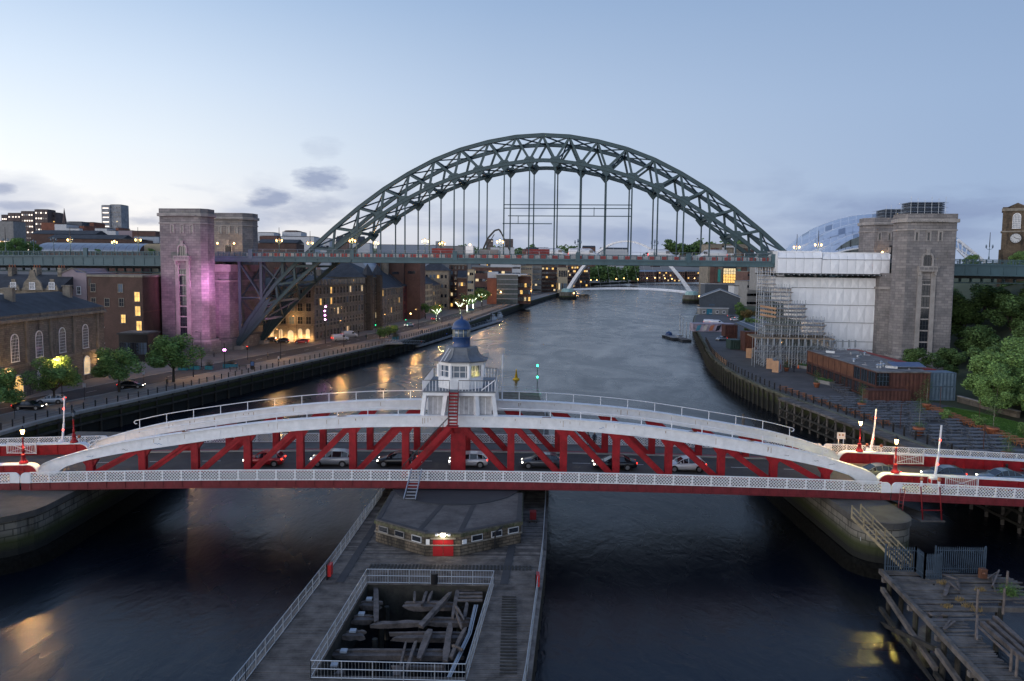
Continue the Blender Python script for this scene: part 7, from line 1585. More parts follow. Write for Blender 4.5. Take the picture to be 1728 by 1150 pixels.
for k in range(ns):
    a, b = bl.lerp(Vector((f1.x, f1.y, 0)), k/ns), bl.lerp(Vector((f1.x, f1.y, 0)), (k+1)/ns)
    a = Vector(grow(core, .0)[3]).lerp(Vector(core[0]), k/ns); b = Vector(core[3]).lerp(Vector(core[0]), (k+1)/ns); dd = (b-a).normalized(); nr = Vector((dd.y, -dd.x)); ang = math.atan2(dd.y, dd.x)
    up = RUSTO if k < 8 else GLASSD
    c = (a+b)/2+nr*.06; ln_ = (b-a).length
    part('upper_panel', MB().cbox((c.x, c.y, (zm+zr)/2), (ln_-.05, .08, zr-zm-.3), ang), up, RS)
    part('lower_window', MB().cbox((c.x, c.y, ZG+1.35), (ln_-.25, .06, 1.7), ang), GLASSD, RS)
    for j in range(3): cc = a.lerp(b, (j+.5)/3)+nr*.12; part('window_bar', MB().cbox((cc.x, cc.y, ZG+1.35), (.06, .06, 1.7), ang), RUST, RS)
    if k >= 8:
        for j in range(3): cc = a.lerp(b, (j+.5)/3)+nr*.13; part('window_bar', MB().cbox((cc.x, cc.y, (zm+zr)/2), (.06, .06, zr-zm-.3), ang), STEELB, RS)
    part('frame_post', MB().cbox((a.x+nr.x*.1, a.y+nr.y*.1, (ZG+zr)/2), (.14, .14, zr-ZG), ang), RUST, RS)
A_, B_ = Vector(core[3]), Vector(core[0]); n_ = Vector(((B_-A_).y, -(B_-A_).x)).normalized()*.12
for z in (ZG+.3, zm-.1, zm+.15, zr-.05): part('side_beam', MB().bar((*(A_+n_), z), (*(B_+n_), z), .16, .18), RUST, RS)
rr_ = random.Random(4)
for k in range(26):
    u, v_ = rr_.random(), rr_.random(); p = f1.lerp(f2, .1+.8*u).lerp(bl.lerp(br, .1+.8*u), .05+.85*v_)
    if k < 7: part('roof_vent', MB().lathe([(.2, 0), (.2, .4), (.34, .5), (.1, .75)], (p.x, p.y, zr+.12), 10), GALV, RS)
    elif k < 12: part('roof_duct', MB().cbox((p.x, p.y, zr+.35), (rr_.uniform(.5, 2.2), .4, .45), rr_.uniform(0, 3)), GALV, RS)
    else: part('roof_debris', MB().cbox((p.x, p.y, zr+.2), (rr_.uniform(.4, 1.6), .12, .1), rr_.uniform(0, 3)), mat('pale_debris', (.35, .35, .37), .7) if 'pale_debris' not in MATS else MATS['pale_debris'], RS)
def container(label, A, L_, dep, z0, h, m, ang=0, name='shipping_container', g=None):
    t = thing(name, label, 'container', (A[0], A[1], z0), ang, g); part('core', MB().box(.05, L_-.05, .05, dep-.05, 0, h-.05), m, t)
    corr('front_sheet', (0, 0), (L_, 0), .12, h-.12, m, t); corr('side_sheet', (0, dep), (0, 0), .12, h-.12, m, t)
    part('frame', MB().box(-.06, .1, -.06, .1, 0, h).box(L_-.1, L_+.06, -.06, .1, 0, h).box(.1, L_-.1, -.06, .06, 0, .14).box(.1, L_-.1, -.06, .06, h-.14, h).box(-.06, .06, .1, dep, h-.14, h), m, t); part('roof', MB().box(0, L_, 0, dep, h-.04, h), m, t); return t
a = SZ(1466, 682); container('low rusty container annex in front of the restaurant', a, SZ(1530, 681).x-a.x, 2.6, ZG, 2.4, RUST)
a = SZ(1567, 676); b = SZ(1609, 676); lw = b.x-a.x
container('blue grey container below, right of the restaurant', a, lw, 6, ZG, 2.55, CONTB, g='stacked containers by the trees'); container('upper grey container stacked on the blue one', (a.x, a.y+.0), lw, 3.2, ZG+2.6, 2.55, CONTB, g='stacked containers by the trees')
cdir = Vector((bk.x-f1.x, bk.y-f1.y)); container('long red roofed container beside the restaurant', (a.x+.3, a.y+3.5), 2.6, cdir.length*.98, ZG+2.7, 2.6, CONTR, math.atan2(cdir.y, cdir.x)-math.pi/2)
# solar panel
p = PZ(1530, 617, zr+.6); t = thing('solar_panel', 'tilted blue solar panel on the restaurant roof', 'solar panel', tuple(p)); part('panel', MB().add([(-3, -1.3, -.1), (3, -1.3, -.1), (3, 1.3, .5), (-3, 1.3, .5), (-3, -1.3, -.2), (3, -1.3, -.2), (3, 1.3, .4), (-3, 1.3, .4)], [(0, 1, 2, 3), (7, 6, 5, 4), (0, 4, 5, 1), (1, 5, 6, 2), (2, 6, 7, 3), (3, 7, 4, 0)]), mat('solar_blue', (.08, .13, .24), .3), t); part('frame', MB().bar((-3, -1.35, -.12), (3, -1.35, -.12), .08), GALV, t)
# picnic tables
TBM = {}
def table(label, x, y, m, g, ang=0, s=1):
    if m.name not in TBM:
        TBM[m.name] = ([MB().box(-.95, .95, -.37+k*.25, -.15+k*.25, .72, .76).mesh('top_board', m) for k in range(3)], MB().box(-.95, .95, -.8, -.55, .42, .46).mesh('bench_seat', m), MB().box(-.95, .95, .55, .8, .42, .46).mesh('bench_seat', m), MB().box(-.04, .04, -.78, .78, .36, .42).bar((0, -.6, 0), (0, -.2, .72), .08).bar((0, .6, 0), (0, .2, .72), .08).mesh('leg_frame', m))
    t = thing('picnic_table', label, 'table', (x, y, ZG), ang, g, scale=s); tb = TBM[m.name]
    for q_ in tb[0]: obj('top_board', q_, t)
    obj('bench_seat', tb[1], t); obj('bench_seat', tb[2], t); obj('leg_frame', tb[3], t, (-.66, 0, 0)); obj('leg_frame', tb[3], t, (.66, 0, 0))
gl_, gr_ = SZ(1569, 692), SZ(1728, 754)
rr_ = random.Random(11); kk = 0; y = 84.; row = 0
while y < gl_.y+8:
    xq = [p for p in QRs if p[1] < y][-1][0]; f = (y-gr_.y)/(gl_.y-gr_.y); xr = gr_.x+(gl_.x-gr_.x)*f-2.2; x = xq+2.6+(row % 2)*.9; c_ = 0
    if y > gl_.y: xr = gl_.x-1
    while x < min(xr, 76):
        if rr_.random() < .9 and x*1.0 < .70*y: table('grey terrace table, %s from the quay in the %s row from the bridge' % (nth(c_), nth(row)), x+rr_.uniform(-.15, .15), y+rr_.uniform(-.12, .12), GREYT, 'grey picnic tables on the terrace', rr_.uniform(-.05, .05), 1.1)
        x += 2.75; c_ += 1
    y += 2.25; row += 1
n = 17
for k in range(n): p = gl_.lerp(gr_, k/(n-1)); table('orange brown picnic table along the lawn edge, %s from the blue container' % nth(k), p.x, p.y, ORNG, 'orange picnic tables along the lawn', 0, 1.0)
for k, (x, y, a) in enumerate(walk(QRs, -2.6, 112, 150, 2.6)): table('orange brown picnic table behind the quay posts, %s counted from the camera' % nth(k), x, y, ORNG, 'orange picnic tables along the quay posts', 0, .85)
for k, (px, py) in enumerate(((1408, 655), (1416, 660), (1424, 664), (1433, 669), (1412, 650), (1420, 655), (1430, 660))): p = SZ(px, py); table('weathered grey table beside the restaurant windows, %s of the seven' % nth(k), p.x, p.y, GREYT, 'tables beside the restaurant windows', .1, .95)
# quay posts with chain
QP = thing('quay_posts', 'row of black posts with chains along the edge of the right quay', 'railing'); pp_ = MB().lathe([(.13, 0), (.13, 1.25), (.15, 1.3), (.1, 1.45)], n=8).mesh('quay_post', BLACK)
ps = walk(QRs, -.9, 84, 250, 2.6)
for (x, y, a) in ps: obj('post', pp_, QP, (x, y, ZG-.05))
ch = MB()
for a, b in zip(ps[:-1], ps[1:]):
    for z in (.5, 1.0): ch.bar((a[0], a[1], ZG+z), (b[0], b[1], ZG+z), .035)
part('chain', ch, BLACK, QP)
# lawn and path
lw_ = MB(); g0, g1_, g2, g3 = SZ(1576, 691), SZ(1728, 752), SZ(1760, 720), SZ(1600, 686); g1_ = g0.lerp(g1_, 1.25)
g1_.z = g0.z = ZG; lw_.prism([tuple(p.xy) for p in (g0+Vector((.6, 0, 0)), g1_+Vector((1.2, 0, 0)), SZ(1850, 760), SZ(1800, 733), SZ(1728, 716), SZ(1650, 695), SZ(1608, 688))], ZG, ZG+.06)
struct('lawn', lw_, GRASS)
gb = MB(); rr_ = random.Random(2)
for k in range(14000):
    u, v_ = rr_.random(), rr_.random(); p = SZ(1580, 691).lerp(SZ(1740, 755), u).lerp(SZ(1600, 688).lerp(SZ(1740, 718), u), v_); s = .09; gb.add([(p.x-s, p.y, ZG+.06), (p.x+s, p.y, ZG+.06), (p.x+rr_.uniform(-.05, .05), p.y, ZG+.06+rr_.uniform(.05, .14))], [(0, 1, 2)])
o = obj('lawn_grass', gb.mesh('lawn_grass', mat('grass_blades', (.06, .14, .022), .8, island=.4))); o['kind'] = 'stuff'; o['label'] = 'short green grass of the lawn beside the terrace'; o['category'] = 'grass'
t = thing('retaining_wall', 'low dark retaining wall between the path and the wooded bank', 'wall'); a, b = SZ(1625, 681), SZ(1740, 712)
part('wall', MB().bar(a+Vector((0, 1.5, .5)), b+Vector((0, 3, .5)), .5, 1.1), WALLQ, t); part('coping', MB().bar(a+Vector((0, 1.5, 1.1)), b+Vector((0, 3, 1.1)), .65, .12), KERB, t)
# planters with saplings
for i, (lab, px, py, h, s) in enumerate((('terracotta pot with thin sapling near the staging edge', 1454, 690, 5.2, 1), ('terracotta pot with leafy sapling before the blue container', 1563, 692, 6, 1.1), ('terracotta pot with tall sapling in the middle of the terrace', 1550, 735, 6.3, 1.2), ('terracotta pot with sapling beside the lawn', 1675, 735, 5.2, 1.2), ('terracotta pot by the restaurant windows', 1378, 654, 4, .95), ('terracotta pot farther along the quay by the screens', 1327, 627, 3.4, .9), ('pot with sapling at the lower right of the terrace', 1700, 778, 4, 1.1))):
    p = SZ(px, py); t = thing('potted_sapling', lab, 'potted tree', tuple(p), group='saplings in terracotta pots', scale=s); part('pot', MB().lathe([(.42, 0), (.62, .75), (.70, .78), (.70, .95), (.55, .97)], n=14), TERRA, t, True); part('stem', MB().cyl((0, 0, .9), (.05, 0, h*.7), .035, .02, 5), mat('pale_stem', (.3, .28, .24), .8) if 'pale_stem' not in MATS else MATS['pale_stem'], t)
    m = MB(); r2 = random.Random(i)
    for k in range(420):
        if k % 3: x, y, z = r2.gauss(0, .38), r2.gauss(0, .38), h*.62+r2.gauss(0, h*.13)
        else: x, y, z = r2.gauss(0, .33), r2.gauss(0, .33), 1.05+abs(r2.gauss(0, .35))
        q_ = .08; m.add([(x-q_, y, z), (x, y-q_, z+.03), (x+q_, y, z+.05), (x, y+q_, z-.05)], [(0, 1, 2, 3)])
    part('leaves', m, LEAF, t, kind='stuff')
for lab, px, py in (('thin rusty pole at the left of the terrace', 1519, 725), ('thin rusty pole before the blue containers', 1586, 690), ('thin rusty pole standing in the lawn', 1652, 716), ('thin rusty pole at the lower right of the terrace', 1659, 765)):
    p = SZ(px, py); t = thing('festoon_pole', lab, 'pole', tuple(p), group='thin poles on the terrace'); part('pole', MB().cyl((0, 0, 0), (0, 0, 3.8), .05, None, 5), RUST, t); part('hook', MB().bar((0, 0, 3.7), (.2, 0, 3.75), .04), RUST, t)
# low walls / raised beds in front of the restaurant windows
for lab, px, py, w in (('raised bed with green plants, nearer the restaurant corner', 1392, 648, 4), ('raised bed with green plants under the scaffold', 1357, 622, 4)):
    p = SZ(px, py); t = thing('raised_bed', lab, 'planter', tuple(p), 1.9); part('box', MB().box(-w/2, w/2, -.6, .6, 0, .7), CONC, t); m = MB(); r2 = random.Random(3)
    for k in range(400): x, y, z = r2.uniform(-w/2, w/2), r2.uniform(-.5, .5), .7+abs(r2.gauss(0, .2)); m.add([(x-.1, y, z), (x, y-.1, z+.03), (x+.1, y, z), (x, y+.1, z)], [(0, 1, 2, 3)])
    part('plants', m, mat('fresh_leaf', (.06, .19, .03), .7, island=.4) if 'fresh_leaf' not in MATS else MATS['fresh_leaf'], t, kind='stuff')
# white screens with red and black shapes, cones
for i, (lab, px, py, w, h) in enumerate((('white screen panel at the quay edge, leftmost under the scaffold', 1270, 604, 2.6, 2.6), ('orange sided white booth under the scaffold', 1306, 622, 3.2, 2.5), ('white screen with a red splash under the scaffold', 1316, 628, 3, 2.7))):
    p = SZ(px, py); t = thing('screen_panel', lab, 'screen', tuple(p), 1.0, 'screens under the scaffold'); part('panel', MB().box(-w/2, w/2, -.06, .06, 0, h), REND, t); part('side_panel', MB().box(-w/2-.1, -w/2, -.06, 1.4, 0, h), mat('pale_plywood', (.48, .28, .16), .7) if 'pale_plywood' not in MATS else MATS['pale_plywood'], t)
    if i == 2: part('painted_splash', MB().add([(-.2, -.07, .4), (.5, -.07, .6), (.3, -.07, 1.2), (.9, -.07, 1.8), (.1, -.07, 1.6), (-.3, -.07, 2.2), (-.5, -.07, 1.1)], [(0, 1, 2, 3, 4, 5, 6)]), MATS['plastic_red'], t)
pf_ = thing('plywood_fence', 'pale plywood hoarding panels along the right quay edge', 'fence')
for (x, y, a) in walk(QRs, -1.0, 185, 232, 1.5): part('fence_board', MB().cbox((x, y, ZG+.6), (.7, .06, 1.2), a), MATS['pale_plywood'], pf_)
for i, (px, py) in enumerate(((1352, 618), (1347, 622))): p = SZ(px, py); t = thing('traffic_cone', ('left', 'right')[i]+' orange cone beside the raised bed under the scaffold', 'cone', tuple(p)); part('cone', MB().lathe([(.22, .05), (.04, .9)], n=10), mat('cone_orange', (.8, .12, .01), .5) if not i else MATS['cone_orange'], t); part('base', MB().box(-.28, .28, -.28, .28, 0, .05), BLACK, t)
light('scaffold_work_light', tuple(SZ(1312, 600)+Vector((2, 3, 3.6))), WARM, 500, .3); t = thing('work_lamp', 'warm work lamp glowing under the scaffold deck', 'lamp', tuple(SZ(1312, 600)+Vector((2, 3, 3.2)))); part('lamp_bowl', MB().lathe([(.1, 0), (.4, .3)], n=10), LAMPF, t); part('lamp_cord', MB().bar((0, 0, .3), (0, 0, 1.4), .03), BLACK, t)
# ------------------------------------------------------------------ scaffold and white sheeting round the right end of the arch
SH = thing('sheeted_scaffold', 'white shrink-wrapped scaffold box round the right end of the arch bridge', 'scaffold sheeting')
ua, ub, um = uo(1311, -6), uo(1500, -6), uo(1386, -6)
ztp, zbt = 32.0, 27.0
seg = [(ua, um-.1, ztp+.25), (um, ub, ztp)]
for (a, b, zt_) in seg:
    part('roof_sheet', MB().prism([T(a, -5.4, 0).xy, T(b, -5.4, 0).xy, T(b, 21, 0).xy, T(a, 21, 0).xy], zt_, zt_+.3), SHEET, SH)
    n = max(1, int((b-a)/1.85))
    for k in range(n):
        u0, u1 = a+(b-a)*k/n, a+(b-a)*(k+1)/n
        for (z0, z1, o0, o1) in ((zbt, zt_-1.5, -6, -6), (zt_-1.5, zt_+.25, -6, -5.2)):
            bl_ = random.uniform(.05, .18); c = T((u0+u1)/2, (o0+o1)/2-bl_, (z0+z1)/2); v = [T(u0+.02, o0, z0+.03), T(u1-.02, o0, z0+.03), T(u1-.02, o1, z1-.03), T(u0+.02, o1, z1-.03), c]
            part('sheet_panel', MB().add(v, [(0, 1, 4), (1, 2, 4), (2, 3, 4), (3, 0, 4)]), SHEET, SH)
    part('end_sheet', MB().add([T(b, -6, zbt), T(b, 20, zbt), T(b, 20, zt_), T(b, -6, zt_)], [(0, 1, 2, 3)]).add([T(a, -6, zbt), T(a, 20, zbt), T(a, 20, zt_), T(a, -6, zt_)], [(3, 2, 1, 0)]), SHEET, SH)
    part('sheet_rope', MB().cyl(T(a, -6.2, zt_-1.5), T(b, -6.2, zt_-1.5), .05, None, 5), STEELD, SH)
part('bearer_deck', MB().prism([T(ua, -6.4, 0).xy, T(ub, -6.4, 0).xy, T(ub, 20, 0).xy, T(ua, 20, 0).xy], zbt-.35, zbt-.05), STEELD, SH)
for k in range(22): u = ua+(ub-ua)*k/21; part('bearer_end', MB().bar(T(u, -7.2, zbt-.3), T(u, -5, zbt-.3), .1, .2), GALV, SH)
SL = thing('sheeted_wall_scaffold', 'tall wall of white sheeting below the wrapped deck at the right end', 'scaffold sheeting')
def zz_(px, py, off): U = uo(px, off); return PY(px, py, T(U, off, 0).y).z
rows = [(1308, 1489, 468, 486), (1336, 1489, 486, 515), (1361, 1488, 515, 545), (1394, 1486, 545, 579), (1466, 1486, 579, 601)]
rows = [(1308, 1489, 468, 486), (1336, 1489, 486, 515), (1361, 1488, 515, 545), (1394, 1486, 545, 577), (1412, 1484, 577, 592), (1468, 1484, 592, 602)]
for (p0, p1, y0, y1) in rows:
    a, b = uo(p0, -3.5), uo(p1, -3.5); z1, z0 = zz_(p0+40, y0, -3.5), zz_(p0+40, y1, -3.5); n = max(1, round((b-a)/1.9))
    for k in range(n):
        u0, u1 = a+(b-a)*k/n, a+(b-a)*(k+1)/n; c = T((u0+u1)/2, -3.5-random.uniform(.04, .2), (z0+z1)/2+random.uniform(-.4, .4)); v = [T(u0, -3.5, z0), T(u1-.02, -3.5, z0), T(u1-.02, -3.5, z1-.04), T(u0, -3.5, z1-.04), c]
        part('sheet_panel', MB().add(v, [(0, 1, 4), (1, 2, 4), (2, 3, 4), (3, 0, 4)]), SHEET, SL)
    part('sheet_rope', MB().cyl(T(a, -3.75, z1), T(b, -3.75, z1), .05, None, 5), STEELD, SL)
    part('back_sheet', MB().prism([T(a, -3.3, 0).xy, T(b, -3.3, 0).xy, T(b, 18, 0).xy, T(a, 18, 0).xy], z0, z1), SHEET, SL)
SCF = thing('open_scaffold', 'dense open tube scaffold stepping down beside the white sheeting', 'scaffold')
BRD = mat('scaffold_board', (.25, .20, .15), .8, var=.3); TB_ = MB().cyl((0, 0, 0), (0, 0, 1), .08, .08, 5).mesh('scaffold_tube', GALV)
def ulim(z):   # left edge of the sheeting by height
    for (p0, p1, y0, y1) in rows:
        if z >= zz_(p0+40, y1, -3.5): return uo(p0, -3.5)
    return uo(1468, -3.5)
u0 = uo(1286, -8); zl = [4.3+i*2.0 for i in range(12)]
for oi, off in enumerate((-12.5, -10.5, -8.5, -6.5, -4.2)):
    for k in range(16):
        u = u0+k*2.0-oi*.1; zt_ = 4.3
        for z in zl:
            lim = min(ulim(z-.5)-(-4.2-off)*.35, u0+34)
            stp = 9.5+(off+12.5)*3.6+0
            if u < lim and z < stp+4: zt_ = z+2.0
        if zt_ > 6: obj('standard', TB_, SCF, T(u, off, 4.2), 0, (1, 1, zt_-4.2))
    for z in zl[1:]:
        lim = min(ulim(z-.5)-(-4.2-off)*.35, u0+31)
        if z < 9.5+(off+12.5)*3.6+4 and lim > u0+1:
            part('ledger', MB().cyl(T(u0-.5, off, z), T(lim, off, z), .065, None, 4).cyl(T(u0-.5, off, z+1), T(lim, off, z+1), .055, None, 4), GALV, SCF)
            if oi and z > 8: part('board_run', MB().bar(T(u0, off-1, z-.1), T(lim, off-1, z-.1), 1.0, .06), BRD, SCF)
            for k in range(8):
                u = u0+k*4
                if u+2 < lim: part('brace', MB().cyl(T(u, off, z-2), T(u+2, off, z), .035, None, 4), GALV, SCF)
for z in (zz_(1300, 517, -12.5), zz_(1300, 524, -12.5), zz_(1300, 531, -12.5)): part('toe_board', MB().bar(T(uo(1284, -12.5), -12.8, z), T(uo(1311, -12.5), -12.8, z-.6), .06, .5), MATS['pale_plywood'], SCF)
zA = zz_(1350, 571, -14); part('crash_deck', MB().prism([T(uo(1278, -14), -14, 0).xy, T(uo(1413, -14), -14, 0).xy, T(uo(1413, -14), -4, 0).xy, T(uo(1278, -14), -4, 0).xy], zA-.3, zA), BRD, SCF)
for k in range(17):
    u = uo(1278, -14)+k*1.45; part('deck_rib', MB().bar(T(u, -14.1, zA-1.9), T(u, -14.1, zA-.2), .3, .3, up=(0, 1, 0)), GALV, SCF)
    for off in (-14, -11): part('lattice_leg', MB().cyl(T(u, off, 4.2), T(u, off, zA-.3), .05, None, 5), GALV, SCF) if k % 2 == 0 else None
    if k < 16: part('lattice_brace', MB().cyl(T(u, -14, zA-2), T(u+1.4, -14, zA-3.4), .04, None, 4).cyl(T(u+1.4, -14, zA-2), T(u, -14, zA-3.4), .04, None, 4), GALV, SCF)
for z in (zA-2, zA-3.4): part('ledger', MB().cyl(T(uo(1278, -14), -14.1, z), T(uo(1413, -14), -14.1, z), .06, None, 5), GALV, SCF)
# ------------------------------------------------------------------ yard beyond: canopy, sheds, vans
a, b = PZ(1238, 545, 9.5), PZ(1290, 552, 9.5); t = thing('yard_canopy', 'slate grey mono-pitch canopy with pale roof lights behind the scaffold', 'canopy')
c_ = [PZ(1240, 545, 9.5), PZ(1276, 559, 8.5), PZ(1300, 545, 9.5), PZ(1272, 535, 10.5)]
part('roof', MB().add([tuple(p) for p in c_]+[tuple(p-Vector((0, 0, .4))) for p in c_], [(0, 1, 2, 3), (7, 6, 5, 4), (0, 4, 5, 1), (1, 5, 6, 2), (2, 6, 7, 3), (3, 7, 4, 0)]), METG, t)
for f in (.25, .5, .75): part('roof_light', MB().bar(c_[0].lerp(c_[3], f)+Vector((0, 0, .05)), c_[1].lerp(c_[2], f)+Vector((0, 0, .05)), .35, .05), REND, t)
for p in c_: part('post', MB().bar((p.x, p.y, 4.2), (p.x, p.y, p.z-.4), .25), STEELD, t)
for i, (lab, px0, px1, py, h, m_) in enumerate((('rusty container behind the potted trees on the right quay', 1224, 1243, 574, 5.0, RUST), ('rusty upright container next to the scaffold legs', 1257, 1276, 593, 5.6, RUST), ('dark green shed with flat roof by the quay', 1233, 1250, 590, 2.8, mat('dark_green', (.02, .05, .045), .6)))):
    a = SZ(px0, py); b = SZ(px1, py); container(lab, a, b.x-a.x, 5, ZG, h, m_, g='yard containers')
# big shed with pitched roof
def shed(label, pxl, pxr, ybase, yeave, yridge, depth, wm, rm, name='boat_shed'):
    a, b = SZ(pxl, ybase), SZ(pxr, ybase); Y = (a.y+b.y)/2; ze = PY((pxl+pxr)/2, yeave, Y).z; zr_ = PY((pxl+pxr)/2, yridge, Y).z; xm = (a.x+b.x)/2; sk = depth*.27
    t = thing(name, label, 'shed'); part('wall', MB().add([(a.x, Y, 4), (b.x, Y, 4), (b.x, Y, ze), (xm, Y, zr_), (a.x, Y, ze), (a.x+sk, Y+depth, 4), (b.x+sk, Y+depth, 4), (b.x+sk, Y+depth, ze), (xm+sk, Y+depth, zr_), (a.x+sk, Y+depth, ze)], [(0, 1, 2, 3, 4), (9, 8, 7, 6, 5), (0, 4, 9, 5), (1, 6, 7, 2)]), wm, t)
    for s, x0 in ((-1, a.x), (1, b.x)): part('roof', MB().add([(x0+s*.5, Y-.6, ze+.05), (xm, Y-.6, zr_+.25), (xm+sk, Y+depth, zr_+.25), (x0+s*.5+sk, Y+depth, ze+.05), (x0+s*.5, Y-.6, ze-.2), (xm, Y-.6, zr_), (xm+sk, Y+depth, zr_), (x0+s*.5+sk, Y+depth, ze-.2)], [(0, 1, 2, 3), (7, 6, 5, 4), (0, 4, 5, 1), (2, 6, 7, 3), (0, 3, 7, 4)]), rm, t); part('barge_board', MB().bar((x0+s*.5, Y-.65, ze), (xm, Y-.65, zr_+.15), .12, .35), REND, t)
    return t, a, b, Y, ze, zr_
t, a, b, Y, ze, zr2 = shed('large grey gabled riverside shed on the right bank', 1181, 1246, 528, 503, 490, 40, METG, METG)
part('door', MB().box(a.x+2, a.x+4.5, Y-.08, Y, 4.2, 6.6), STEELD, t); part('gable_window', MB().box(a.x+5.5, a.x+8.5, Y-.08, Y, 8, 9), GLASSB, t); 
for k in range(6): f = (k+.5)/6; part('roof_light', MB().cbox((a.x+5+f*3, Y+6+k*5, 0), (.1, .1, .1)) if False else MB().bar((b.x-(b.x-a.x)*.2+k*1.6, Y+4+k*5.5, ze+2.0), (b.x-(b.x-a.x)*.1+k*1.6, Y+4+k*5.5, ze+1.0), .1, .1), STEELD, t)
t, a, b, Y, ze, _ = shed('smaller grey gabled annex with a bright lamp on the right bank', 1216, 1240, 527, 515, 508, 10, METG, METG, 'shed_annex')
p = SZ(1213, 525)+Vector((0, -1.0, 6.4)); t = thing('shed_floodlight', 'bright warm floodlight on the gable of the riverside shed', 'floodlight', tuple(p)); part('lamp', MB().cbox((0, 0, 0), (.7, .3, .5)), LAMPW, t); part('bracket', MB().bar((0, 0, 0), (0, 1.2, .2), .1), BLACK, t); light('lamp_light', (0, -.6, -.2), (1, .75, .4), 2600, .3, parent=t)
box_at('low grey workshop with a blue door before the big shed', 1181, 1229, 521, SZ(1200, 531).y, 5, CONC, 4, roof='flat', floors=1, n=4, w=1.2, wh=1.2, lit=0, joined=False, cornice=REND, sides=False)
p = SZ(1197, 531); t = thing('blue_door_panel', 'bright blue double door on the low grey workshop', 'door', (p.x, SZ(1200, 531).y-.08, 4.2)); part('leaf', MB().box(-1.5, 0, -.05, 0, 0, 3), TEAL, t); part('leaf', MB().box(.03, 1.5, -.05, 0, 0, 3), TEAL, t)
for lab, px, py in (('left white minibus parked in the yard on the right bank', 1200, 548), ('right white minibus in the yard beside the first', 1211, 549)): p = SZ(px, py); v = van(lab, p.x, p.y, ZG, math.pi-.3, long=.6, group='white minibuses in the yard')
p = SZ(1217, 575); car('grey car parked by the painted hull on the right bank', 'hatch', P_SILV, p.x, p.y, ZG, .6, False, 'cars in the yard')
for i, (px, py) in enumerate(((1235, 536), (1247, 539), (1240, 542))): p = SZ(px, py); car('%s parked car at the back of the yard' % nm_[i], 'hatch', (P_GREY, P_SILV, P_WHT)[i], p.x, p.y, ZG, 2.9, False, 'cars in the yard')
p = SZ(1205, 560); t = thing('painted_hull', 'low building with a colourful painted wall on the right quay', 'building', tuple(p)); mu = mat('mural_base', (.4, .33, .38), .6, var=.5, scale=.6)
part('wall', MB().box(-8, 8, 0, 6, 0, 3.0), mu, t)
for i, c in enumerate(((.08, .3, .4), (.6, .55, .5), (.55, .2, .1), (.02, .02, .03), (.6, .45, .1), (.5, .25, .4))): x = -7+i*2.5; part('mural_shape', MB().add([(x, -.03, .2), (x+1.4, -.03, .5), (x+2.2, -.03, 2.6), (x+.6, -.03, 2.2)], [(0, 1, 2, 3)]), mat('mural_colour_%s' % ('teal', 'cream', 'rust', 'ink', 'ochre', 'mauve')[i], c, .6), t)
# moored work barge and dolphin piles
p = PZ(1137, 572, 0); t = thing('work_barge', 'small flat work barge moored off the right quay with a blue cover', 'barge', tuple(p), .12); part('hull', MB().box(-2.6, 2.6, -7, 7, -.4, .9), STEELD, t); part('deck', MB().box(-2.5, 2.5, -6.9, 6.9, .9, .98), CONC, t); part('blue_cover', MB().lathe([(1.5, .98), (1.3, 2.0), (.2, 2.6)], (-.4, 5, 0), 10), BLUE, t)
for k in range(7):
    for s in (-2.7, 2.7): part('tyre_fender', MB().cyl((s-.12, -6+k*2, .5), (s+.12, -6+k*2, .5), .42, None, 10), BLACK, t)
part('deck_box', MB().cbox((1, -3, 1.5), (1.6, 3, 1)), GALV, t)
p = PZ(1152, 575, 0); t = thing('work_barge', 'smaller float beside the work barge', 'barge', tuple(p), .05); part('hull', MB().box(-1.8, 1.8, -6, 3, -.4, .8), STEELD, t); part('deck', MB().box(-1.7, 1.7, -5.9, 2.9, .8, .86), TIMB, t)
t = thing('mooring_dolphin', 'steel piled mooring dolphin between the barge and the right quay', 'mooring dolphin')
for px, py, h in ((1147, 570, 9), (1152, 566, 9), (1158, 572, 8), (1147, 560, 9), (1164, 566, 6.5)): p = PZ(px, py, 0); part('pile', MB().cyl(p+Vector((0, 0, -2)), p+Vector((0, 0, h*.85)), .2, None, 8), GALV, t)
a, b = PZ(1148, 565, 0), PZ(1166, 565, 0); part('walkway', MB().bar(a+Vector((0, 0, 8.6)), b+Vector((3, 0, 8.6)), 1.2, .2), GALV, t)
p = PY(1283, 700, 110); t = thing('lone_pile', 'single weathered mooring pile standing in the river right of centre', 'pile', (p.x, 118, -1)); part('pile', MB().cyl((0, 0, 0), (0, 0, 6), .25, .22, 8), TIMB, t); part('cap', MB().cyl((0, 0, 6), (0, 0, 6.15), .28, None, 8), STEELD, t)
# ------------------------------------------------------------------ wooded bank on the right
rr_ = random.Random(5); k = 0
TL_ = [(78, 122, 'bright', .72), (87, 117, 'bright', .66), (92, 120, 'dark', .80), (74, 131, 'dark2', .85), (82, 128, 'bright', 1.05), (90, 133, 'bright', 1.12), (100, 128, 'bright', 1.0), (79, 142, 'dark', .75), (88, 146, 'dark2', 1.05), (98, 142, 'bright', 1.15), (108, 140, 'dark', 1.0), (86, 160, 'dark2', .8), (118, 152, 'bright', 1.1), (104, 156, 'dark', .95), (96, 165, 'dark2', .75), (116, 166, 'dark', 1.05), (128, 172, 'dark2', 1.2), (112, 182, 'dark', 1.0), (124, 188, 'dark2', 1.15), (136, 190, 'dark', 1.3), (110, 118, 'dark', 1.0), (118, 132, 'bright', 1.1), (128, 145, 'dark2', 1.15), (140, 165, 'bright', 1.1), (122, 206, 'dark', 1.2), (134, 214, 'dark2', 1.3), (146, 206, 'dark', 1.35), (128, 228, 'dark', 1.3), (150, 225, 'dark2', 1.4)]
dsc = ('tall', 'broad', 'bushy', 'leaning', 'dense', 'loose')
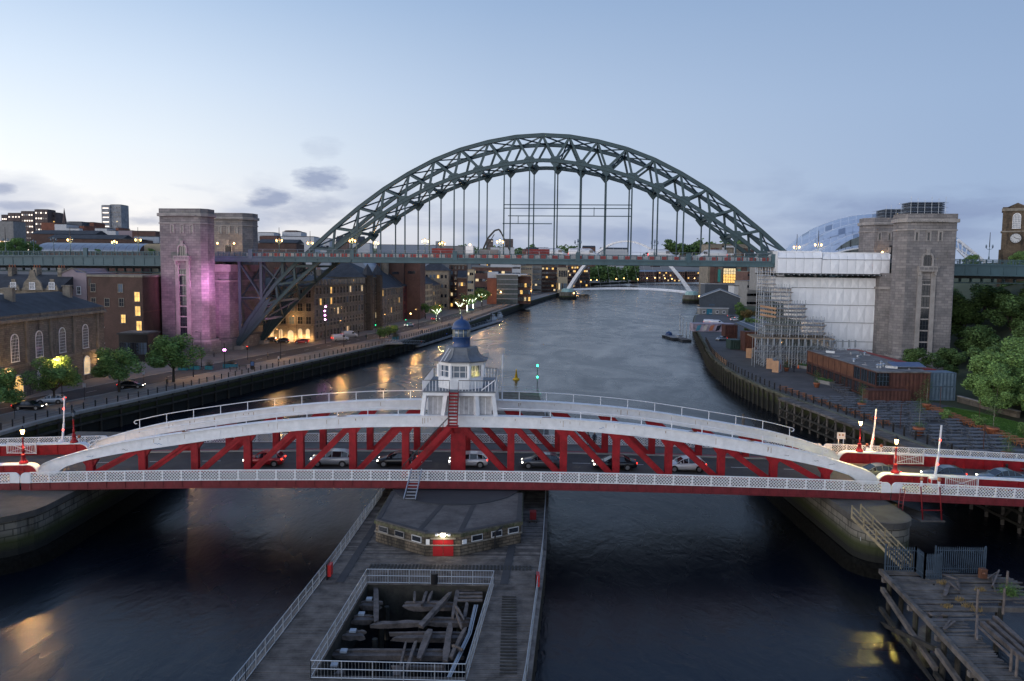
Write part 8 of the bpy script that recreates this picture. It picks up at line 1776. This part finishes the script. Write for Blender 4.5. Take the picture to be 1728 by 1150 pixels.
TL_ += [(95, 106, 'bright', .75), (88, 122, 'bright', .8), (94, 134, 'bright', 1.0), (102, 118, 'bright', .85), (100, 136, 'bright', 1.0), (112, 130, 'bright', 1.05), (80, 124, 'bright', .82), (87, 133, 'bright', .95), (83, 117, 'bright', .7), (91, 112, 'bright', .7), (99, 114, 'bright', .8), (86, 124, 'bright', .8), (96, 122, 'bright', .85), (106, 124, 'bright', .9), (92, 128, 'bright', .9)]
for i, (x, y, kd, s) in enumerate(sorted(TL_, key=lambda q: q[0]/q[1])):
    if y < 150: x = max(x, .645*y)
    off_ = x-[p for p in QRs if p[1] < y][-1][0]; zb = 4.0 if off_ < 60 else 4+min(20 if y < 150 else 8, (off_-60)*.6); s *= .88
    tree('%s %s green tree, %s from the left on the wooded bank' % (dsc[i % 6], 'light' if kd == 'bright' else 'dark', nth(i)), (x, y, zb), kd, s, i*1.3, 'trees of the wooded bank on the right')
for i, (x, y) in enumerate(((70, 112), (73.5, 107), (68, 117), (78, 104))): tree('%s low shrub growing along the retaining wall' % nm_[i], (x, y, 4.2), 'bush', 1.1, i, 'shrubs along the retaining wall', 'shrub', 'shrub')
for i, (px, py, kd, s) in enumerate(((1253, 545, 'dark', .6), (1262, 548, 'autumn', 1.2), (1247, 530, 'bright', .55), (1270, 570, 'bright', .6), (1290, 560, 'small', 1.2))): p = SZ(px, py); tree(('dark tree right of the riverside shed', 'brownish tree right of the riverside shed', 'bright tree behind the annex', 'green shrub tree left of the scaffold', 'small tree in the scaffold gap')[i], (p.x, p.y, 4.2), kd, s, i, 'trees round the yard')
vg = MB(); rr_ = random.Random(8)
for (x, y, a) in walk(QRs, .1, 130, 330, .35):
    if rr_.random() < .55:
        for k in range(10): px_, py_, pz_ = x+rr_.gauss(0, .25), y+rr_.gauss(0, .4), 4.1+rr_.gauss(0, .35); vg.add([(px_-.12, py_, pz_), (px_, py_-.12, pz_+.05), (px_+.12, py_, pz_), (px_, py_+.12, pz_-.05)], [(0, 1, 2, 3)])
o = obj('quay_weeds', vg.mesh('quay_weeds', mat('weed_leaf', (.08, .10, .035), .8, island=.5))); o['kind'] = 'stuff'; o['label'] = 'green weeds growing along the edge of the right quay'; o['category'] = 'plants'
# ------------------------------------------------------------------ tilting footbridge in the distance
m0, m1 = PZ(958, 505, 0), PZ(1167, 511, 0); MBR = thing('tilting_footbridge', 'slender white tilting footbridge with a leaning parabolic arch far downstream', 'bridge'); dv = m1-m0; mL = dv.length; dvn = dv/mL; sv = Vector((dvn.y, -dvn.x, 0))
WHB = mat('white_steel', (.75, .76, .78), .35)
n = 28; pts = []
for i in range(n+1): t_ = i/n; h = 46*4*t_*(1-t_); pts.append(m0+dv*t_*1.0+Vector((0, 0, 7+h*.97))-sv*(-1)*h*.22)
for i in range(n):
    f = abs(i+.5-n/2)/(n/2); r = 1.5+2.2*f**1.5; part('arch_segment', MB().bar(pts[i], pts[i+1], r, r*.9), WHB, MBR)
dk_ = []
for i in range(n+1): t_ = i/n; dk_.append(m0+dv*(t_*1.06-.03)+Vector((0, 0, 7.5+4*t_*(1-t_)*2.2))+(-sv)*4*t_*(1-t_)*22)
for i in range(n): part('deck_segment', MB().bar(dk_[i], dk_[i+1], 6, .7), WHB, MBR); part('parapet', MB().bar(dk_[i]+Vector((0, 0, 1)), dk_[i+1]+Vector((0, 0, 1)), .3, 1.0), WHB, MBR)
for i in range(3, n-2, 2): part('cable', MB().cyl(pts[i], dk_[i], .06, None, 4), WHB, MBR)
for i, p in enumerate((m0, m1)):
    part('pier', MB().lathe([(9, -3), (8, 1), (7.6, 6.5)], (p.x, p.y, 0), 12), WALLP, MBR); part('pier_house', MB().lathe([(6, 6.5), (5.2, 9), (4.4, 9.6)], (p.x, p.y, 0), 8), mat('pale_green_glass', (.25, .4, .38), .3) if 'pale_green_glass' not in MATS else MATS['pale_green_glass'], MBR)
    part('signal_lamp', MB().lathe([(.3, 0), (.8, .6), (.3, 1.2)], (p.x+5, p.y-6.5, 5), 8), LAMPF, MBR)
# art centre: brick flour mill with lit glass front
t, q = box_at('tall brick and stone mill with a glowing glass front and two green banners', 1196, 1262, 413, 640, 30, SANDL, 4, floors=1, n=1, lit=0, w=.1, wh=.1, sides=False)
for p0, p1, m_, nm in ((1200, 1207, BRICK, 'brick_bay'), (1252, 1262, BRICKD, 'brick_bay'), (1208, 1213, BRICK, 'brick_bay')): a, b = PY(p0, 413, 639.5), PY(p1, 413, 639.5); part(nm, MB().box(a.x, b.x, 639.2, 640, 4, a.z-3), m_, t)
a, b = PY(1221, 453, 639), PY(1241, 478, 639)
for i in range(5):
    for j in range(5): x0 = a.x+(b.x-a.x)*i/5; z0 = b.z+(a.z-b.z)*j/5; part('glass_panel', MB().box(x0+.2, x0+(b.x-a.x)/5-.2, 638.9, 639.2, z0+.15, z0+(a.z-b.z)/5-.15), LITW if j < 3 else LITP, t)
part('dark_frame', MB().box(a.x-.5, b.x+.5, 639.2, 639.6, b.z-.5, a.z+9), STEELD, t)
for px in (1213.5, 1247): a, b = PY(px-2, 455, 638.8), PY(px+2, 476, 638.8); part('banner', MB().box(a.x, b.x, 638.6, 638.8, b.z, a.z), mat('teal_banner', (.04, .26, .22), .7) if 'teal_banner' not in MATS else MATS['teal_banner'], t)
a, b = PY(1219, 415, 638.5), PY(1241, 431, 638.5); part('attic_frame', MB().box(a.x, b.x, 638, 638.6, b.z, b.z+1.2).box(a.x, b.x, 638, 638.6, a.z-1.4, a.z).box(a.x, a.x+1.4, 638, 638.6, b.z, a.z).box(b.x-1.4, b.x, 638, 638.6, b.z, a.z), REND, t)
for a in (('dark red office block right of the mill', 1262, 1282, 459, 560, 30, BRICK, dict(floors=5, n=6, w=2, lit=.15)), ('low white restaurant with a lit terrace below the mill', 1239, 1262, 483, 520, 14, REND, dict(floors=1, n=8, w=2.2, wh=2.6, lit=.9)), ('long pale concrete car park behind the yard', 1262, 1300, 476, 500, 30, CONC, dict(floors=3, n=6, w=4, wh=1.6, lit=.05)), ('flat dark shed behind the gabled riverside shed', 1190, 1241, 480, SZ(1200, 506).y, 14, METG, dict(floors=1, n=1, w=3, wh=1.4, lit=0, cornice=REND))): lab, p0, p1, yt, Y, dep, m_, kk = a; box_at(lab, p0, p1, yt, Y, dep, m_, 4, sides=False, **kk)
# brick terraces on the far bend
for i, (p0, p1) in enumerate(((1068, 1108), (1111, 1156), (1160, 1200), (1204, 1240))): box_at('%s curved roof brick terrace on the far bend of the river' % nm_[i], p0, p1, 459, 1500, 25, BRICK, 4, roof='gable', rh=3, rm=METR, floors=4, n=12, w=2.6, wh=2.6, lit=.35, group='brick terraces on the far bend', sides=False)
# quay lights far away
def bead(label, px, py, Y=None, z=4.6, m=LAMPF, pw=0, g='lamps along the far riverside'):
    p = PZ(px, py, z) if Y is None else PY(px, py, Y); s = max(.28, p.y/1280*.95); t = thing('promenade_lamp', label, 'street lamp', tuple(p), group=g); part('globe', MB().lathe([(s*.3, -s), (s, 0), (s*.3, s)], n=8), m, t); part('column', MB().cyl((0, 0, -s), (0, 0, -3.8), s*.18, None, 5), BLACK, t)
    if pw: light('lamp_light', (0, -1.0, 0), WARM, pw, .5, parent=t)
for i, (px, py) in enumerate(sorted(((836, 485), (829, 494), (834, 500), (863, 499), (871, 497), (878, 494), (884, 494), (890, 491), (890, 488), (892, 485), (896, 491), (882, 486), (862, 486), (853, 491), (916, 486), (921, 485), (940, 484), (948, 481), (960, 478), (954, 480), (997, 473), (1007, 473), (1040, 471), (1053, 470), (1076, 471), (1092, 470), (1105, 469), (1122, 470), (1134, 471), (1150, 469), (1172, 470), (966, 470), (975, 468), (984, 466), (803, 470), (809, 460), (814, 467)))):
    bead('small warm lamp of the far riverside, %s from the left' % nth(i), px, py, None if py > 476 else (900 if py > 470 else 1100) if py < 474 else 820, 8, pw=(1300 if i in (3, 9, 13, 17, 24) else 0))
# curved music hall: a double shell of steel panels
SGE = thing('curved_music_hall', 'huge curved steel and glass music hall behind the right granite towers', 'building'); Ys = 400
shell_dark = mat('curved_steel_panel_dark', (.22, .26, .34), .3, metal=.35, var=.1)
def shell(cx0, cx1, ytop, pxp, Y0, Y1, zb, nu=18, nv=6, sc=1.0, skew=0):
    x0, x1 = PY(cx0, 425, Y0).x, PY(cx1, 425, Y0).x; zt_ = PY(pxp, ytop, Y1).z; fp = (PY(pxp, 425, Y0).x-x0)/(x1-x0)
    def P_(u, v):
        s = math.sin(math.pi*min(1, max(0, u)))**.5 if True else 0; uu = u+.10*math.sin(2*math.pi*u)*(fp-.5)*2
        k = math.sin(v*math.pi/2); return Vector(((x0+(x1-x0)*uu)*(1+(Y1-Y0)/Y0*v), Y0+(Y1-Y0)*v, zb+(zt_-zb)*s*(k*.42+.58)))
    m_ = MB()
    for i in range(nu):
        for j in range(nv):
            a, b, c, d = P_(i/nu, j/nv), P_((i+.94)/nu, j/nv), P_((i+.94)/nu, (j+.95)/nv), P_(i/nu, (j+.95)/nv); part('shell_panel', MB().add([a, b, c, d], [(0, 1, 2, 3)]), shell_dark if (i*7+j*3) % 9 == 0 else SAGE, SGE)
    for f, w in ((-.01, .8), (.99, .3)):
        r = MB()
        for i in range(nu): r.bar(P_(i/nu, f), P_((i+1)/nu, f), w, w*.8)
        part('edge_rib', r, WHB, SGE)
shell(1314, 1650, 361, 1478, 420, 470, 30, 26, 4); shell(1338, 1610, 375, 1480, 395, 419, 29, 22, 3); shell(1366, 1570, 392, 1490, 378, 394, 28, 18, 2)
part('podium', MB().box(PY(1314, 425, 420).x, PY(1650, 425, 420).x, 394, 470, 16, 30), CONC, SGE)
x0, x1 = PY(1374, 430, 380).x, PY(1555, 430, 380).x; v = [(x0, 18)]
for i in range(13): v.append((x0+(x1-x0)*i/12, 20+(PY(1490, 398, 380).z-20)*math.sin(math.pi*i/12)**.62))
v.append((x1, 18)); part('glass_front', MB().slab_xz(v[::-1], 380, 380.4), SAGEG, SGE)
for i in range(1, 12): part('mullion', MB().box(x0+(x1-x0)*i/12-.15, x0+(x1-x0)*i/12+.15, 379.6, 380, 18, v[i+1][1]), STEELD, SGE)
a, b = PY(1616, 405, 400), PY(1665, 445, 400); part('roof_truss', MB().bar(a, b, 1.2).bar(a-Vector((0, 0, 5)), b-Vector((6, 0, 2)), .8), WHB, SGE)
for i in range(7): f = i/6; part('roof_truss', MB().bar(a.lerp(b, f), (a-Vector((0, 0, 5))).lerp(b-Vector((6, 0, 2)), min(1, f+.1)), .4), WHB, SGE)
# church tower with clock, turned to face up the river
Yc = 230; fa = PY(1693, 350, Yc); ca = -math.atan2(fa.x, fa.y)
CT = thing('church_tower', 'dark stone church tower with a white clock face at the right edge', 'tower', (fa.x, fa.y, 0), ca)
zt_ = fa.z; w_ = 7.2
def cb(g, z0, z1, nm, m_): part(nm, MB().box(-g, w_+g, -g, w_+g, z0, z1), m_, CT)
CHS = wall_mat('church_stone', (.12, .09, .062), (.6,)*3, .9, .35, .03, dirt=((.03, .025, .02), .48))
zc = PY(1714, 403, Yc).z; zs = PY(1714, 391, Yc).z; cb(0, 20, zt_-1.2, 'shaft', CHS); cb(.3, zt_-1.2, zt_-.4, 'cornice', TRIMS); cb(.1, zt_-.4, zt_, 'parapet', CHS); cb(.3, zs-.3, zs+.1, 'string_course', TRIMS); cb(.5, 20, zs-5.5, 'lower_stage', CHS)
part('pediment', MB().slab_xz([(1.2, zt_), (w_-1.2, zt_), (w_/2, zt_+1.2)], -.1, .6), CHS, CT)
cxm = 3.6; cf = part('clock_face', MB().cyl((cxm, -.15, zc), (cxm, -.35, zc), 1.35, None, 28), REND, CT); part('clock_ring', MB().cyl((cxm, -.1, zc), (cxm, -.3, zc), 1.55, None, 28), BLACK, CT)
for k in range(12): an = k*math.pi/6; part('hour_mark', MB().bar((cxm+1.0*math.sin(an), -.38, zc+1.0*math.cos(an)), (cxm+1.25*math.sin(an), -.38, zc+1.25*math.cos(an)), .12, .03, up=(0, 1, 0)), BLACK, cf)
for an, l in ((rad(310), .75), (rad(105), 1.05)): part('clock_hand', MB().bar((cxm, -.4, zc), (cxm+l*math.sin(an), -.4, zc+l*math.cos(an)), .14, .03, up=(0, 1, 0)), BLACK, cf)
window(CT, (cxm, -.05, PY(1714, 386, Yc).z), 0, 1.9, 4.4, 'arch', 3)
for px, py, s in ((1640, 440, .5), (1668, 446, .35), (1700, 446, .4), (1722, 440, .6)): p = PY(px, py, 225); tree({1640: 'tree top showing above the right approach parapet, nearest the granite tower', 1668: 'small tree left of the church tower', 1700: 'bush below the clock', 1722: 'tree at the right edge below the clock'}[px], (p.x, p.y, p.z-4), 'bright', s, 1, 'trees round the church')
# ------------------------------------------------------------------ skyline of the city on the left
SG_ = 'blocks of the city skyline on the left'
SLB = wall_mat('far_concrete', (.30, .31, .33), (.8,)*3, 3, 3, .1); SLD = wall_mat('far_dark_brick', (.12, .09, .085), (.8,)*3, 3, 3, .1)
for lab, p0, p1, yt, Y, m_, kk in [
    ('farthest dark slab block at the left edge of the skyline', 2, 12, 363, 1150, SLD, dict(n=3, floors=9, lit=.5)), ('second slab block of the left skyline', 13, 24, 360, 1120, SLD, dict(n=3, floors=10, lit=.5)), ('third slab block of the left skyline', 24.5, 34, 360, 1100, SLD, dict(n=3, floors=10, lit=.4)), ('fourth slab block of the left skyline', 35, 56, 357, 1050, SLD, dict(n=5, floors=11, lit=.45)), ('tallest slab block of the left cluster', 58, 80, 354, 1000, SLD, dict(n=5, floors=12, lit=.45)), ('rightmost slab block of the left cluster', 80.5, 93, 359, 1010, SLD, dict(n=3, floors=11, lit=.15)),
    ('white balconied side of the tall tower block', 171, 185, 347, 900, SLB, dict(n=1, floors=16, lit=.95, w=7, wh=1.3)), ('grey windowed side of the tall tower block', 185.3, 204, 346, 902, SLB, dict(n=4, floors=16, lit=.06, w=1.6, wh=1.2)),
    ('green glass roofed hall at the left edge', -5, 22, 374, 700, CONC, dict(n=6, floors=2, lit=.4, w=3)), ('plain orange brick block on the skyline', 69, 92, 376, 640, BRICKO, dict(n=1, floors=1, lit=0, w=.5)), ('white and grey apartment block on the skyline', 92, 112, 379, 630, REND, dict(n=4, floors=4, lit=.15, w=1.4, wh=1.3)), ('low dark topped apartments right of the orange block', 112, 138, 375, 650, METG, dict(n=6, floors=4, lit=.12, w=1.4, wh=1.3)), ('white apartment block with red fins on the skyline', 112, 134, 386, 600, REND, dict(n=5, floors=3, lit=.15, w=1.4, wh=1.4)), ('brick stair tower among the skyline apartments', 134, 142, 382, 605, BRICKO, dict(n=1, floors=3, lit=0)), ('grey apartments under the skyline stair tower', 138, 157, 376, 660, METG, dict(n=5, floors=4, lit=.1, w=1.4, wh=1.3)), ('red brick end block of the skyline apartments', 151, 158, 376, 640, BRICKO, dict(n=1, floors=4, lit=0)),
    ('white stepped apartments left of the tall tower block', 160, 180, 386, 590, REND, dict(n=5, floors=4, lit=.12, w=1.5, wh=1.4)), ('white stepped apartments below the tall tower block', 180, 195, 390, 585, REND, dict(n=4, floors=4, lit=.1, w=1.5, wh=1.4)), ('red brown block right of the tower block', 195, 200, 385, 590, BRICKO, dict(n=1, floors=4, lit=0)), ('rose coloured block on the skyline', 200, 223, 390, 560, RENDP, dict(n=4, floors=3, lit=0, w=1, wh=1)), ('flat roofed brown block left of the granite tower', 223, 262, 391, 555, BRICK, dict(n=6, floors=3, lit=.1, w=1.5)), ('blue grey office left of the granite tower', 226, 268, 400, 500, METR, dict(n=8, floors=2, lit=.2, w=1.8, wh=1.6)), ('yellow walled low building by the approach', 243, 270, 412, 450, RENDC, dict(n=5, floors=1, lit=.0)),
    ('long dark roofed warehouse on the skyline', 52, 160, 396, 540, BRICKD, dict(n=20, floors=2, lit=.03, w=1, wh=1.2, roof='gable', rh=3)), ('second long dark warehouse below the apartments', 80, 205, 404, 500, BRICKD, dict(n=20, floors=1, lit=.06, w=1, wh=1.2, roof='gable', rh=3)), ('low brown buildings beside the silver hall roof', 200, 235, 405, 470, BRICKD, dict(n=6, floors=1, lit=.1)),
    ('pale office with red side wing between tower and arch', 432, 462, 393, 620, REND, dict(n=8, floors=3, lit=.15, w=1.6, wh=1.5)), ('red brick block between tower and arch', 438, 468, 399, 600, BRICK, dict(n=6, floors=2, lit=.1)), ('white and brown modern block left of the arch chord', 476, 508, 392, 640, REND, dict(n=6, floors=4, lit=.1, w=1.6, wh=1.4)), ('brown top storey block behind the modern block', 480, 500, 390, 650, BRICK, dict(n=4, floors=4, lit=.0)), ('white striped office in front of the arch chord', 474, 530, 400, 560, REND, dict(n=22, floors=1, lit=.05, w=.8, wh=6)), ('dark roofed house between the deck and striped office', 434, 500, 411, 480, BRICKD, dict(n=10, floors=1, lit=.1, roof='gable', rh=2.5)), ('pale flats behind the arch chord', 535, 556, 403, 620, REND, dict(n=4, floors=4, lit=.1, w=2, wh=1.5)),
    ('white house right of the arch chord', 590, 624, 411, 700, REND, dict(n=7, floors=2, lit=.1, w=2, wh=1.6)), ('dark pitched roof building right of the arch chord', 566, 612, 409, 760, SLD, dict(n=5, floors=2, lit=.1, roof='gable', rh=6)), ('long low glazed roof building beyond the deck', 636, 735, 414, 800, METR, dict(n=24, floors=1, lit=.15, w=3, wh=2)), ('flat grey roofs beyond the deck', 735, 795, 416, 850, CONC, dict(n=12, floors=1, lit=.1, w=3)),
    ('distant square tower block left of the pump boom', 735, 748, 408, 1500, SLB, dict(n=4, floors=8, lit=.1, w=2)), ('distant striped tower block behind the pump boom', 821, 832, 404, 1500, SLD, dict(n=4, floors=11, lit=.05, w=2)), ('distant striped tower block right of the pump boom', 852, 866, 404, 1520, SLD, dict(n=4, floors=11, lit=.05, w=2)), ('white terrace of houses below the distant tower blocks', 828, 868, 418, 1100, REND, dict(n=12, floors=2, lit=.1, w=2, wh=2)), ('distant brown houses right of centre', 984, 1005, 418, 1300, BRICK, dict(n=8, floors=2, lit=.1, w=2, roof='gable', rh=3)), ('distant pale houses right of centre', 1014, 1060, 421, 1350, REND, dict(n=12, floors=1, lit=.2, w=2, roof='gable', rh=3)), ('distant dark houses left of centre', 888, 925, 421, 1300, BRICKD, dict(n=10, floors=1, lit=.15, w=2, roof='gable', rh=3))]:
    kk.setdefault('w', 1.8); box_at(lab, p0, p1, yt, Y, 18, m_, 10, cornice=None, group=SG_, name='city_block', **kk)
p = PY(109, 375, 1000); t = thing('church_spire', 'slim dark church spire on the left skyline', 'spire', (p.x, p.y, p.z-10)); part('spire', MB().lathe([(3.0, 6), (2.6, 10), (.15, 28)], n=8), SLD, t); part('tower', MB().box(-3, 3, -3, 3, -20, 6), SLD, t)
# silver barrel roof of the station
t = thing('station_roof', 'long silver barrel roof of the railway station above the left approach', 'roof'); a, b = PY(60, 421, 430), PY(236, 421, 430); n = 10; 
for k in range(14):
    x0_, x1_ = a.x+(b.x-a.x)*k/14, a.x+(b.x-a.x)*(k+1)/14-.15; m_ = MB(); v = []
    for i in range(n+1): an = math.pi*.5*i/n; v += [(x0_, 430+14*(1-math.cos(an)), a.z-1+5.2*math.sin(an)), (x1_, 430+14*(1-math.cos(an)), a.z-1+5.2*math.sin(an))]
    part('roof_bay', m_.add(v, [(2*i, 2*i+1, 2*i+3, 2*i+2) for i in range(n)]), METR, t)
part('end_wall', MB().box(a.x, b.x, 431, 444, 20, a.z-1), BRICK, t)
for i, (px, py, Y, s) in enumerate(((28, 415, 380, 1.1), (42, 418, 385, .9), (8, 418, 370, .9), (60, 420, 390, .7), (165, 424, 380, .3), (255, 424, 380, .4), (775, 418, 1200, 1.3), (924, 422, 1300, 1.2), (693, 417, 1200, .9))):
    p = PY(px, py, Y); tree('%s on the left skyline' % ('big leafy tree', 'leafy tree beside the big one', 'leafy tree at the left edge', 'small tree before the silver roof', 'bush above the left approach', 'bush beside the granite tower', 'round tree beyond the deck left of the pump boom', 'lone tree right of the red container', 'flat topped distant tree')[i], (p.x, p.y, p.z-8*s), 'bright' if Y < 500 else 'far', s, i, 'trees of the skyline')
# far wooded ridges: masses of trees nobody could count
def wood(label, px0, px1, y0, y1, Y, m_, n, s, name='far_wood', dy=60):
    mb = MB(); r_ = random.Random(int(px0))
    for k in range(n):
        px = r_.uniform(px0, px1); f = r_.random(); yy = Y+r_.uniform(-dy, dy); top = y0+(4*math.sin(px*.11)+3*math.sin(px*.27+1)+2*math.sin(px*.6)); p = PY(px, top+(y1-top)*f, yy); d = rnd_dir(); u = d.cross(Vector((0, 0, 1))).normalized()*s*r_.uniform(.5, 1.2); w = d.cross(u).normalized()*s*.7; p += Vector((r_.gauss(0, s), 0, r_.gauss(0, s*.5)))
        mb.add([p-u, p+w, p+u, p-w], [(0, 1, 2, 3)])
    o = obj(name, mb.mesh(name, m_)); o['kind'] = 'stuff'; o['label'] = label; o['category'] = 'wood'
wood('wooded ridge on the horizon right of the centre', 1125, 1260, 413, 428, 1500, LEAFD, 5000, 3.4)
wood('green wooded bank beyond the tilting footbridge', 985, 1075, 452, 472, 1250, LEAFD, 5000, 2.6, 'wooded_bank')
wood('low line of trees on the far left horizon', 620, 1000, 421, 430, 1900, LEAFD, 5000, 4.0, 'horizon_trees', 150)
# houses sprinkled on the far slopes
hm = []
rr_ = random.Random(21); WH = [REND, BRICK, BRICKD, SANDL, BRICKO]
for k in range(90):
    px = rr_.uniform(560, 1300); y = rr_.uniform(424, 440); Y = rr_.uniform(1500, 2300); p = PY(px, y+4, Y); w, d, h = rr_.uniform(12, 26), 9, rr_.uniform(5, 8); t = thing('distant_house', 'tiny distant house on the hazy far slopes beyond the river bend', 'house', tuple(p), rr_.uniform(-.3, .3), 'tiny houses on the far slopes')
    part('wall', MB().box(-w/2, w/2, 0, d, -14, h), rr_.choice(WH), t); part('roof', MB().add([(-w/2, -.4, h), (w/2, -.4, h), (w/2, d+.4, h), (-w/2, d+.4, h), (-w/2, d/2, h+3.5), (w/2, d/2, h+3.5)], [(0, 1, 5, 4), (2, 3, 4, 5), (1, 2, 5), (3, 0, 4)]), rr_.choice((SLATE, METG, BRICK)), t)
    if rr_.random() < .3: part('window', MB().box(-2, 0, -.1, 0, 2, 4), LITP, t)
